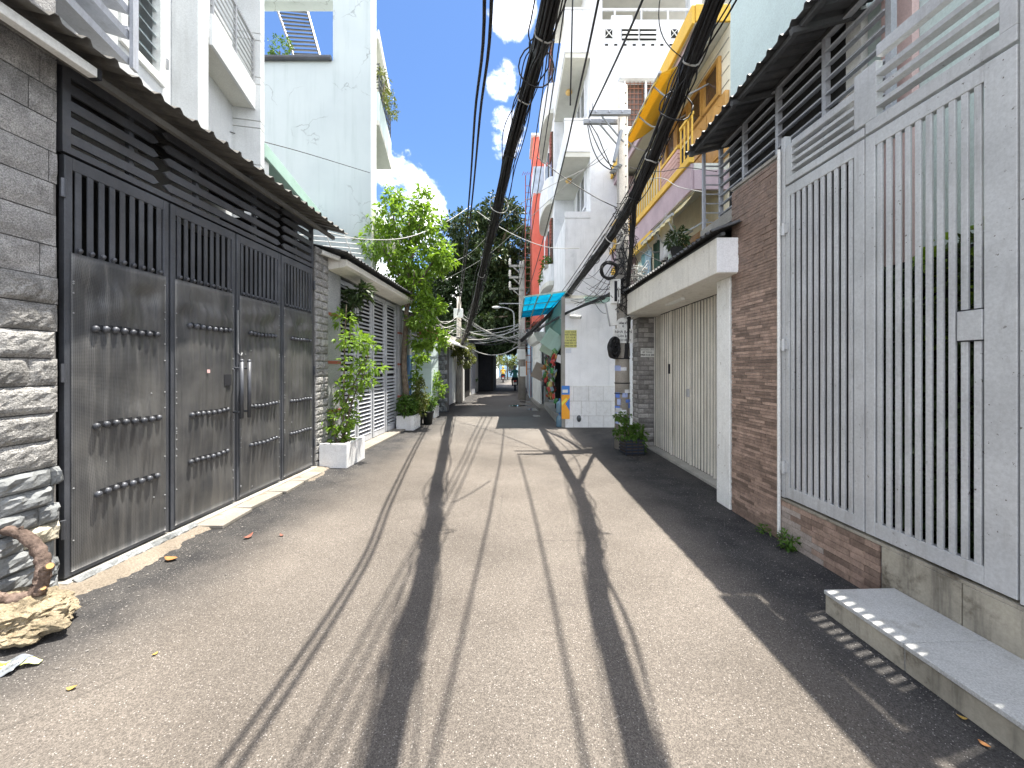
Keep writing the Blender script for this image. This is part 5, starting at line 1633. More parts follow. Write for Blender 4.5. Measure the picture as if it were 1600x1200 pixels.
# fixtures on the frontal wall
ps = thing('yellow_notice', 'yellow printed notice pasted on the white corner wall', 'notice', (1.525, 9.99, 2.31), 0)
MB().box(-0.155, 0.155, -0.004, 0.002, -0.225, 0.225).build('paper', flat_mat('yellow_paper', (0.62, 0.60, 0.22), 0.8), ps)
for k, (s_, sz) in enumerate((('CHO THUÊ', 0.055), ('MẶT BẰNG', 0.06), ('DT: 4 x 8', 0.06), ('Liên hệ chủ', 0.055), ('0908 355 117', 0.058), ('0902 668 490', 0.058))):
    text('lettering', s_, sz, INK, ps, (0, -0.006, 0.175 - k * 0.072))
pp_ = thing('paper_slip', 'small faint paper slip below the yellow notice', 'notice', (1.47, 9.992, 2.0), 0)
MB().box(-0.07, 0.07, -0.003, 0.001, -0.06, 0.06).build('paper', flat_mat('pale_paper', (0.66, 0.69, 0.74), 0.8), pp_)
ad = thing('shop_advert', 'blue and orange advertising panel hung low on the shop corner', 'advert', (1.385, 9.955, 0.66), 0)
MB().box(-0.10, 0.11, -0.008, 0.008, -0.43, 0.43).build('panel', flat_mat('ad_orange', (0.85, 0.38, 0.04), 0.45), ad)
MB().box(-0.10, 0.11, -0.011, -0.0085, 0.20, 0.43).build('blue_band', flat_mat('ad_blue', (0.06, 0.22, 0.62), 0.45), ad)
MB().prism([(0.11, -0.0115, -0.22), (0.11, -0.0115, 0.12), (0.0, -0.0115, -0.04)], (0, 0.003, 0)).build('blue_wedge', M['ad_blue'], ad)
MB().prism([(-0.1, -0.012, 0.0), (0.02, -0.012, 0.12), (0.06, -0.012, 0.08), (-0.1, -0.012, -0.1)], (0, 0.002, 0)).build('yellow_flash', flat_mat('ad_yellow', (0.88, 0.72, 0.10), 0.45), ad)
MB().box(-0.08, 0.06, -0.0135, -0.0115, 0.25, 0.33).build('white_mark', 'white_plastic', ad)
cc = thing('security_camera', 'white bullet security camera high on the white corner wall', 'camera', (1.62, 9.99, 2.95), 0)
MB().tube([(0, 0, 0), (0, -0.08, -0.02), (0, -0.10, -0.07)], 0.018, 8).build('bracket', 'white_plastic', cc)
MB().tube([(-0.12, -0.06, -0.07), (0.14, -0.16, -0.10)], [0.045, 0.05], 12).build('camera_body', 'white_plastic', cc, smooth=True)
MB().tube([(0.141, -0.160, -0.10), (0.15, -0.164, -0.101)], 0.038, 12).build('lens', 'glass_dark', cc)
# blue awning over the shop
ba = thing('blue_awning', 'translucent blue corrugated plastic awning on a green steel frame above the shop', 'awning', (0, 0, 0), 0)
mb = MB()
corrugated(mb, (0.33, 10.05, 3.42), (0, 1, -0.012), (1, 0, 0.13), 3.9, 1.1, 0.12, 0.018, rows=2)
mb.build('plastic_sheet', 'blue_poly', ba)
for y in (10.0, 11.35, 12.7, 13.95):
    MB().bar((0.30, y, 3.40), (1.42, y, 3.55), 0.035, 0.035).build('frame_bar', 'green_trim', ba)
for q in (0.0, 0.36, 0.72, 1.08):
    MB().bar((0.32 + q, 9.98, 3.375 + q * 0.13), (0.32 + q, 13.98, 3.33 + q * 0.13), 0.03, 0.03).build('frame_bar', 'green_trim', ba)
# shop in the alley side
sp_ = thing('corner_shop', 'open fronted corner shop with green netting and a raised concrete floor', 'shop', (0, 0, 0), 0)
MB().box(1.25, 4.0, 10.2, 15.0, 0, 0.22).build('shop_floor', 'concrete', sp_, bev=0.01)
MB().box(3.0, 3.1, 10.31, 15, 0.221, 3.3).build('back_wall', 'dark_room', sp_)
MB().box(1.30, 1.36, 10.19, 15, 2.45, 3.36).build('netting_panel', 'green_net', sp_)
MB().box(1.28, 1.42, 14.9, 15.05, 0.221, 3.3).build('post', 'concrete', sp_)
MB().box(1.42, 3.0, 12.598, 12.70, 0.222, 3.3).build('side_wall', 'dark_room', sp_)
MB().box(1.25, 8, 15.06, 18.6, 0, 3.2).build('shop_block', 'white_wall', sp_)
pk = [(0.04, 0.20, 0.06), (0.42, 0.06, 0.05), (0.62, 0.63, 0.62), (0.10, 0.24, 0.08), (0.45, 0.20, 0.06), (0.16, 0.07, 0.06), (0.25, 0.36, 0.46), (0.06, 0.06, 0.07), (0.42, 0.38, 0.14), (0.13, 0.34, 0.29)]
pn_ = ['green', 'red', 'white', 'leaf green', 'orange', 'dark red', 'pale blue', 'black', 'yellow', 'teal']
pkm = []
for i, c in enumerate(pk):
    def pf(u, v):
        e = math.sin(math.pi * u) ** 0.5 * math.sin(math.pi * v) ** 0.5
        return ((u - 0.5) * 0.17, -0.035 * e, (v - 0.5) * 0.24)
    mb = MB().grid(pf, 6, 7).grid(lambda u, v: (pf(u, v)[0], -pf(u, v)[1], pf(u, v)[2]), 6, 7)
    pkm.append(mb.mesh('snack_packet', flat_mat('packet_%d' % i, c, 0.3, 0.5), True))
rp = random.Random(3)
for i in range(120):
    u = rp.random()
    y = 10.35 + 2.3 * rp.random()
    zz = 0.62 + 1.45 * u
    c = rp.randrange(10)
    link('snack_packet', pkm[c], None, (1.22 - 0.22 * math.sin(math.pi * u) * rp.random() - 0.04 * rp.random(), y, zz), (rp.uniform(-.4, .4), rp.uniform(-.9, .9), rp.uniform(-1.2, 1.2)), (.62, .62, .62),
         '%s snack packet hanging in the heap at the corner shop front' % pn_[c], 'packet', '%s packets hanging at the shop' % pn_[c])
bx = [(1.12, 10.5, 2.30, 'mint green sheet of card sticking out above the packets', (0.48, 0.68, 0.60), 0.6), (1.08, 10.9, 2.1, 'pale green folded carton under the mint sheet', (0.50, 0.62, 0.50), 0.5), (1.0, 12.6, 1.35, 'brown cardboard flap hanging by the white folding doors', (0.36, 0.31, 0.27), 0.7), (1.3, 10.25, 1.75, 'white plastic bag hung at the shop corner', (0.72, 0.74, 0.78), 0.28)]
for i, (x, y, zz, lab, c, s_) in enumerate(bx):
    t = link('carton_sheet', MB().sheet(lambda u, v: ((u - .5) * s_, 0.05 * math.sin(u * 3), (v - .5) * s_ * .8), 4, 3, (0, 0.01, 0)).mesh('carton_sheet', flat_mat('card_%d' % i, c, 0.8)), None, (x, y, zz), (0.3, 0.5, 0.5 - i * .4), None, lab, 'carton')
wj = thing('water_jug', 'stack of two clear blue water bottles at the shop corner', 'bottle', (1.26, 10.12, 0.0), 0)
JM = flat_mat('jug_blue', (0.12, 0.22, 0.30), 0.15, 0.6)
wj['label'] = 'clear blue water bottle standing on the ground at the shop corner'
for zz, lb in ((0.23, None), (0.72, 'clear blue water bottle stacked on top at the shop corner')):
    t = wj if lb is None else thing('water_jug', lb, 'bottle', (1.26, 10.12, 0.37), 0)
    t.scale = (.76, .76, .76)
    z0 = 0.0
    MB().lathe([(0.12, 0), (0.135, 0.04), (0.125, 0.12), (0.135, 0.16), (0.125, 0.24), (0.135, 0.30), (0.10, 0.37), (0.035, 0.42), (0.035, 0.47)], (0, 0, z0), 16).build('bottle', JM, t, smooth=True)
    MB().lathe([(0.04, 0.44), (0.04, 0.485), (0.03, 0.49)], (0, 0, 0), 12).build('cap', flat_mat('cap_blue', (0.05, 0.15, 0.5)), t)
# white folding doors and farther right frontage
fd_ = thing('white_folding_doors', 'white panelled folding doors under a moulded cornice past the corner shop', 'door', (1.16, 14.9, 0), math.atan2(3.4, -0.14))
n = 6
for k in range(n):
    lf = MB().box(k * 0.56, k * 0.56 + 0.54, 0.0, 0.05, 0.15, 2.55).build('door_leaf', 'white_paint', fd_, bev=0.006)
    for z0, z1 in ((0.3, 1.1), (1.2, 1.85), (1.95, 2.45)):
        MB().box(k * 0.56 + 0.09, k * 0.56 + 0.45, 0.05, 0.065, z0, z1).build('door_panel', 'white_paint', lf, bev=0.005)
MB().prism([(-0.05, 0.06, 2.56), (-0.05, 0.18, 2.62), (-0.05, 0.32, 2.85), (-0.05, 0.32, 2.95), (-0.05, -0.3, 2.95), (-0.05, -0.3, 2.56)], (3.5, 0, 0)).build('cornice', 'white_paint', fd_)
MB().box(-0.1, 3.5, -0.6, 0.12, 0, 0.148).build('door_step', 'concrete', fd_)
rh = thing('coral_house', 'tall narrow coral red house front with a blue sheet panel behind the white building', 'house', (1.30, 23.4, 0), 0)
rh.scale = (1.4, 1, 1.37)
MB().box(0, 3.0, 0, 2.5, 3.2, 8.9).build('lower_wall', 'coral', rh)
MB().box(0.35, 3.0, 0, 2.5, 0, 3.198).build('base_wall', 'white_wall', rh)
MB().box(0.0, 3.0, 0, 2.5, 8.902, 10.1).build('blue_panel', 'blue_sheet', rh)
for k in range(5):
    MB().box(0.02 + 0.09 * k, 0.05 + 0.09 * k, -0.03, -0.002, 8.91, 10.09).build('panel_rib', 'blue_sheet', rh)
MB().box(0.0, 3.0, 0, 2.5, 10.102, 11.4).build('upper_wall', 'coral', rh)
MB().box(-0.1, 3.0, -0.2, 2.5, 11.402, 11.5).build('roof_edge', 'white_paint', rh)
tl = thing('lattice_mast', 'rusty red steel lattice ladder mast beside the coral house', 'mast', (0.80, 19.25, 0), 0)
for x in (-0.15, 0.15):
    MB().tube([(x, 0, 0.0), (x * 0.8, 0, 11.2)], 0.025, 6).build('upright', 'red_rust', tl)
for k in range(28):
    MB().tube([(-0.15, 0, 1.5 + k * 0.34), (0.15, 0, 1.5 + k * 0.34)], 0.014, 5).build('rung', 'red_rust', tl)
for k in range(5):
    MB().bar((-0.3 + .1 * k, 0, 11.2 + 0.05 * (k % 2)), (-0.2 + .1 * k, 0, 11.4 - 0.05 * (k % 2)), 0.02, 0.02).build('aerial', 'red_rust', tl)
for (y0, y1, x, hh, mt_, lab) in ((19.6, 22.4, 0.92, 3.4, 'pale_blue', 'narrow pale blue house front past the far utility pole'), (22.5, 26.0, 1.0, 3.0, 'concrete', 'grey beige house front beyond the pale blue front'), (26.1, 34.0, 1.1, 3.2, 'cream_paint', 'cream wall under trees far down the right side')):
    t = thing('row_house', lab, 'house', (x, y0, 0), 0)
    MB().box(0, 5, 0, y1 - y0, 0, hh).build('wall', mt_, t)
    MB().box(-0.25, 5, -0.05, y1 - y0 + .05, hh + 0.002, hh + 0.15).build('roof', 'roof_dark', t)
    MB().box(-0.03, -0.002, 0.5, y1 - y0 - 0.5, 0.05, 2.3).build('door', 'light_metal', t)
for (x0, x1, y0, y1, hh, mt_, nm, lab) in ((-3.2, 1.0, 66, 70, 5.5, 'pale_blue', 'end_house', 'pale blue house closing the far end of the lane'), (-3.4, -2.2, 40, 64, 3.2, 'white_paint', 'end_wall', 'sunlit white wall at the far end of the lane on the left'), (0.9, 2.0, 40, 64, 3.0, 'mint_wall', 'end_wall', 'pale mint wall at the far end of the lane on the right')):
    t = thing(nm, lab, 'house' if nm == 'end_house' else 'wall', (x0, y0, 0), 0)
    MB().box(0, x1 - x0, 0, y1 - y0, 0, hh).build('wall', mt_, t)
    if nm == 'end_house':
        MB().box(1.0, 2.2, -0.05, -0.002, 0, 2.4).build('door', 'pale_blue', t)
        MB().box(2.6, 3.6, -0.05, -0.002, 1, 2.4).build('window', 'glass_dark', t)
# ================================================================ POLES AND CABLES
up = thing('utility_pole', 'old concrete utility pole with twin steel crossarms and paper stickers beside the garage', 'utility pole', (2.13, 7.42, 0), 0)
MB().tube([(0, 0, 0), (0, 0, 3.2), (0.01, 0, 6.98)], [0.148, 0.122, 0.09], 18).build('pole', 'pole_concrete', up, smooth=True)
for k in range(14):
    MB().tube([(0.04, -0.088 - 0.001 * (14 - k), 4.2 + k * 0.2), (0.04, -0.098 - 0.001 * (14 - k), 4.2 + k * 0.2)], 0.014, 8).build('bolt_hole', 'dark', up)
for y, z, x0 in ((-0.12, 6.40, -0.66), (0.14, 6.40, -0.72)):
    mb = MB().box(x0, 0.12, y - 0.035, y + 0.035, z - 0.05, z + 0.05)
    c_ = mb.build('crossarm', 'galv', up, bev=0.006)
    for k in range(3):
        MB().tube([(x0 + 0.12 + 0.25 * k, y - 0.04, z), (x0 + 0.12 + 0.25 * k, y - 0.055, z)], 0.016, 8).build('bolt', 'steel', c_)
    MB().bar((-0.42, y + (0.02 if y < 0 else -.02), z - 0.05), (0.0, y * 0.8, z - 0.55), 0.045, 0.014).build('brace', 'galv', up)
MB().tube([(-0.60, -0.12, 6.45), (-0.60, -0.12, 6.58)], 0.012, 6).build('pin', 'galv', up)
MB().bar((-0.06, -0.14, 6.05), (-0.20, -0.16, 5.45), 0.07, 0.05).build('strain_arm', 'galv', up)
mb = MB()
for k in range(5):
    mb.lathe([(0.05, 0), (0.065, 0.015), (0.03, 0.03), (0.03, 0.045)], (-0.22 + 0.03 * k, -0.14 - 0.02 * (k % 2), 5.25 + 0.03 * k), 10)
mb.build('insulator_cluster', 'galv', up, smooth=True)
MB().tube([(-0.14, -0.10, 5.38), (0.0, -0.05, 5.38)], 0.02, 8).build('clamp', 'galv', up)
for z in (1.25, 1.05, 1.72):
    MB().tube([(0, 0, z), (0, 0, z + 0.02)], 0.147, 18).build('steel_band', 'dark', up)
rs = random.Random(9)
scol = [(0.72, 0.72, 0.70), (0.12, 0.22, 0.62), (0.68, 0.70, 0.74), (0.5, 0.52, 0.55), (0.35, 0.42, 0.68)]
for k in range(30):
    a = rad(-90 + rs.uniform(-70, 70))
    z = rs.choice([rs.uniform(0.35, 1.0), rs.uniform(1.0, 2.2)])
    r = 0.149 - 0.026 * z / 3.2 + 0.0015 + 0.0002 * k
    hw, hh = rs.uniform(0.03, 0.075), rs.uniform(0.02, 0.06)
    da = hw / r
    mb = MB()
    n = 4
    vs = []
    for i in range(n + 1):
        t_ = a - da + 2 * da * i / n
        for zz in (z - hh, z + hh):
            vs.append((r * math.cos(t_), r * math.sin(t_), zz))
    mb.add(vs, [(2 * i, 2 * i + 2, 2 * i + 3, 2 * i + 1) for i in range(n)])
    c = rs.randrange(5)
    mb.build('paper_sticker', flat_mat('sticker_%d' % c, scol[c], 0.8), up)
ns = thing('pole_notice', 'handwritten white notice board strapped to the utility pole', 'notice', (2.10, 7.25, 2.16), 0)
MB().box(-0.19, 0.19, -0.006, 0.006, -0.14, 0.13).build('board', 'white_plastic', ns, bev=0.003)
ARC = [(-0.12, 0.008, 0.132)] + [(0.12 * math.cos(math.pi - math.pi * q / 10), 0.008, 0.25 + 0.09 * math.sin(math.pi * q / 10)) for q in range(11)] + [(0.12, 0.008, 0.132)]
MB().prism(ARC, (0, 0.008, 0)).build('round_plate', 'white_plastic', ns)
text('lettering', 'HẺM SỐ', 0.045, INK, ns, (0, 0.005, 0.235), bold=0.001)
text('lettering', '6', 0.07, INK, ns, (0, 0.005, 0.18))
text('lettering', 'NHÀ BÁN', 0.072, INK, ns, (0, -0.008, 0.07))
text('lettering', 'Liên hệ', 0.07, INK, ns, (0, -0.008, -0.005))
text('lettering', '0903718642', 0.056, INK, ns, (0, -0.008, -0.085))
wc = flat_mat('cable_black', (0.014, 0.014, 0.016), 0.5)


def coil(name, lab, c, R, tube_r, turns, n=40, flat=0.5, tall=1.0, seed=0, lo=0.86):
    rg = random.Random(seed)
    mb = MB()
    for k in range(turns):
        r = R * rg.uniform(lo, 1.06)
        ph = rg.uniform(0, 6)
        ox, oy, oz = rg.uniform(-1, 1) * R * 0.07, rg.uniform(-1, 1) * flat * 0.1, rg.uniform(-1, 1) * R * 0.07
        pts = [(c[0] + ox + r * math.cos(2 * math.pi * i / n + ph), c[1] + oy + 0.02 * math.sin(i * 0.8 + k), c[2] + oz + r * tall * math.sin(2 * math.pi * i / n + ph)) for i in range(n + 1)]
        mb.tube(pts, tube_r, 5)
    o = mb.build(name, 'cable', smooth=True, label=lab, cat='cable coil')
    return o


coil('cable_coil', 'round black cable coil hanging in the air left of the utility pole', (1.82, 7.2, 3.38), 0.155, 0.010, 14, seed=1)
coil('cable_coil', 'small round cable loop hanging in front of the utility pole', (2.12, 7.22, 3.0), 0.07, 0.009, 6, seed=2)
coil('cable_coil', 'thick bunched black cable coil tied left of the pole notice', (1.92, 7.25, 1.93), 0.085, 0.011, 46, flat=1.2, tall=2.3, seed=3, lo=0.15)
pb = thing('pole_junction_box', 'weathered white junction box strapped to the left of the utility pole', 'box', (1.95, 7.25, 3.0), 0)
MB().box(-0.09, 0.09, -0.05, 0.05, -0.24, 0.22).build('box_body', 'white_plastic', pb, bev=0.01)
MB().box(-0.03, 0.02, -0.062, -0.051, -0.2, 0.18).build('box_door', 'dark', pb)
MB().bar((0.09, 0, 0.1), (0.17, 0.1, 0.1), 0.03, 0.02).build('bracket', 'galv', pb)
pl_ = thing('pole_lamp', 'flat white flood lamp panel fixed to the utility pole above the notice', 'lamp', (1.92, 7.35, 2.58), 0)
MB().prism([(-0.16, -0.1, 0.20), (0.06, -0.1, 0.27), (0.06, -0.1, -0.22), (-0.07, -0.1, -0.24)], (0, 0.08, 0)).build('panel', 'white_plastic', pl_, bev=0.008)
MB().prism([(-0.175, -0.115, 0.21), (-0.145, -0.115, 0.212), (-0.06, -0.115, -0.245), (-0.085, -0.115, -0.245)], (0, 0.012, 0)).build('frame_edge', 'galv', pl_)
MB().bar((0.06, -0.05, 0.05), (0.12, 0.0, 0.05), 0.03, 0.03).build('bracket', 'galv', pl_)


def bundle(name, lab, pts, R, n, r0, mat='cable', seed=0, seg=60, cat='cable bundle', lump=0.35, ties=0):
    rg = random.Random(seed)
    path = spline(pts, seg)
    mb = MB()
    for k in range(n):
        a0 = rg.uniform(0, 2 * math.pi)
        q = R * math.sqrt(rg.random())
        wild = k % 8 == 7
        if wild:
            q = R * rg.uniform(1.2, 1.9)
        sp_ = rg.uniform(-1.5, 1.5)
        rr = r0 * rg.uniform(0.7, 1.35)
        out = []
        for i, p_ in enumerate(path):
            tg = (path[min(i + 1, seg)] - path[max(i - 1, 0)]).normalized()
            sd_ = tg.cross(Vector((0, 0, 1))).normalized()
            u_ = sd_.cross(tg)
            t_ = i / seg
            w_ = q * (1 + (lump + (0.7 if wild else 0)) * mnoise.noise(Vector((t_ * 11, k * 3.1, seed))))
            a = a0 + sp_ * t_ * 4 + 0.5 * mnoise.noise(Vector((t_ * 14, k, seed + 4)))
            out.append(p_ + sd_ * math.cos(a) * w_ + u_ * math.sin(a) * w_)
        mb.tube(out, rr * (0.7 if wild else 1), 6, cap=False)
    t = thing(name, lab, cat, tuple(path[seg // 2]), 0)
    org = path[seg // 2]
    mb.v = [tuple(Vector(q) - org) for q in mb.v]
    mb.build('strands', mat, t, smooth=True)
    for k in range(ties):
        i = int((k + 0.6) / ties * seg * 0.95)
        p_ = path[i] - org
        tg = (path[min(i + 1, seg)] - path[max(i - 1, 0)]).normalized()
        sd_ = tg.cross(Vector((0, 0, 1))).normalized()
        u_ = sd_.cross(tg)
        e = rg.uniform(1.15, 1.35)
        if k % 3 == 1:
            e = rg.uniform(1.9, 2.6)
        lp = [p_ + (sd_ * math.cos(2 * math.pi * j / 16) + u_ * math.sin(2 * math.pi * j / 16)) * R * e + u_ * (-(e - 1.1) * R) + tg * 0.02 * math.sin(j) for j in range(17)]
        MB().tube(lp, 0.008, 5).build('tie_loop', 'cable_grey' if k % 2 else 'cable', t, smooth=True)
    return t


# left trunk bundle
LB = [(0.95, -4, 5.5), (0.62, 0.5, 4.85), at(862, 0, 3.1), at(835, 100, 4.0), at(803, 215, 5.2), at(775, 335, 7.2), at(753, 425, 9.8), at(735, 500, 13.2), at(718, 548, 17.0)]
bundle('cable_bundle', 'thick black cable bundle crossing the sky to the small pole on the left', LB, 0.072, 62, 0.0095, seed=1, seg=90, ties=12)
RB = [(1.25, -4, 5.6), (1.48, 0.5, 4.9), at(1118, 0, 2.8), at(1062, 140, 3.75), at(1012, 262, 4.75), at(972, 342, 5.7), at(922, 414, 7.8), at(868, 482, 12.0), at(815, 533, 18.4)]
bundle('cable_bundle', 'thick black cable bundle running from top right past the crossarm pole', RB, 0.066, 56, 0.0095, seed=2, seg=90, ties=11)
bundle('cable_bundle', 'shorter cable bundle sagging from the crossarm pole to the blue awning', [at(962, 455, 7.3), at(930, 470, 8.4), at(880, 492, 10.2), at(850, 510, 13), at(816, 530, 18.4)], 0.035, 12, 0.01, seed=3, seg=40, ties=3)
bundle('cable_bundle', 'black cable drop running down the right side of the crossarm pole', [at(992, 312, 5.2), at(987, 380, 6.2), at(981, 450, 7.15), at(982, 500, 7.25), at(978, 560, 7.27)], 0.032, 16, 0.009, seed=4, seg=30, ties=2)
for i, (pts, r, lab) in enumerate((
        ([(-0.1, -4, 5.2), (-0.16, 0.8, 4.6), at(757, 0, 3.1), at(742, 180, 4.8), at(733, 310, 7.5), at(722, 430, 12), at(715, 492, 16.6)], 0.016, 'left cable of the straight pair in the blue sky'),
        ([(-0.02, -4, 5.2), (-0.08, 0.8, 4.6), at(768, 0, 3.1), at(750, 180, 4.8), at(738, 310, 7.5), at(725, 430, 12), at(717, 488, 16.6)], 0.016, 'right cable of the straight pair in the blue sky'),
        ([(1.38, -4, 5.3), (1.41, 1.0, 5.25), at(1004, 0, 4.2), at(920, 184, 7.25)], 0.014, 'black service cable ending on the crossarm of the near pole'),
        ([(0.9, -4, 6.6), (0.85, 1, 5.6), at(935, 0, 3.8), at(905, 140, 5.2), at(872, 285, 8.0), at(836, 420, 14), at(820, 470, 18.5)], 0.013, 'long black cable passing left of the crossarm to the far pole'),
        ([at(897, -90, 4.8), at(894, 30, 5.1), at(891, 165, 5.6)], 0.011, 'thin cable hanging straight down before the upper balcony'),
        ([(2.0, -3, 8.4), (2.25, 2, 7.9), at(1031, 0, 6.6), at(1076, 100, 8.0)], 0.010, 'thin cable falling to the yellow upper awning'),
        ([(1.6, -3, 5.8), at(1106, 0, 3.2), at(1040, 160, 4.7), at(985, 292, 6.8), at(920, 395, 9.2), at(866, 470, 12.8), at(818, 520, 18.4)], 0.010, 'thin knotted cable running just above the right hand bundle'),
        ([(0.9, -3, 5.6), at(850, 0, 3.3), at(822, 120, 4.3), at(798, 250, 6), at(770, 390, 9), at(748, 480, 13.5), at(728, 530, 16.9)], 0.008, 'thin cable slung right of the thick left bundle'),
        ([(0.6, -3, 7.0), at(858, 60, 6.0), at(835, 230, 9), at(816, 370, 14), at(806, 428, 18.4)], 0.012, 'power line meeting the top insulator of the far pole'),
        ([(0.65, -3, 6.9), at(866, 60, 6.0), at(842, 230, 9), at(820, 380, 14), at(808, 444, 18.4)], 0.012, 'power line meeting the middle insulator of the far pole'),
        ([(0.7, -3, 6.8), at(875, 60, 6.0), at(850, 230, 9), at(826, 390, 14), at(808, 460, 18.4)], 0.012, 'power line meeting the lowest insulator of the far pole'),
        ([at(838, 245, 8.5), at(885, 280, 8.0), at(930, 308, 7.6), at(965, 325, 7.4)], 0.009, 'thin black cable crossing in front of the lower balcony to the pole'),
        ([at(745, 330, 12), at(790, 360, 11), at(850, 385, 10), at(905, 388, 9.9)], 0.010, 'pale cable crossing from the left bundle to the white building'),
        ([at(330, 197, 6.0), at(400, 218, 6.8), at(480, 240, 7.8), at(578, 270, 9.7)], 0.007, 'thin dark wire slanting across the cracked mint wall'),
        ([at(512, 363, 6.8), at(570, 374, 7.4), at(640, 370, 8.6), at(700, 345, 11), at(735, 322, 13)], 0.010, 'pale cable sagging in front of the young tree'),
        ([at(690, 415, 12.5), at(735, 395, 13), at(800, 330, 11), at(850, 296, 9.8), at(918, 262, 8), at(945, 245, 7.4)], 0.008, 'pale wire rising from the left bundle towards the crossarm pole'),
        ([at(690, 440, 13), at(760, 400, 12), at(850, 320, 9.5), at(950, 232, 7.4)], 0.007, 'second pale wire rising towards the crossarm pole'),
        ([at(970, 375, 7.4), at(1010, 398, 6.6), at(1035, 410, 6.2), at(1058, 420, 6.0)], 0.006, 'wire from the near pole to the yellow house washing balcony'),
        ([at(985, 290, 7.4), at(1030, 278, 6.6), at(1060, 292, 6.2), at(1100, 300, 5.6)], 0.006, 'thin pale wire strung before the mauve balcony band'),
        ([at(985, 262, 7.4), at(1030, 268, 6.8), at(1070, 262, 6.2), at(1120, 268, 5.3)], 0.006, 'upper thin wire strung before the yellow balcony'),
        ([at(918, 195, 7.3), at(924, 225, 7.2), at(935, 250, 7.2), at(948, 262, 7.25), at(962, 268, 7.3)], 0.010, 'first jumper loop below the near crossarm'),
        ([at(920, 195, 7.3), at(930, 220, 7.2), at(940, 240, 7.2), at(952, 256, 7.25), at(964, 262, 7.3)], 0.010, 'second jumper loop below the near crossarm'),
        ([at(922, 193, 7.3), at(934, 212, 7.2), at(942, 232, 7.2), at(950, 250, 7.25), at(960, 275, 7.3)], 0.010, 'third jumper loop below the near crossarm'),
)):
    path = spline(pts, 40)
    org = path[20]
    mb = MB().tube([q - org for q in path], r, 7)
    pale = 'pale' in lab
    o = mb.build('cable', 'cable_grey' if pale else 'cable', smooth=True, loc=tuple(org), label=lab, cat='cable')
# messy service drops between the two far poles
rg = random.Random(12)
for k in range(15):
    a = at(714 + rg.uniform(-3, 6), 488 + rg.uniform(0, 48), 16.8)
    b = at(808 + rg.uniform(0, 8), 500 + rg.uniform(0, 40), 18.4)
    sag = rg.uniform(0.08, 0.65)
    mid = (a + b) / 2 - Vector((0, 0, sag))
    path = spline([a, a.lerp(mid, 0.5) - Vector((0, 0, sag * 0.25)), mid, b.lerp(mid, 0.5) - Vector((0, 0, sag * 0.25)), b], 20)
    org = path[10]
    MB().tube([q - org for q in path], rg.choice([0.012, 0.016, 0.022]), 5).build('service_wire', rg.choice(['cable_grey', 'cable_grey', 'cable']), smooth=True, loc=tuple(org), label='slack service wire strung across the lane between the two far poles', cat='cable', group='wires slung between the far poles')
for k in range(9):
    a = at(714 + rg.uniform(-3, 6), 490 + rg.uniform(0, 40), 16.8)
    b = at(650 + rg.uniform(0, 40), 470 + rg.uniform(0, 60), 10.5 + rg.uniform(0, 2))
    mid = (a + b) / 2 - Vector((0, 0, rg.uniform(0.1, 0.4)))
    path = spline([a, mid, b], 16)
    org = path[8]
    MB().tube([q - org for q in path], 0.011, 5).build('service_wire', 'cable_grey', smooth=True, loc=tuple(org), label='slack service wire from the small left pole to the low house roofs', cat='cable', group='wires from the small left pole')
for k in range(18):
    a = at(972 + rg.uniform(-6, 8), 370 + rg.uniform(0, 110), 7.3)
    b = at(890 + rg.uniform(0, 50), 425 + rg.uniform(0, 55), 10 + rg.uniform(-0.5, 0.5))
    mid = (a + b) / 2 - Vector((rg.uniform(-.1, .1), 0, rg.uniform(0.0, 0.35)))
    path = spline([a, mid, b], 16)
    org = path[8]
    MB().tube([q - org for q in path], 0.006, 5).build('service_wire', 'cable', smooth=True, loc=tuple(org), label='thin black service wire fanning out left of the crossarm pole', cat='cable', group='wires fanning from the crossarm pole')
tg_ = MB()
for k in range(34):
    c = Vector((2.33 + rg.uniform(-.08, .14), 7.2 + rg.uniform(-.3, .2), 3.12 + rg.uniform(-.12, .3)))
    pts = [c + Vector((rg.uniform(-.16, .16), rg.uniform(-.16, .16), rg.uniform(-.14, .14))) for _ in range(5)]
    tg_.tube(spline(pts, 14), 0.006, 5)
tg_.build('wire_tangle', 'cable_grey', smooth=True, label='tangle of pale loose wires heaped on the garage roof beside the pole', cat='wires', kind='stuff')
tg_ = MB()
for k in range(48):
    c = Vector((2.10 + rg.uniform(-.1, .1), 7.30, 3.9 + rg.uniform(-1.2, .6)))
    pts = [c + Vector((rg.uniform(-.22, .22), rg.uniform(-.14, .0), rg.uniform(-.3, .3))) for _ in range(4)]
    tg_.tube(spline(pts, 12), 0.007, 5)
tg_.build('wire_tangle', 'cable', smooth=True, label='loose black wires looped round the middle of the crossarm pole', cat='wires', kind='stuff')

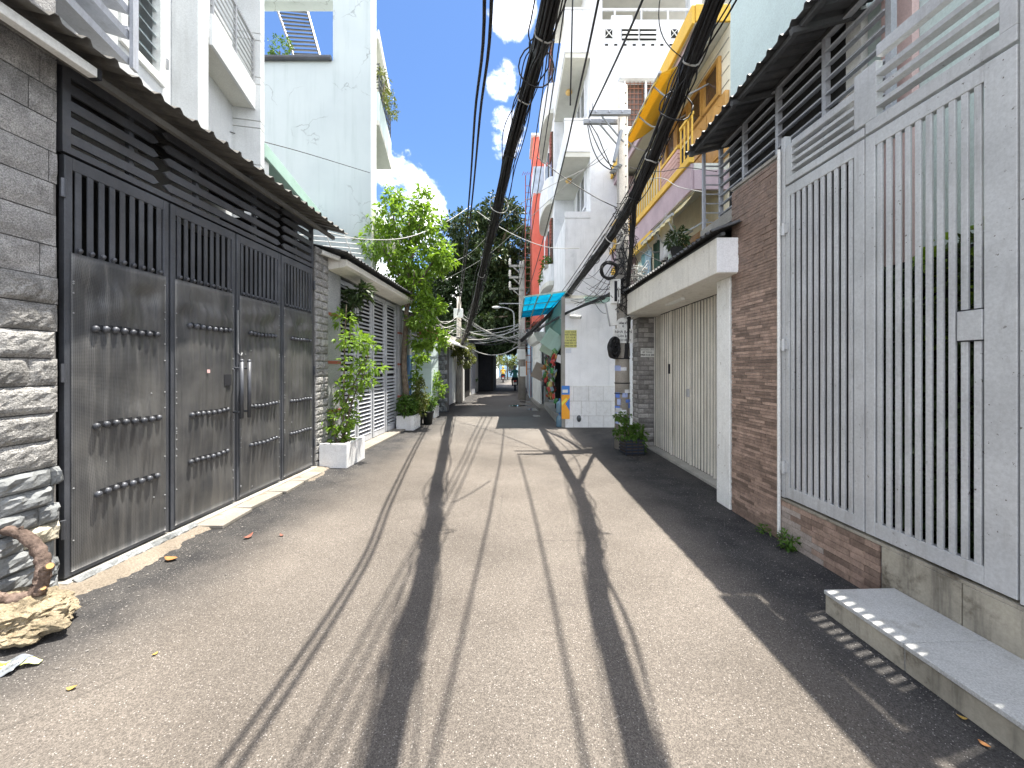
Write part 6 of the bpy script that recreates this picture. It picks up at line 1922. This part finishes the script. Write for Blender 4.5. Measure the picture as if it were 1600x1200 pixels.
# far pole
fp = thing('utility_pole', 'far concrete utility pole with three bracket arms, street lamp and white boxes', 'utility pole', (0.48, 18.6, 0), 0)
MB().tube([(0, 0, 0), (0, 0, 3.2), (0, 0, 6.7)], [0.19, 0.16, 0.12], 14).build('pole', 'pole_concrete', fp, smooth=True)
for k in range(3):
    z = 6.45 - 0.55 * k
    MB().box(-0.62, 0.1, -0.2, -0.13, z - 0.05, z + 0.05).build('crossarm', 'concrete', fp)
    MB().bar((-0.42, -0.16, z - 0.05), (-0.08, -0.16, z - 0.36), 0.05, 0.05).build('brace', 'concrete', fp)
    MB().lathe([(0.03, 0), (0.075, 0.04), (0.045, 0.10), (0.075, 0.14), (0.045, 0.2), (0.06, 0.26), (0.02, 0.32)], (-0.58, -0.165, z + 0.05), 10).build('insulator', 'ceramic', fp, smooth=True)
MB().box(-1.1, 0.0, -0.2, -0.16, 4.62, 4.66).build('lower_arm', 'galv', fp)
MB().tube(spline([(-0.38, -0.2, 3.05), (-0.38, -0.2, 3.9), (-0.44, -0.2, 4.25), (-0.75, -0.2, 4.42), (-1.1, -0.2, 4.46)], 16), 0.03, 8).build('lamp_arm', 'galv', fp, smooth=True)
MB().box(-0.38, 0, -0.19, -0.15, 3.3, 3.34).build('lamp_bracket', 'galv', fp)
MB().ell((-1.22, -0.2, 4.46), (0.22, 0.09, 0.06), 12, 7).build('lamp_head', 'white_plastic', fp, smooth=True)
MB().box(-0.24, 0.16, -0.32, -0.19, 1.95, 2.45).build('meter_box', 'white_plastic', fp, bev=0.01)
MB().box(-0.10, 0.18, -0.32, -0.18, 1.15, 1.62).build('meter_box', 'white_plastic', fp, bev=0.01)
MB().box(0.19, 0.24, -0.25, -0.15, 1.2, 1.9).build('orange_pipe', flat_mat('orange_pipe', (0.62, 0.22, 0.06)), fp)
mb = MB()
for k in range(24):
    c = Vector((rg.uniform(-.2, .3), -0.22, 3.0 + rg.uniform(-.3, .25)))
    pts = [c + Vector((rg.uniform(-.3, .3), rg.uniform(-.1, .1), rg.uniform(-.25, .25))) for _ in range(4)]
    mb.tube(spline(pts, 10), 0.012, 4)
mb.build('wire_knot', 'cable_grey', fp, kind='stuff')
lp_ = thing('utility_pole', 'small left hand utility pole with a white box where the thick bundle ends', 'utility pole', (-2.35, 17.0, 0), 0)
MB().tube([(0, 0, 0), (0, 0, 4.7)], [0.13, 0.09], 12).build('pole', 'pole_concrete', lp_, smooth=True)
MB().box(-0.2, 0.2, -0.24, -0.1, 3.75, 4.15).build('box', 'white_plastic', lp_, bev=0.01)

# ================================================================ BIG TREES
bt = thing('big_tree', 'huge dark green shade tree arching over the far end of the lane', 'tree', (-3.9, 27.5, 0), 0)
mb = MB()
mb.tube(spline([(0, 0, 0), (0.1, 0, 2.5), (0.5, 0, 5), (1.2, 0, 8), (1.6, 0, 11)], 16), [0.55 - 0.028 * i for i in range(17)], 10)
for q in ([(0.3, 0, 4), (2.2, 0.4, 6), (4.0, 0.6, 7.5), (5.2, 0.6, 8.6)], [(0.2, 0, 3.6), (-1.6, 0, 6), (-2.6, 0, 8.5)], [(0.8, 0, 6.5), (2.6, -0.8, 9), (3.6, -1, 11.2)], [(0.4, 0, 4.2), (1.8, -1.6, 4.8), (3.6, -2.6, 4.9)]):
    mb.tube(spline(q, 10), [0.24 - 0.02 * i for i in range(11)], 8)
mb.build('trunk', 'bark', bt, smooth=True)
leaves(bt, [(1.0, 0, 11.4, 2.2, 2.2, 1.1, 1.2), (3.0, 0, 12.4, 1.8, 1.8, 1.3, 1.0), (4.2, 0, 10.6, 1.7, 1.8, 1.3, 1.0), (-0.6, 0, 9.4, 1.8, 2, 1.2, 1.0), (2.2, -0.5, 9.2, 2.2, 2.2, 1.3, 1.2), (4.4, 0, 8.2, 1.9, 2.0, 1.3, 1.1),
            (0.2, 0, 7.2, 2.0, 2.0, 1.2, 1.0), (2.6, -0.6, 6.6, 2.2, 2.0, 1.2, 1.2), (4.6, 0, 5.9, 1.6, 2, 0.9, .9), (0.6, -0.3, 5.0, 1.7, 1.8, 0.8, .9), (2.6, -1.6, 4.6, 1.8, 1.8, 0.7, .9), (-1.6, 0, 5.6, 1.5, 1.8, 1.2, .9), (-1.4, 0.5, 7.6, 1.4, 1.5, .9, .6),
            (-0.4, 0, 4.0, 1.6, 2.2, 0.7, .9), (4.4, -0.5, 4.5, 1.2, 1.6, 0.5, .7), (3.0, 0, 7.6, 2.4, 2.0, 1.4, 1.2), (1.4, 0.4, 8.4, 2.2, 2.0, 1.4, 1.2), (3.4, 0.3, 5.2, 2.0, 2.0, 0.9, 1.1), (1.6, 0.3, 6.0, 2.0, 2.0, 1.0, 1.0), (2.0, 1.0, 3.6, 2.0, 1.6, 0.7, 1.0), (4.0, 2.0, 3.9, 1.6, 1.6, 0.7, .9), (0.6, 0.6, 3.3, 1.4, 1.6, 0.5, .7), (3.4, 3.0, 3.3, 1.6, 1.4, 0.5, .7), (1.5, -2.5, 3.3, 1.6, 1.2, 0.7, .9), (3.2, -2.5, 3.2, 1.2, 1.0, 0.6, .7), (0.4, -2.8, 3.6, 1.3, 1.0, 0.7, .8), (4.4, -2.0, 3.6, 1.0, 1.0, 0.7, .6)],
       60000, 0.30, 'leaf_dark', 101, wide=0.42, droop=0.25, shell=0.5)
b2 = thing('big_tree', 'second dark tree filling the gap behind the far pole', 'tree', (2.2, 34, 0), 0)
MB().tube(spline([(0, 0, 0), (0, 0, 3), (-0.4, 0, 6)], 10), [0.4 - 0.025 * i for i in range(11)], 8).build('trunk', 'bark', b2, smooth=True)
leaves(b2, [(-0.6, 0, 6.2, 2.4, 2, 1.5, 1), (-1.4, 0, 4.6, 2.0, 2, 1.0, 1), (0.6, 0, 4.4, 1.8, 2, 1.2, 1), (-0.8, 0, 8.2, 2.0, 2, 1.4, .8), (-0.2, -0.5, 3.0, 1.0, 1.5, 0.7, .6), (0.5, 0, 10.4, 2.2, 2, 1.6, .8)], 9000, 0.34, 'leaf_dark', 102)
b3 = thing('big_tree', 'leafy tree behind the dark gateway on the left', 'tree', (-7.5, 33, 0), 0)
MB().tube(spline([(0, 0, 0), (0, 0, 4), (0.4, 0, 7)], 10), [0.4 - 0.02 * i for i in range(11)], 8).build('trunk', 'bark', b3, smooth=True)
leaves(b3, [(0, 0, 6, 2.8, 2, 1.8, 1), (1.6, 0, 4.2, 2.4, 2, 1.3, 1), (-0.5, 0, 8.5, 2, 2, 1.3, .8), (3.4, 0, 5.0, 1.8, 2, 1.5, .8), (4.4, -1, 3.4, 1.4, 2, 0.9, .6)], 9000, 0.34, 'leaf_dark', 103)
for (x, y, n_, lab, sd_) in ((-0.6, 52, 700, 'small sunlit tree at the far end of the lane', 104), (-2.6, 46, 500, 'pale green bush by the far left wall of the lane', 105)):
    t = thing('small_tree', lab, 'tree', (x, y, 0), 0)
    leaves(t, [(0, 0, 3.0, 1.3, 1.2, 1.0, 1), (0.6, 0, 2.2, 0.9, 1, .6, .6)], n_, 0.36, 'leaf_olive', sd_)
    MB().tube([(0, 0, 0), (0, 0, 2.6)], 0.09, 6).build('trunk', 'bark', t)

# ================================================================ RIDERS


def skin_body(name, verts, edges, radii, parent, zones, sub=1):
    me = bpy.data.meshes.new(name)
    me.from_pydata(verts, edges, [])
    o = bpy.data.objects.new(name, me)
    COL.objects.link(o)
    o.modifiers.new('skin', 'SKIN')
    for i, r in enumerate(radii):
        me.skin_vertices[0].data[i].radius = (r, r)
    me.skin_vertices[0].data[0].use_root = True
    s_ = o.modifiers.new('sub', 'SUBSURF')
    s_.levels = sub
    s_.render_levels = sub
    dg = bpy.context.evaluated_depsgraph_get()
    m2 = bpy.data.meshes.new_from_object(o.evaluated_get(dg))
    bpy.data.objects.remove(o)
    m2.materials.clear()
    for _, mt_ in zones:
        m2.materials.append(mt_)
    for p_ in m2.polygons:
        for i, (test, _) in enumerate(zones):
            if test(p_.center):
                p_.material_index = i
                break
    m2.polygons.foreach_set('use_smooth', [True] * len(m2.polygons))
    return link(name, m2, parent)


def motorbike(loc, lab, body, scale=1.0):
    t = thing('motorbike', lab, 'motorbike', loc, 0)
    BM = flat_mat('bike_' + body[0], body[1], 0.3, 0.6)
    for y in (-0.62, 0.62):
        pts = [(0, y + 0.25 * math.cos(2 * math.pi * i / 20), 0.28 + 0.25 * math.sin(2 * math.pi * i / 20)) for i in range(21)]
        wh_ = MB().tube(pts, 0.05, 8).build('wheel', 'dark', t, smooth=True)
        mb = MB()
        for k in range(6):
            a = math.pi * k / 3
            mb.bar((0, y, 0.28), (0, y + 0.22 * math.cos(a), 0.28 + 0.22 * math.sin(a)), 0.02, 0.02, (1, 0, 0))
        mb.build('rim', 'galv', wh_)
    mb = MB()
    mb.prism([(-0.11, -0.85, 0.55), (-0.11, -0.9, 0.72), (-0.11, -0.2, 0.66), (-0.11, 0.12, 0.42), (-0.11, 0.42, 0.9), (-0.11, 0.52, 0.9), (-0.11, 0.42, 0.4), (-0.11, 0.2, 0.25), (-0.11, -0.3, 0.28)], (0.22, 0, 0))
    mb.build('body', BM, t, bev=0.03)
    MB().prism([(-0.13, -0.82, 0.73), (-0.13, -0.84, 0.80), (-0.13, -0.1, 0.76), (-0.13, -0.1, 0.67)], (0.26, 0, 0)).build('seat', 'dark', t, bev=0.02)
    MB().tube([(-0.34, 0.36, 1.02), (-0.1, 0.46, 0.98), (0.1, 0.46, 0.98), (0.34, 0.36, 1.02)], 0.018, 8).build('handlebar', 'dark', t)
    MB().tube([(0, 0.46, 0.98), (0, 0.62, 0.28)], 0.04, 8).build('fork', 'galv', t)
    for s in (-1, 1):
        MB().tube([(s * 0.28, 0.38, 1.02), (s * 0.34, 0.38, 1.2)], 0.008, 6).ell((s * 0.36, 0.38, 1.24), (0.065, 0.015, 0.045), 10, 6).build('mirror', 'dark', t)
    MB().box(-0.09, 0.09, -0.93, -0.905, 0.62, 0.72).build('tail_light', flat_mat('tail_red', (0.5, 0.03, 0.02), 0.2), t)
    MB().box(-0.10, 0.10, -0.96, -0.945, 0.42, 0.56).build('number_plate', 'white_plastic', t)
    MB().tube([(0.14, -0.75, 0.36), (0.13, 0.1, 0.26)], 0.045, 8).build('exhaust', 'galv', t)
    return t


def rider(loc, lab, shirt, helmet):
    t = thing('person', lab, 'person', loc, 0)
    V = [(0, -0.22, 0.86), (0, -0.18, 1.05), (0, -0.10, 1.25), (0, -0.06, 1.36), (0, -0.04, 1.44), (0, -0.02, 1.58)]
    E = [(0, 1), (1, 2), (2, 3), (3, 4), (4, 5)]
    R = [0.15, 0.14, 0.165, 0.12, 0.055, 0.095]
    for s in (-1, 1):
        k = len(V)
        V += [(s * 0.19, -0.05, 1.33), (s * 0.27, 0.10, 1.12), (s * 0.31, 0.34, 1.05), (s * 0.13, -0.16, 0.82), (s * 0.20, 0.22, 0.72), (s * 0.17, 0.18, 0.32), (s * 0.17, 0.30, 0.29)]
        E += [(3, k), (k, k + 1), (k + 1, k + 2), (0, k + 3), (k + 3, k + 4), (k + 4, k + 5), (k + 5, k + 6)]
        R += [0.075, 0.055, 0.04, 0.10, 0.075, 0.05, 0.04]
    skin = flat_mat('skin', (0.35, 0.2, 0.13))
    SH = flat_mat('shirt_' + lab[:6].strip(), shirt, 0.85)
    TR = flat_mat('trousers', (0.04, 0.045, 0.06), 0.85)
    skin_body('body', V, E, R, t, [(lambda c: c.z > 1.43, skin), (lambda c: c.y > 0.27 and c.z > 0.9, skin), (lambda c: c.z > 0.9, SH), (lambda c: True, TR)])
    MB().ell((0, -0.02, 1.62), (0.13, 0.145, 0.135), 14, 9).build('helmet', flat_mat('helmet_' + lab[:6].strip(), helmet, 0.25), t, smooth=True)
    MB().prism([(-0.1, 0.10, 1.60), (0.1, 0.10, 1.60), (0.07, 0.2, 1.585), (-0.07, 0.2, 1.585)], (0, 0, 0.012)).build('visor', 'dark', t)
    return t


motorbike((0.21, 27.0, 0), 'dark motorbike ridden away by the person in teal', ('dark', (0.03, 0.03, 0.035)))
rider((0.21, 27.0, 0), 'teal shirted rider with a pale helmet seen from behind on a motorbike', (0.10, 0.40, 0.38), (0.55, 0.62, 0.64))
motorbike((-0.95, 41.0, 0), 'small red motorbike far away in the sunlit lane end', ('red', (0.3, 0.05, 0.03)))
rider((-0.95, 41.0, 0), 'yellow shirted rider far away in the sunlit lane end', (0.70, 0.42, 0.06), (0.75, 0.55, 0.1))

# ================================================================ SMALL THINGS
# rock and driftwood root at the lower left
rk = thing('porous_rock', 'lumpy porous tan rock lying at the foot of the stone wall', 'rock', (-2.93, 2.24, 0), 0)
bm = bmesh.new()
bmesh.ops.create_icosphere(bm, subdivisions=5, radius=1)
for v in bm.verts:
    c = v.co.copy()
    pr_ = Vector((c.x * 0.30, c.y * 0.24, c.z * 0.17))
    n = 0.22 * mnoise.noise(c * 1.6 + Vector((3, 1, 2))) + 0.16 * mnoise.noise(pr_ * 13) + 0.09 * mnoise.noise(pr_ * 30) - 0.20 * max(0, mnoise.noise(pr_ * 40 + Vector((9, 9, 9)))) + 0.05 * mnoise.noise(pr_ * 75)
    f_ = 1 + n
    v.co = Vector((c.x * 0.30 * f_, c.y * 0.22 * f_, max(-0.02, 0.085 + c.z * 0.125 * f_)))
me = bpy.data.meshes.new('rock_body')
bm.to_mesh(me)
bm.free()
me.materials.append(M['coral_rock'])
link('rock_body', me, rk)
dw = thing('driftwood_root', 'gnarled pale brown root with sawn orange branch ends on top of the tan rock', 'root', (-3.03, 2.30, 0.19), 0)
dw.scale = (.85, .85, .85)
mb = MB()


def limb(pts, r0, r1, n=18, seed=0):
    n *= 2
    path = spline(pts, n)
    mb.tube([q + Vector((0.008 * mnoise.noise(q * 20), 0, 0.008 * mnoise.noise(q * 23 + Vector((seed, 0, 0))))) for q in path], [(r0 + (r1 - r0) * i / n) * (1 + 0.22 * mnoise.noise(path[i] * 26 + Vector((seed, 3, 1)))) for i in range(n + 1)], 16)


limb([(0.16, 0.02, -0.06), (0.18, 0.05, 0.06), (0.16, 0.08, 0.20), (0.05, 0.1, 0.34), (-0.08, 0.08, 0.42), (-0.3, 0.06, 0.46)], 0.05, 0.028, 24, 1)
limb([(0.17, 0.02, -0.04), (0.24, 0.02, 0.08), (0.28, 0.0, 0.18), (0.33, -0.02, 0.215)], 0.04, 0.022, 14, 2)
limb([(0.14, 0.0, -0.02), (0.05, -0.06, 0.0), (-0.1, -0.1, 0.04), (-0.3, -0.1, 0.05)], 0.045, 0.03, 14, 3)
limb([(0.16, 0.0, -0.03), (0.10, -0.09, 0.02), (0.08, -0.13, 0.055)], 0.04, 0.028, 10, 4)
limb([(0.04, -0.06, 0.02), (-0.04, -0.1, 0.12), (-0.14, -0.1, 0.13)], 0.03, 0.018, 10, 5)
limb([(0.2, 0.02, 0.0), (0.26, -0.02, 0.03), (0.31, -0.04, 0.07)], 0.028, 0.015, 10, 6)
limb([(0.0, 0.09, 0.38), (-0.02, 0.09, 0.44)], 0.014, 0.01, 4, 7)
mb.v = [tuple(Vector(q) * 1.0 + Vector((mnoise.noise(Vector(q) * 38), mnoise.noise(Vector(q) * 38 + Vector((5, 0, 0))), mnoise.noise(Vector(q) * 38 + Vector((0, 5, 0))))) * 0.010 + Vector((mnoise.noise(Vector(q) * 95), mnoise.noise(Vector(q) * 95 + Vector((5, 0, 0))), 0)) * 0.005) for q in mb.v]
mb.build('root_wood', 'bark_red', dw, smooth=True)
for p_, q_, r in (((0.08, -0.13, 0.055), (0.078, -0.136, 0.06), 0.026), ((0.33, -0.02, 0.215), (0.336, -0.022, 0.218), 0.021), ((0.31, -0.04, 0.07), (0.313, -0.043, 0.075), 0.014)):
    MB().tube([p_, q_], r, 10).build('sawn_end', 'cut_wood', dw)
lt_ = thing('litter_packet', 'crumpled grey and yellow snack wrapper lying in front of the tan rock', 'wrapper', (-2.60, 1.97, 0.005), rad(20))
lt_.scale = (.8, .8, .8)


def lf_(u, v):
    return ((u - 0.5) * 0.17, (v - 0.5) * 0.16, 0.018 + 0.014 * math.sin(u * 7 + v * 3) + 0.012 * mnoise.noise(Vector((u * 4, v * 4, 2))))


MB().sheet(lf_, 12, 10, (0, 0, 0.002)).build('wrapper', flat_mat('wrapper_grey', (0.20, 0.22, 0.25), 0.35, 0.5), lt_, smooth=True)
MB().sheet(lambda u, v: Vector(lf_(0.05 + u * 0.35, 0.3 + v * 0.6)) + Vector((0, 0, 0.004)), 6, 6, (0, 0, 0.001)).build('yellow_print', flat_mat('wrapper_lime', (0.62, 0.66, 0.06), 0.35), lt_, smooth=True)
MB().sheet(lambda u, v: (0.085 + u * 0.09, -0.03 + v * 0.07 * (1 - u * .5), 0.02 + 0.01 * math.sin(u * 5)), 4, 3, (0, 0, 0.002)).build('torn_flap', flat_mat('wrapper_flap', (0.62, 0.66, 0.30), 0.4), lt_)
text('lettering', 'SNACK', 0.035, 'white_plastic', lt_, (0.03, -0.02, 0.036), rot=(0, 0, rad(35)))
# leaves and scraps on the lane
leafme = []
for i in range(3):
    mb = MB().sheet(lambda u, v, i=i: ((u - .5) * 0.085, (v - .5) * 0.045 * (0.15 + math.sin(math.pi * u)), 0.008 + 0.014 * (u - .4) ** 2 * 8 * (0.3 + .2 * i) + 0.006 * abs(v - .5)), 7, 4, (0, 0, 0.0015))
    leafme.append(mb.mesh('fallen_leaf', flat_mat('dry_leaf_%d' % i, [(0.34, 0.16, 0.06), (0.45, 0.30, 0.08), (0.26, 0.10, 0.07)][i], 0.7), True))
for px, py, i, s_, lab in ((388, 841, 2, 1.9, 'reddish dry leaf on the lane nearest the black gate slab'), (267, 876, 0, 2.4, 'large curled brown leaf on the dirt by the broken threshold'), (112, 1078, 1, 1.0, 'orange leaf nearest the crumpled wrapper'), (440, 838, 2, 1.0, 'small dark red leaf on the lane right of the reddish one'),
                           (1538, 1166, 0, 0.9, 'tan leaf on the dark asphalt below the tiled step'), (1503, 1124, 1, 0.8, 'small ochre leaf against the tiled step riser'), (242, 1024, 1, .7, 'tiny orange leaf in the middle of the left foreground'), (975, 682, 0, 2.2, 'brown leaf on the lane beside the plant crate')):
    Y = EYE * 600 / (py - 575)
    link('fallen_leaf', leafme[i], None, ((px - 800) / 600 * Y, Y, 0.004), (0, 0, i * 1.3 + px), (s_ * .5, s_ * .5, s_ * .5), lab, 'leaf')
wd_ = thing('weed', 'small green weed growing at the foot of the pale tiled plinth', 'weed', RP(0.16, -0.06, 0), 0)
leaves(wd_, [(0, 0, 0.07, 0.07, 0.07, 0.06, 1)], 120, 0.05, 'leaf_mid', 111, wide=0.4)
wd_ = thing('weed', 'tiny weed at the corner of the brown tiled wall', 'weed', RP(-0.15, -0.05, 0), 0)
leaves(wd_, [(0, 0, 0.04, 0.05, 0.05, 0.04, 1)], 70, 0.035, 'leaf_mid', 112, wide=0.4)
# shallow puddles left on the far lane
m, t, p = new_mat('puddle_water')
p.inputs['Base Color'].default_value = (0.02, 0.022, 0.024, 1)
p.inputs['Roughness'].default_value = 0.04
p.inputs['IOR'].default_value = 1.33
M['puddle_water'] = m
for k, (px, py, rx, ry) in enumerate(((835, 640, 0.28, 0.4), (812, 634, 0.42, 0.3), (838, 650, 0.12, 0.3), (820, 628, 0.25, 0.35))):
    q = (EYE * 600 / (py - 575))
    pts = []
    for i in range(22):
        a_ = 2 * math.pi * i / 22
        r_ = 1 + 0.35 * mnoise.noise(Vector((math.cos(a_) * 1.3, math.sin(a_) * 1.3, k * 3.7)))
        pts.append(((px - 800) / 600 * q + rx * r_ * math.cos(a_), q + ry * r_ * math.sin(a_), 0.0045))
    MB().prism(pts, (0, 0, 0.002)).build('puddle', 'puddle_water', kind='structure')
# plant in crate at the pole foot
ct = thing('plant_crate', 'dark blue plastic crate holding a bushy plant at the foot of the crossarm pole', 'crate', (2.16, 6.95, 0), rad(8))
CB = flat_mat('crate_blue', (0.02, 0.028, 0.045), 0.4, 0.5)
for k in range(5):
    mb = MB()
    z = 0.02 + k * 0.056
    mb.box(-0.17, 0.17, -0.15, -0.138, z, z + 0.034).box(-0.17, 0.17, 0.138, 0.15, z, z + 0.034).box(-0.17, -0.158, -0.138, 0.138, z, z + 0.034).box(0.158, 0.17, -0.138, 0.138, z, z + 0.034)
    mb.build('crate_band', CB, ct)
mb = MB()
for x in (-0.165, -0.055, 0.055, 0.165):
    mb.box(x - 0.008, x + 0.008, -0.153, -0.1505, 0, 0.3)
mb.build('crate_rib', CB, ct)
MB().box(-0.156, 0.156, -0.136, 0.136, 0.01, 0.26).build('soil', 'soil', ct)
cp = thing('crate_plant', 'bushy green plant with one taller sprig growing in the blue crate', 'plant', (2.14, 6.95, 0.26), 0)
leaves(cp, [(-0.02, 0, 0.14, 0.26, 0.22, 0.15, 1), (0.14, 0, 0.10, 0.14, .2, .16, .5), (-0.14, -0.05, 0.42, 0.13, 0.12, 0.08, .35), (0.22, 0, -0.12, .06, .1, .14, .2)], 1000, 0.062, 'leaf_mid', 121, wide=0.6)
MB().tube(spline([(0, 0, -0.05), (-0.05, 0, 0.2), (-0.13, -0.04, 0.44)], 8), 0.012, 6).build('stem', 'bark', cp)
# loose gravel along the margins
rgn = np.random.default_rng(4)


def gravel(lab, n, fn, s0, s1):
    mb = MB()
    for _ in range(n):
        x, y, z = fn()
        r = s0 + (s1 - s0) * rgn.random() ** 3
        a = rgn.random() * 6.28
        k = rgn.uniform(0.6, 1.3, 3)
        vs = [(math.cos(a), math.sin(a), 0), (math.cos(a + 1.7), math.sin(a + 1.7), 0.1), (math.cos(a + 3.2), math.sin(a + 3.2), 0), (math.cos(a + 4.8), math.sin(a + 4.8), 0.1), (0.1, 0.1, 0.8), (0, 0, -0.6)]
        mb.add([(x + q[0] * r * k[0], y + q[1] * r * k[1], z + q[2] * r * k[2] + r * .1) for q in vs], [(0, 1, 4), (1, 2, 4), (2, 3, 4), (3, 0, 4), (1, 0, 5), (2, 1, 5), (3, 2, 5), (0, 3, 5)])
    mb.build('gravel', 'pebble', label=lab, cat='gravel', kind='stuff')


def gl():
    q = LP(rgn.uniform(-1.3, 3.9), -0.12 - 0.75 * abs(rgn.normal() * 0.5))
    return q.x, q.y, 0.004


def gr_():
    y = rgn.uniform(1.6, 7.0)
    return 2.38 - 0.1 - 0.6 * abs(rgn.normal() * 0.5), y, 0.003


gravel('grey grit and small stones along the left edge of the lane', 1700, gl, 0.002, 0.010)
gravel('sparse grit along the shaded right edge of the lane', 700, gr_, 0.002, 0.008)
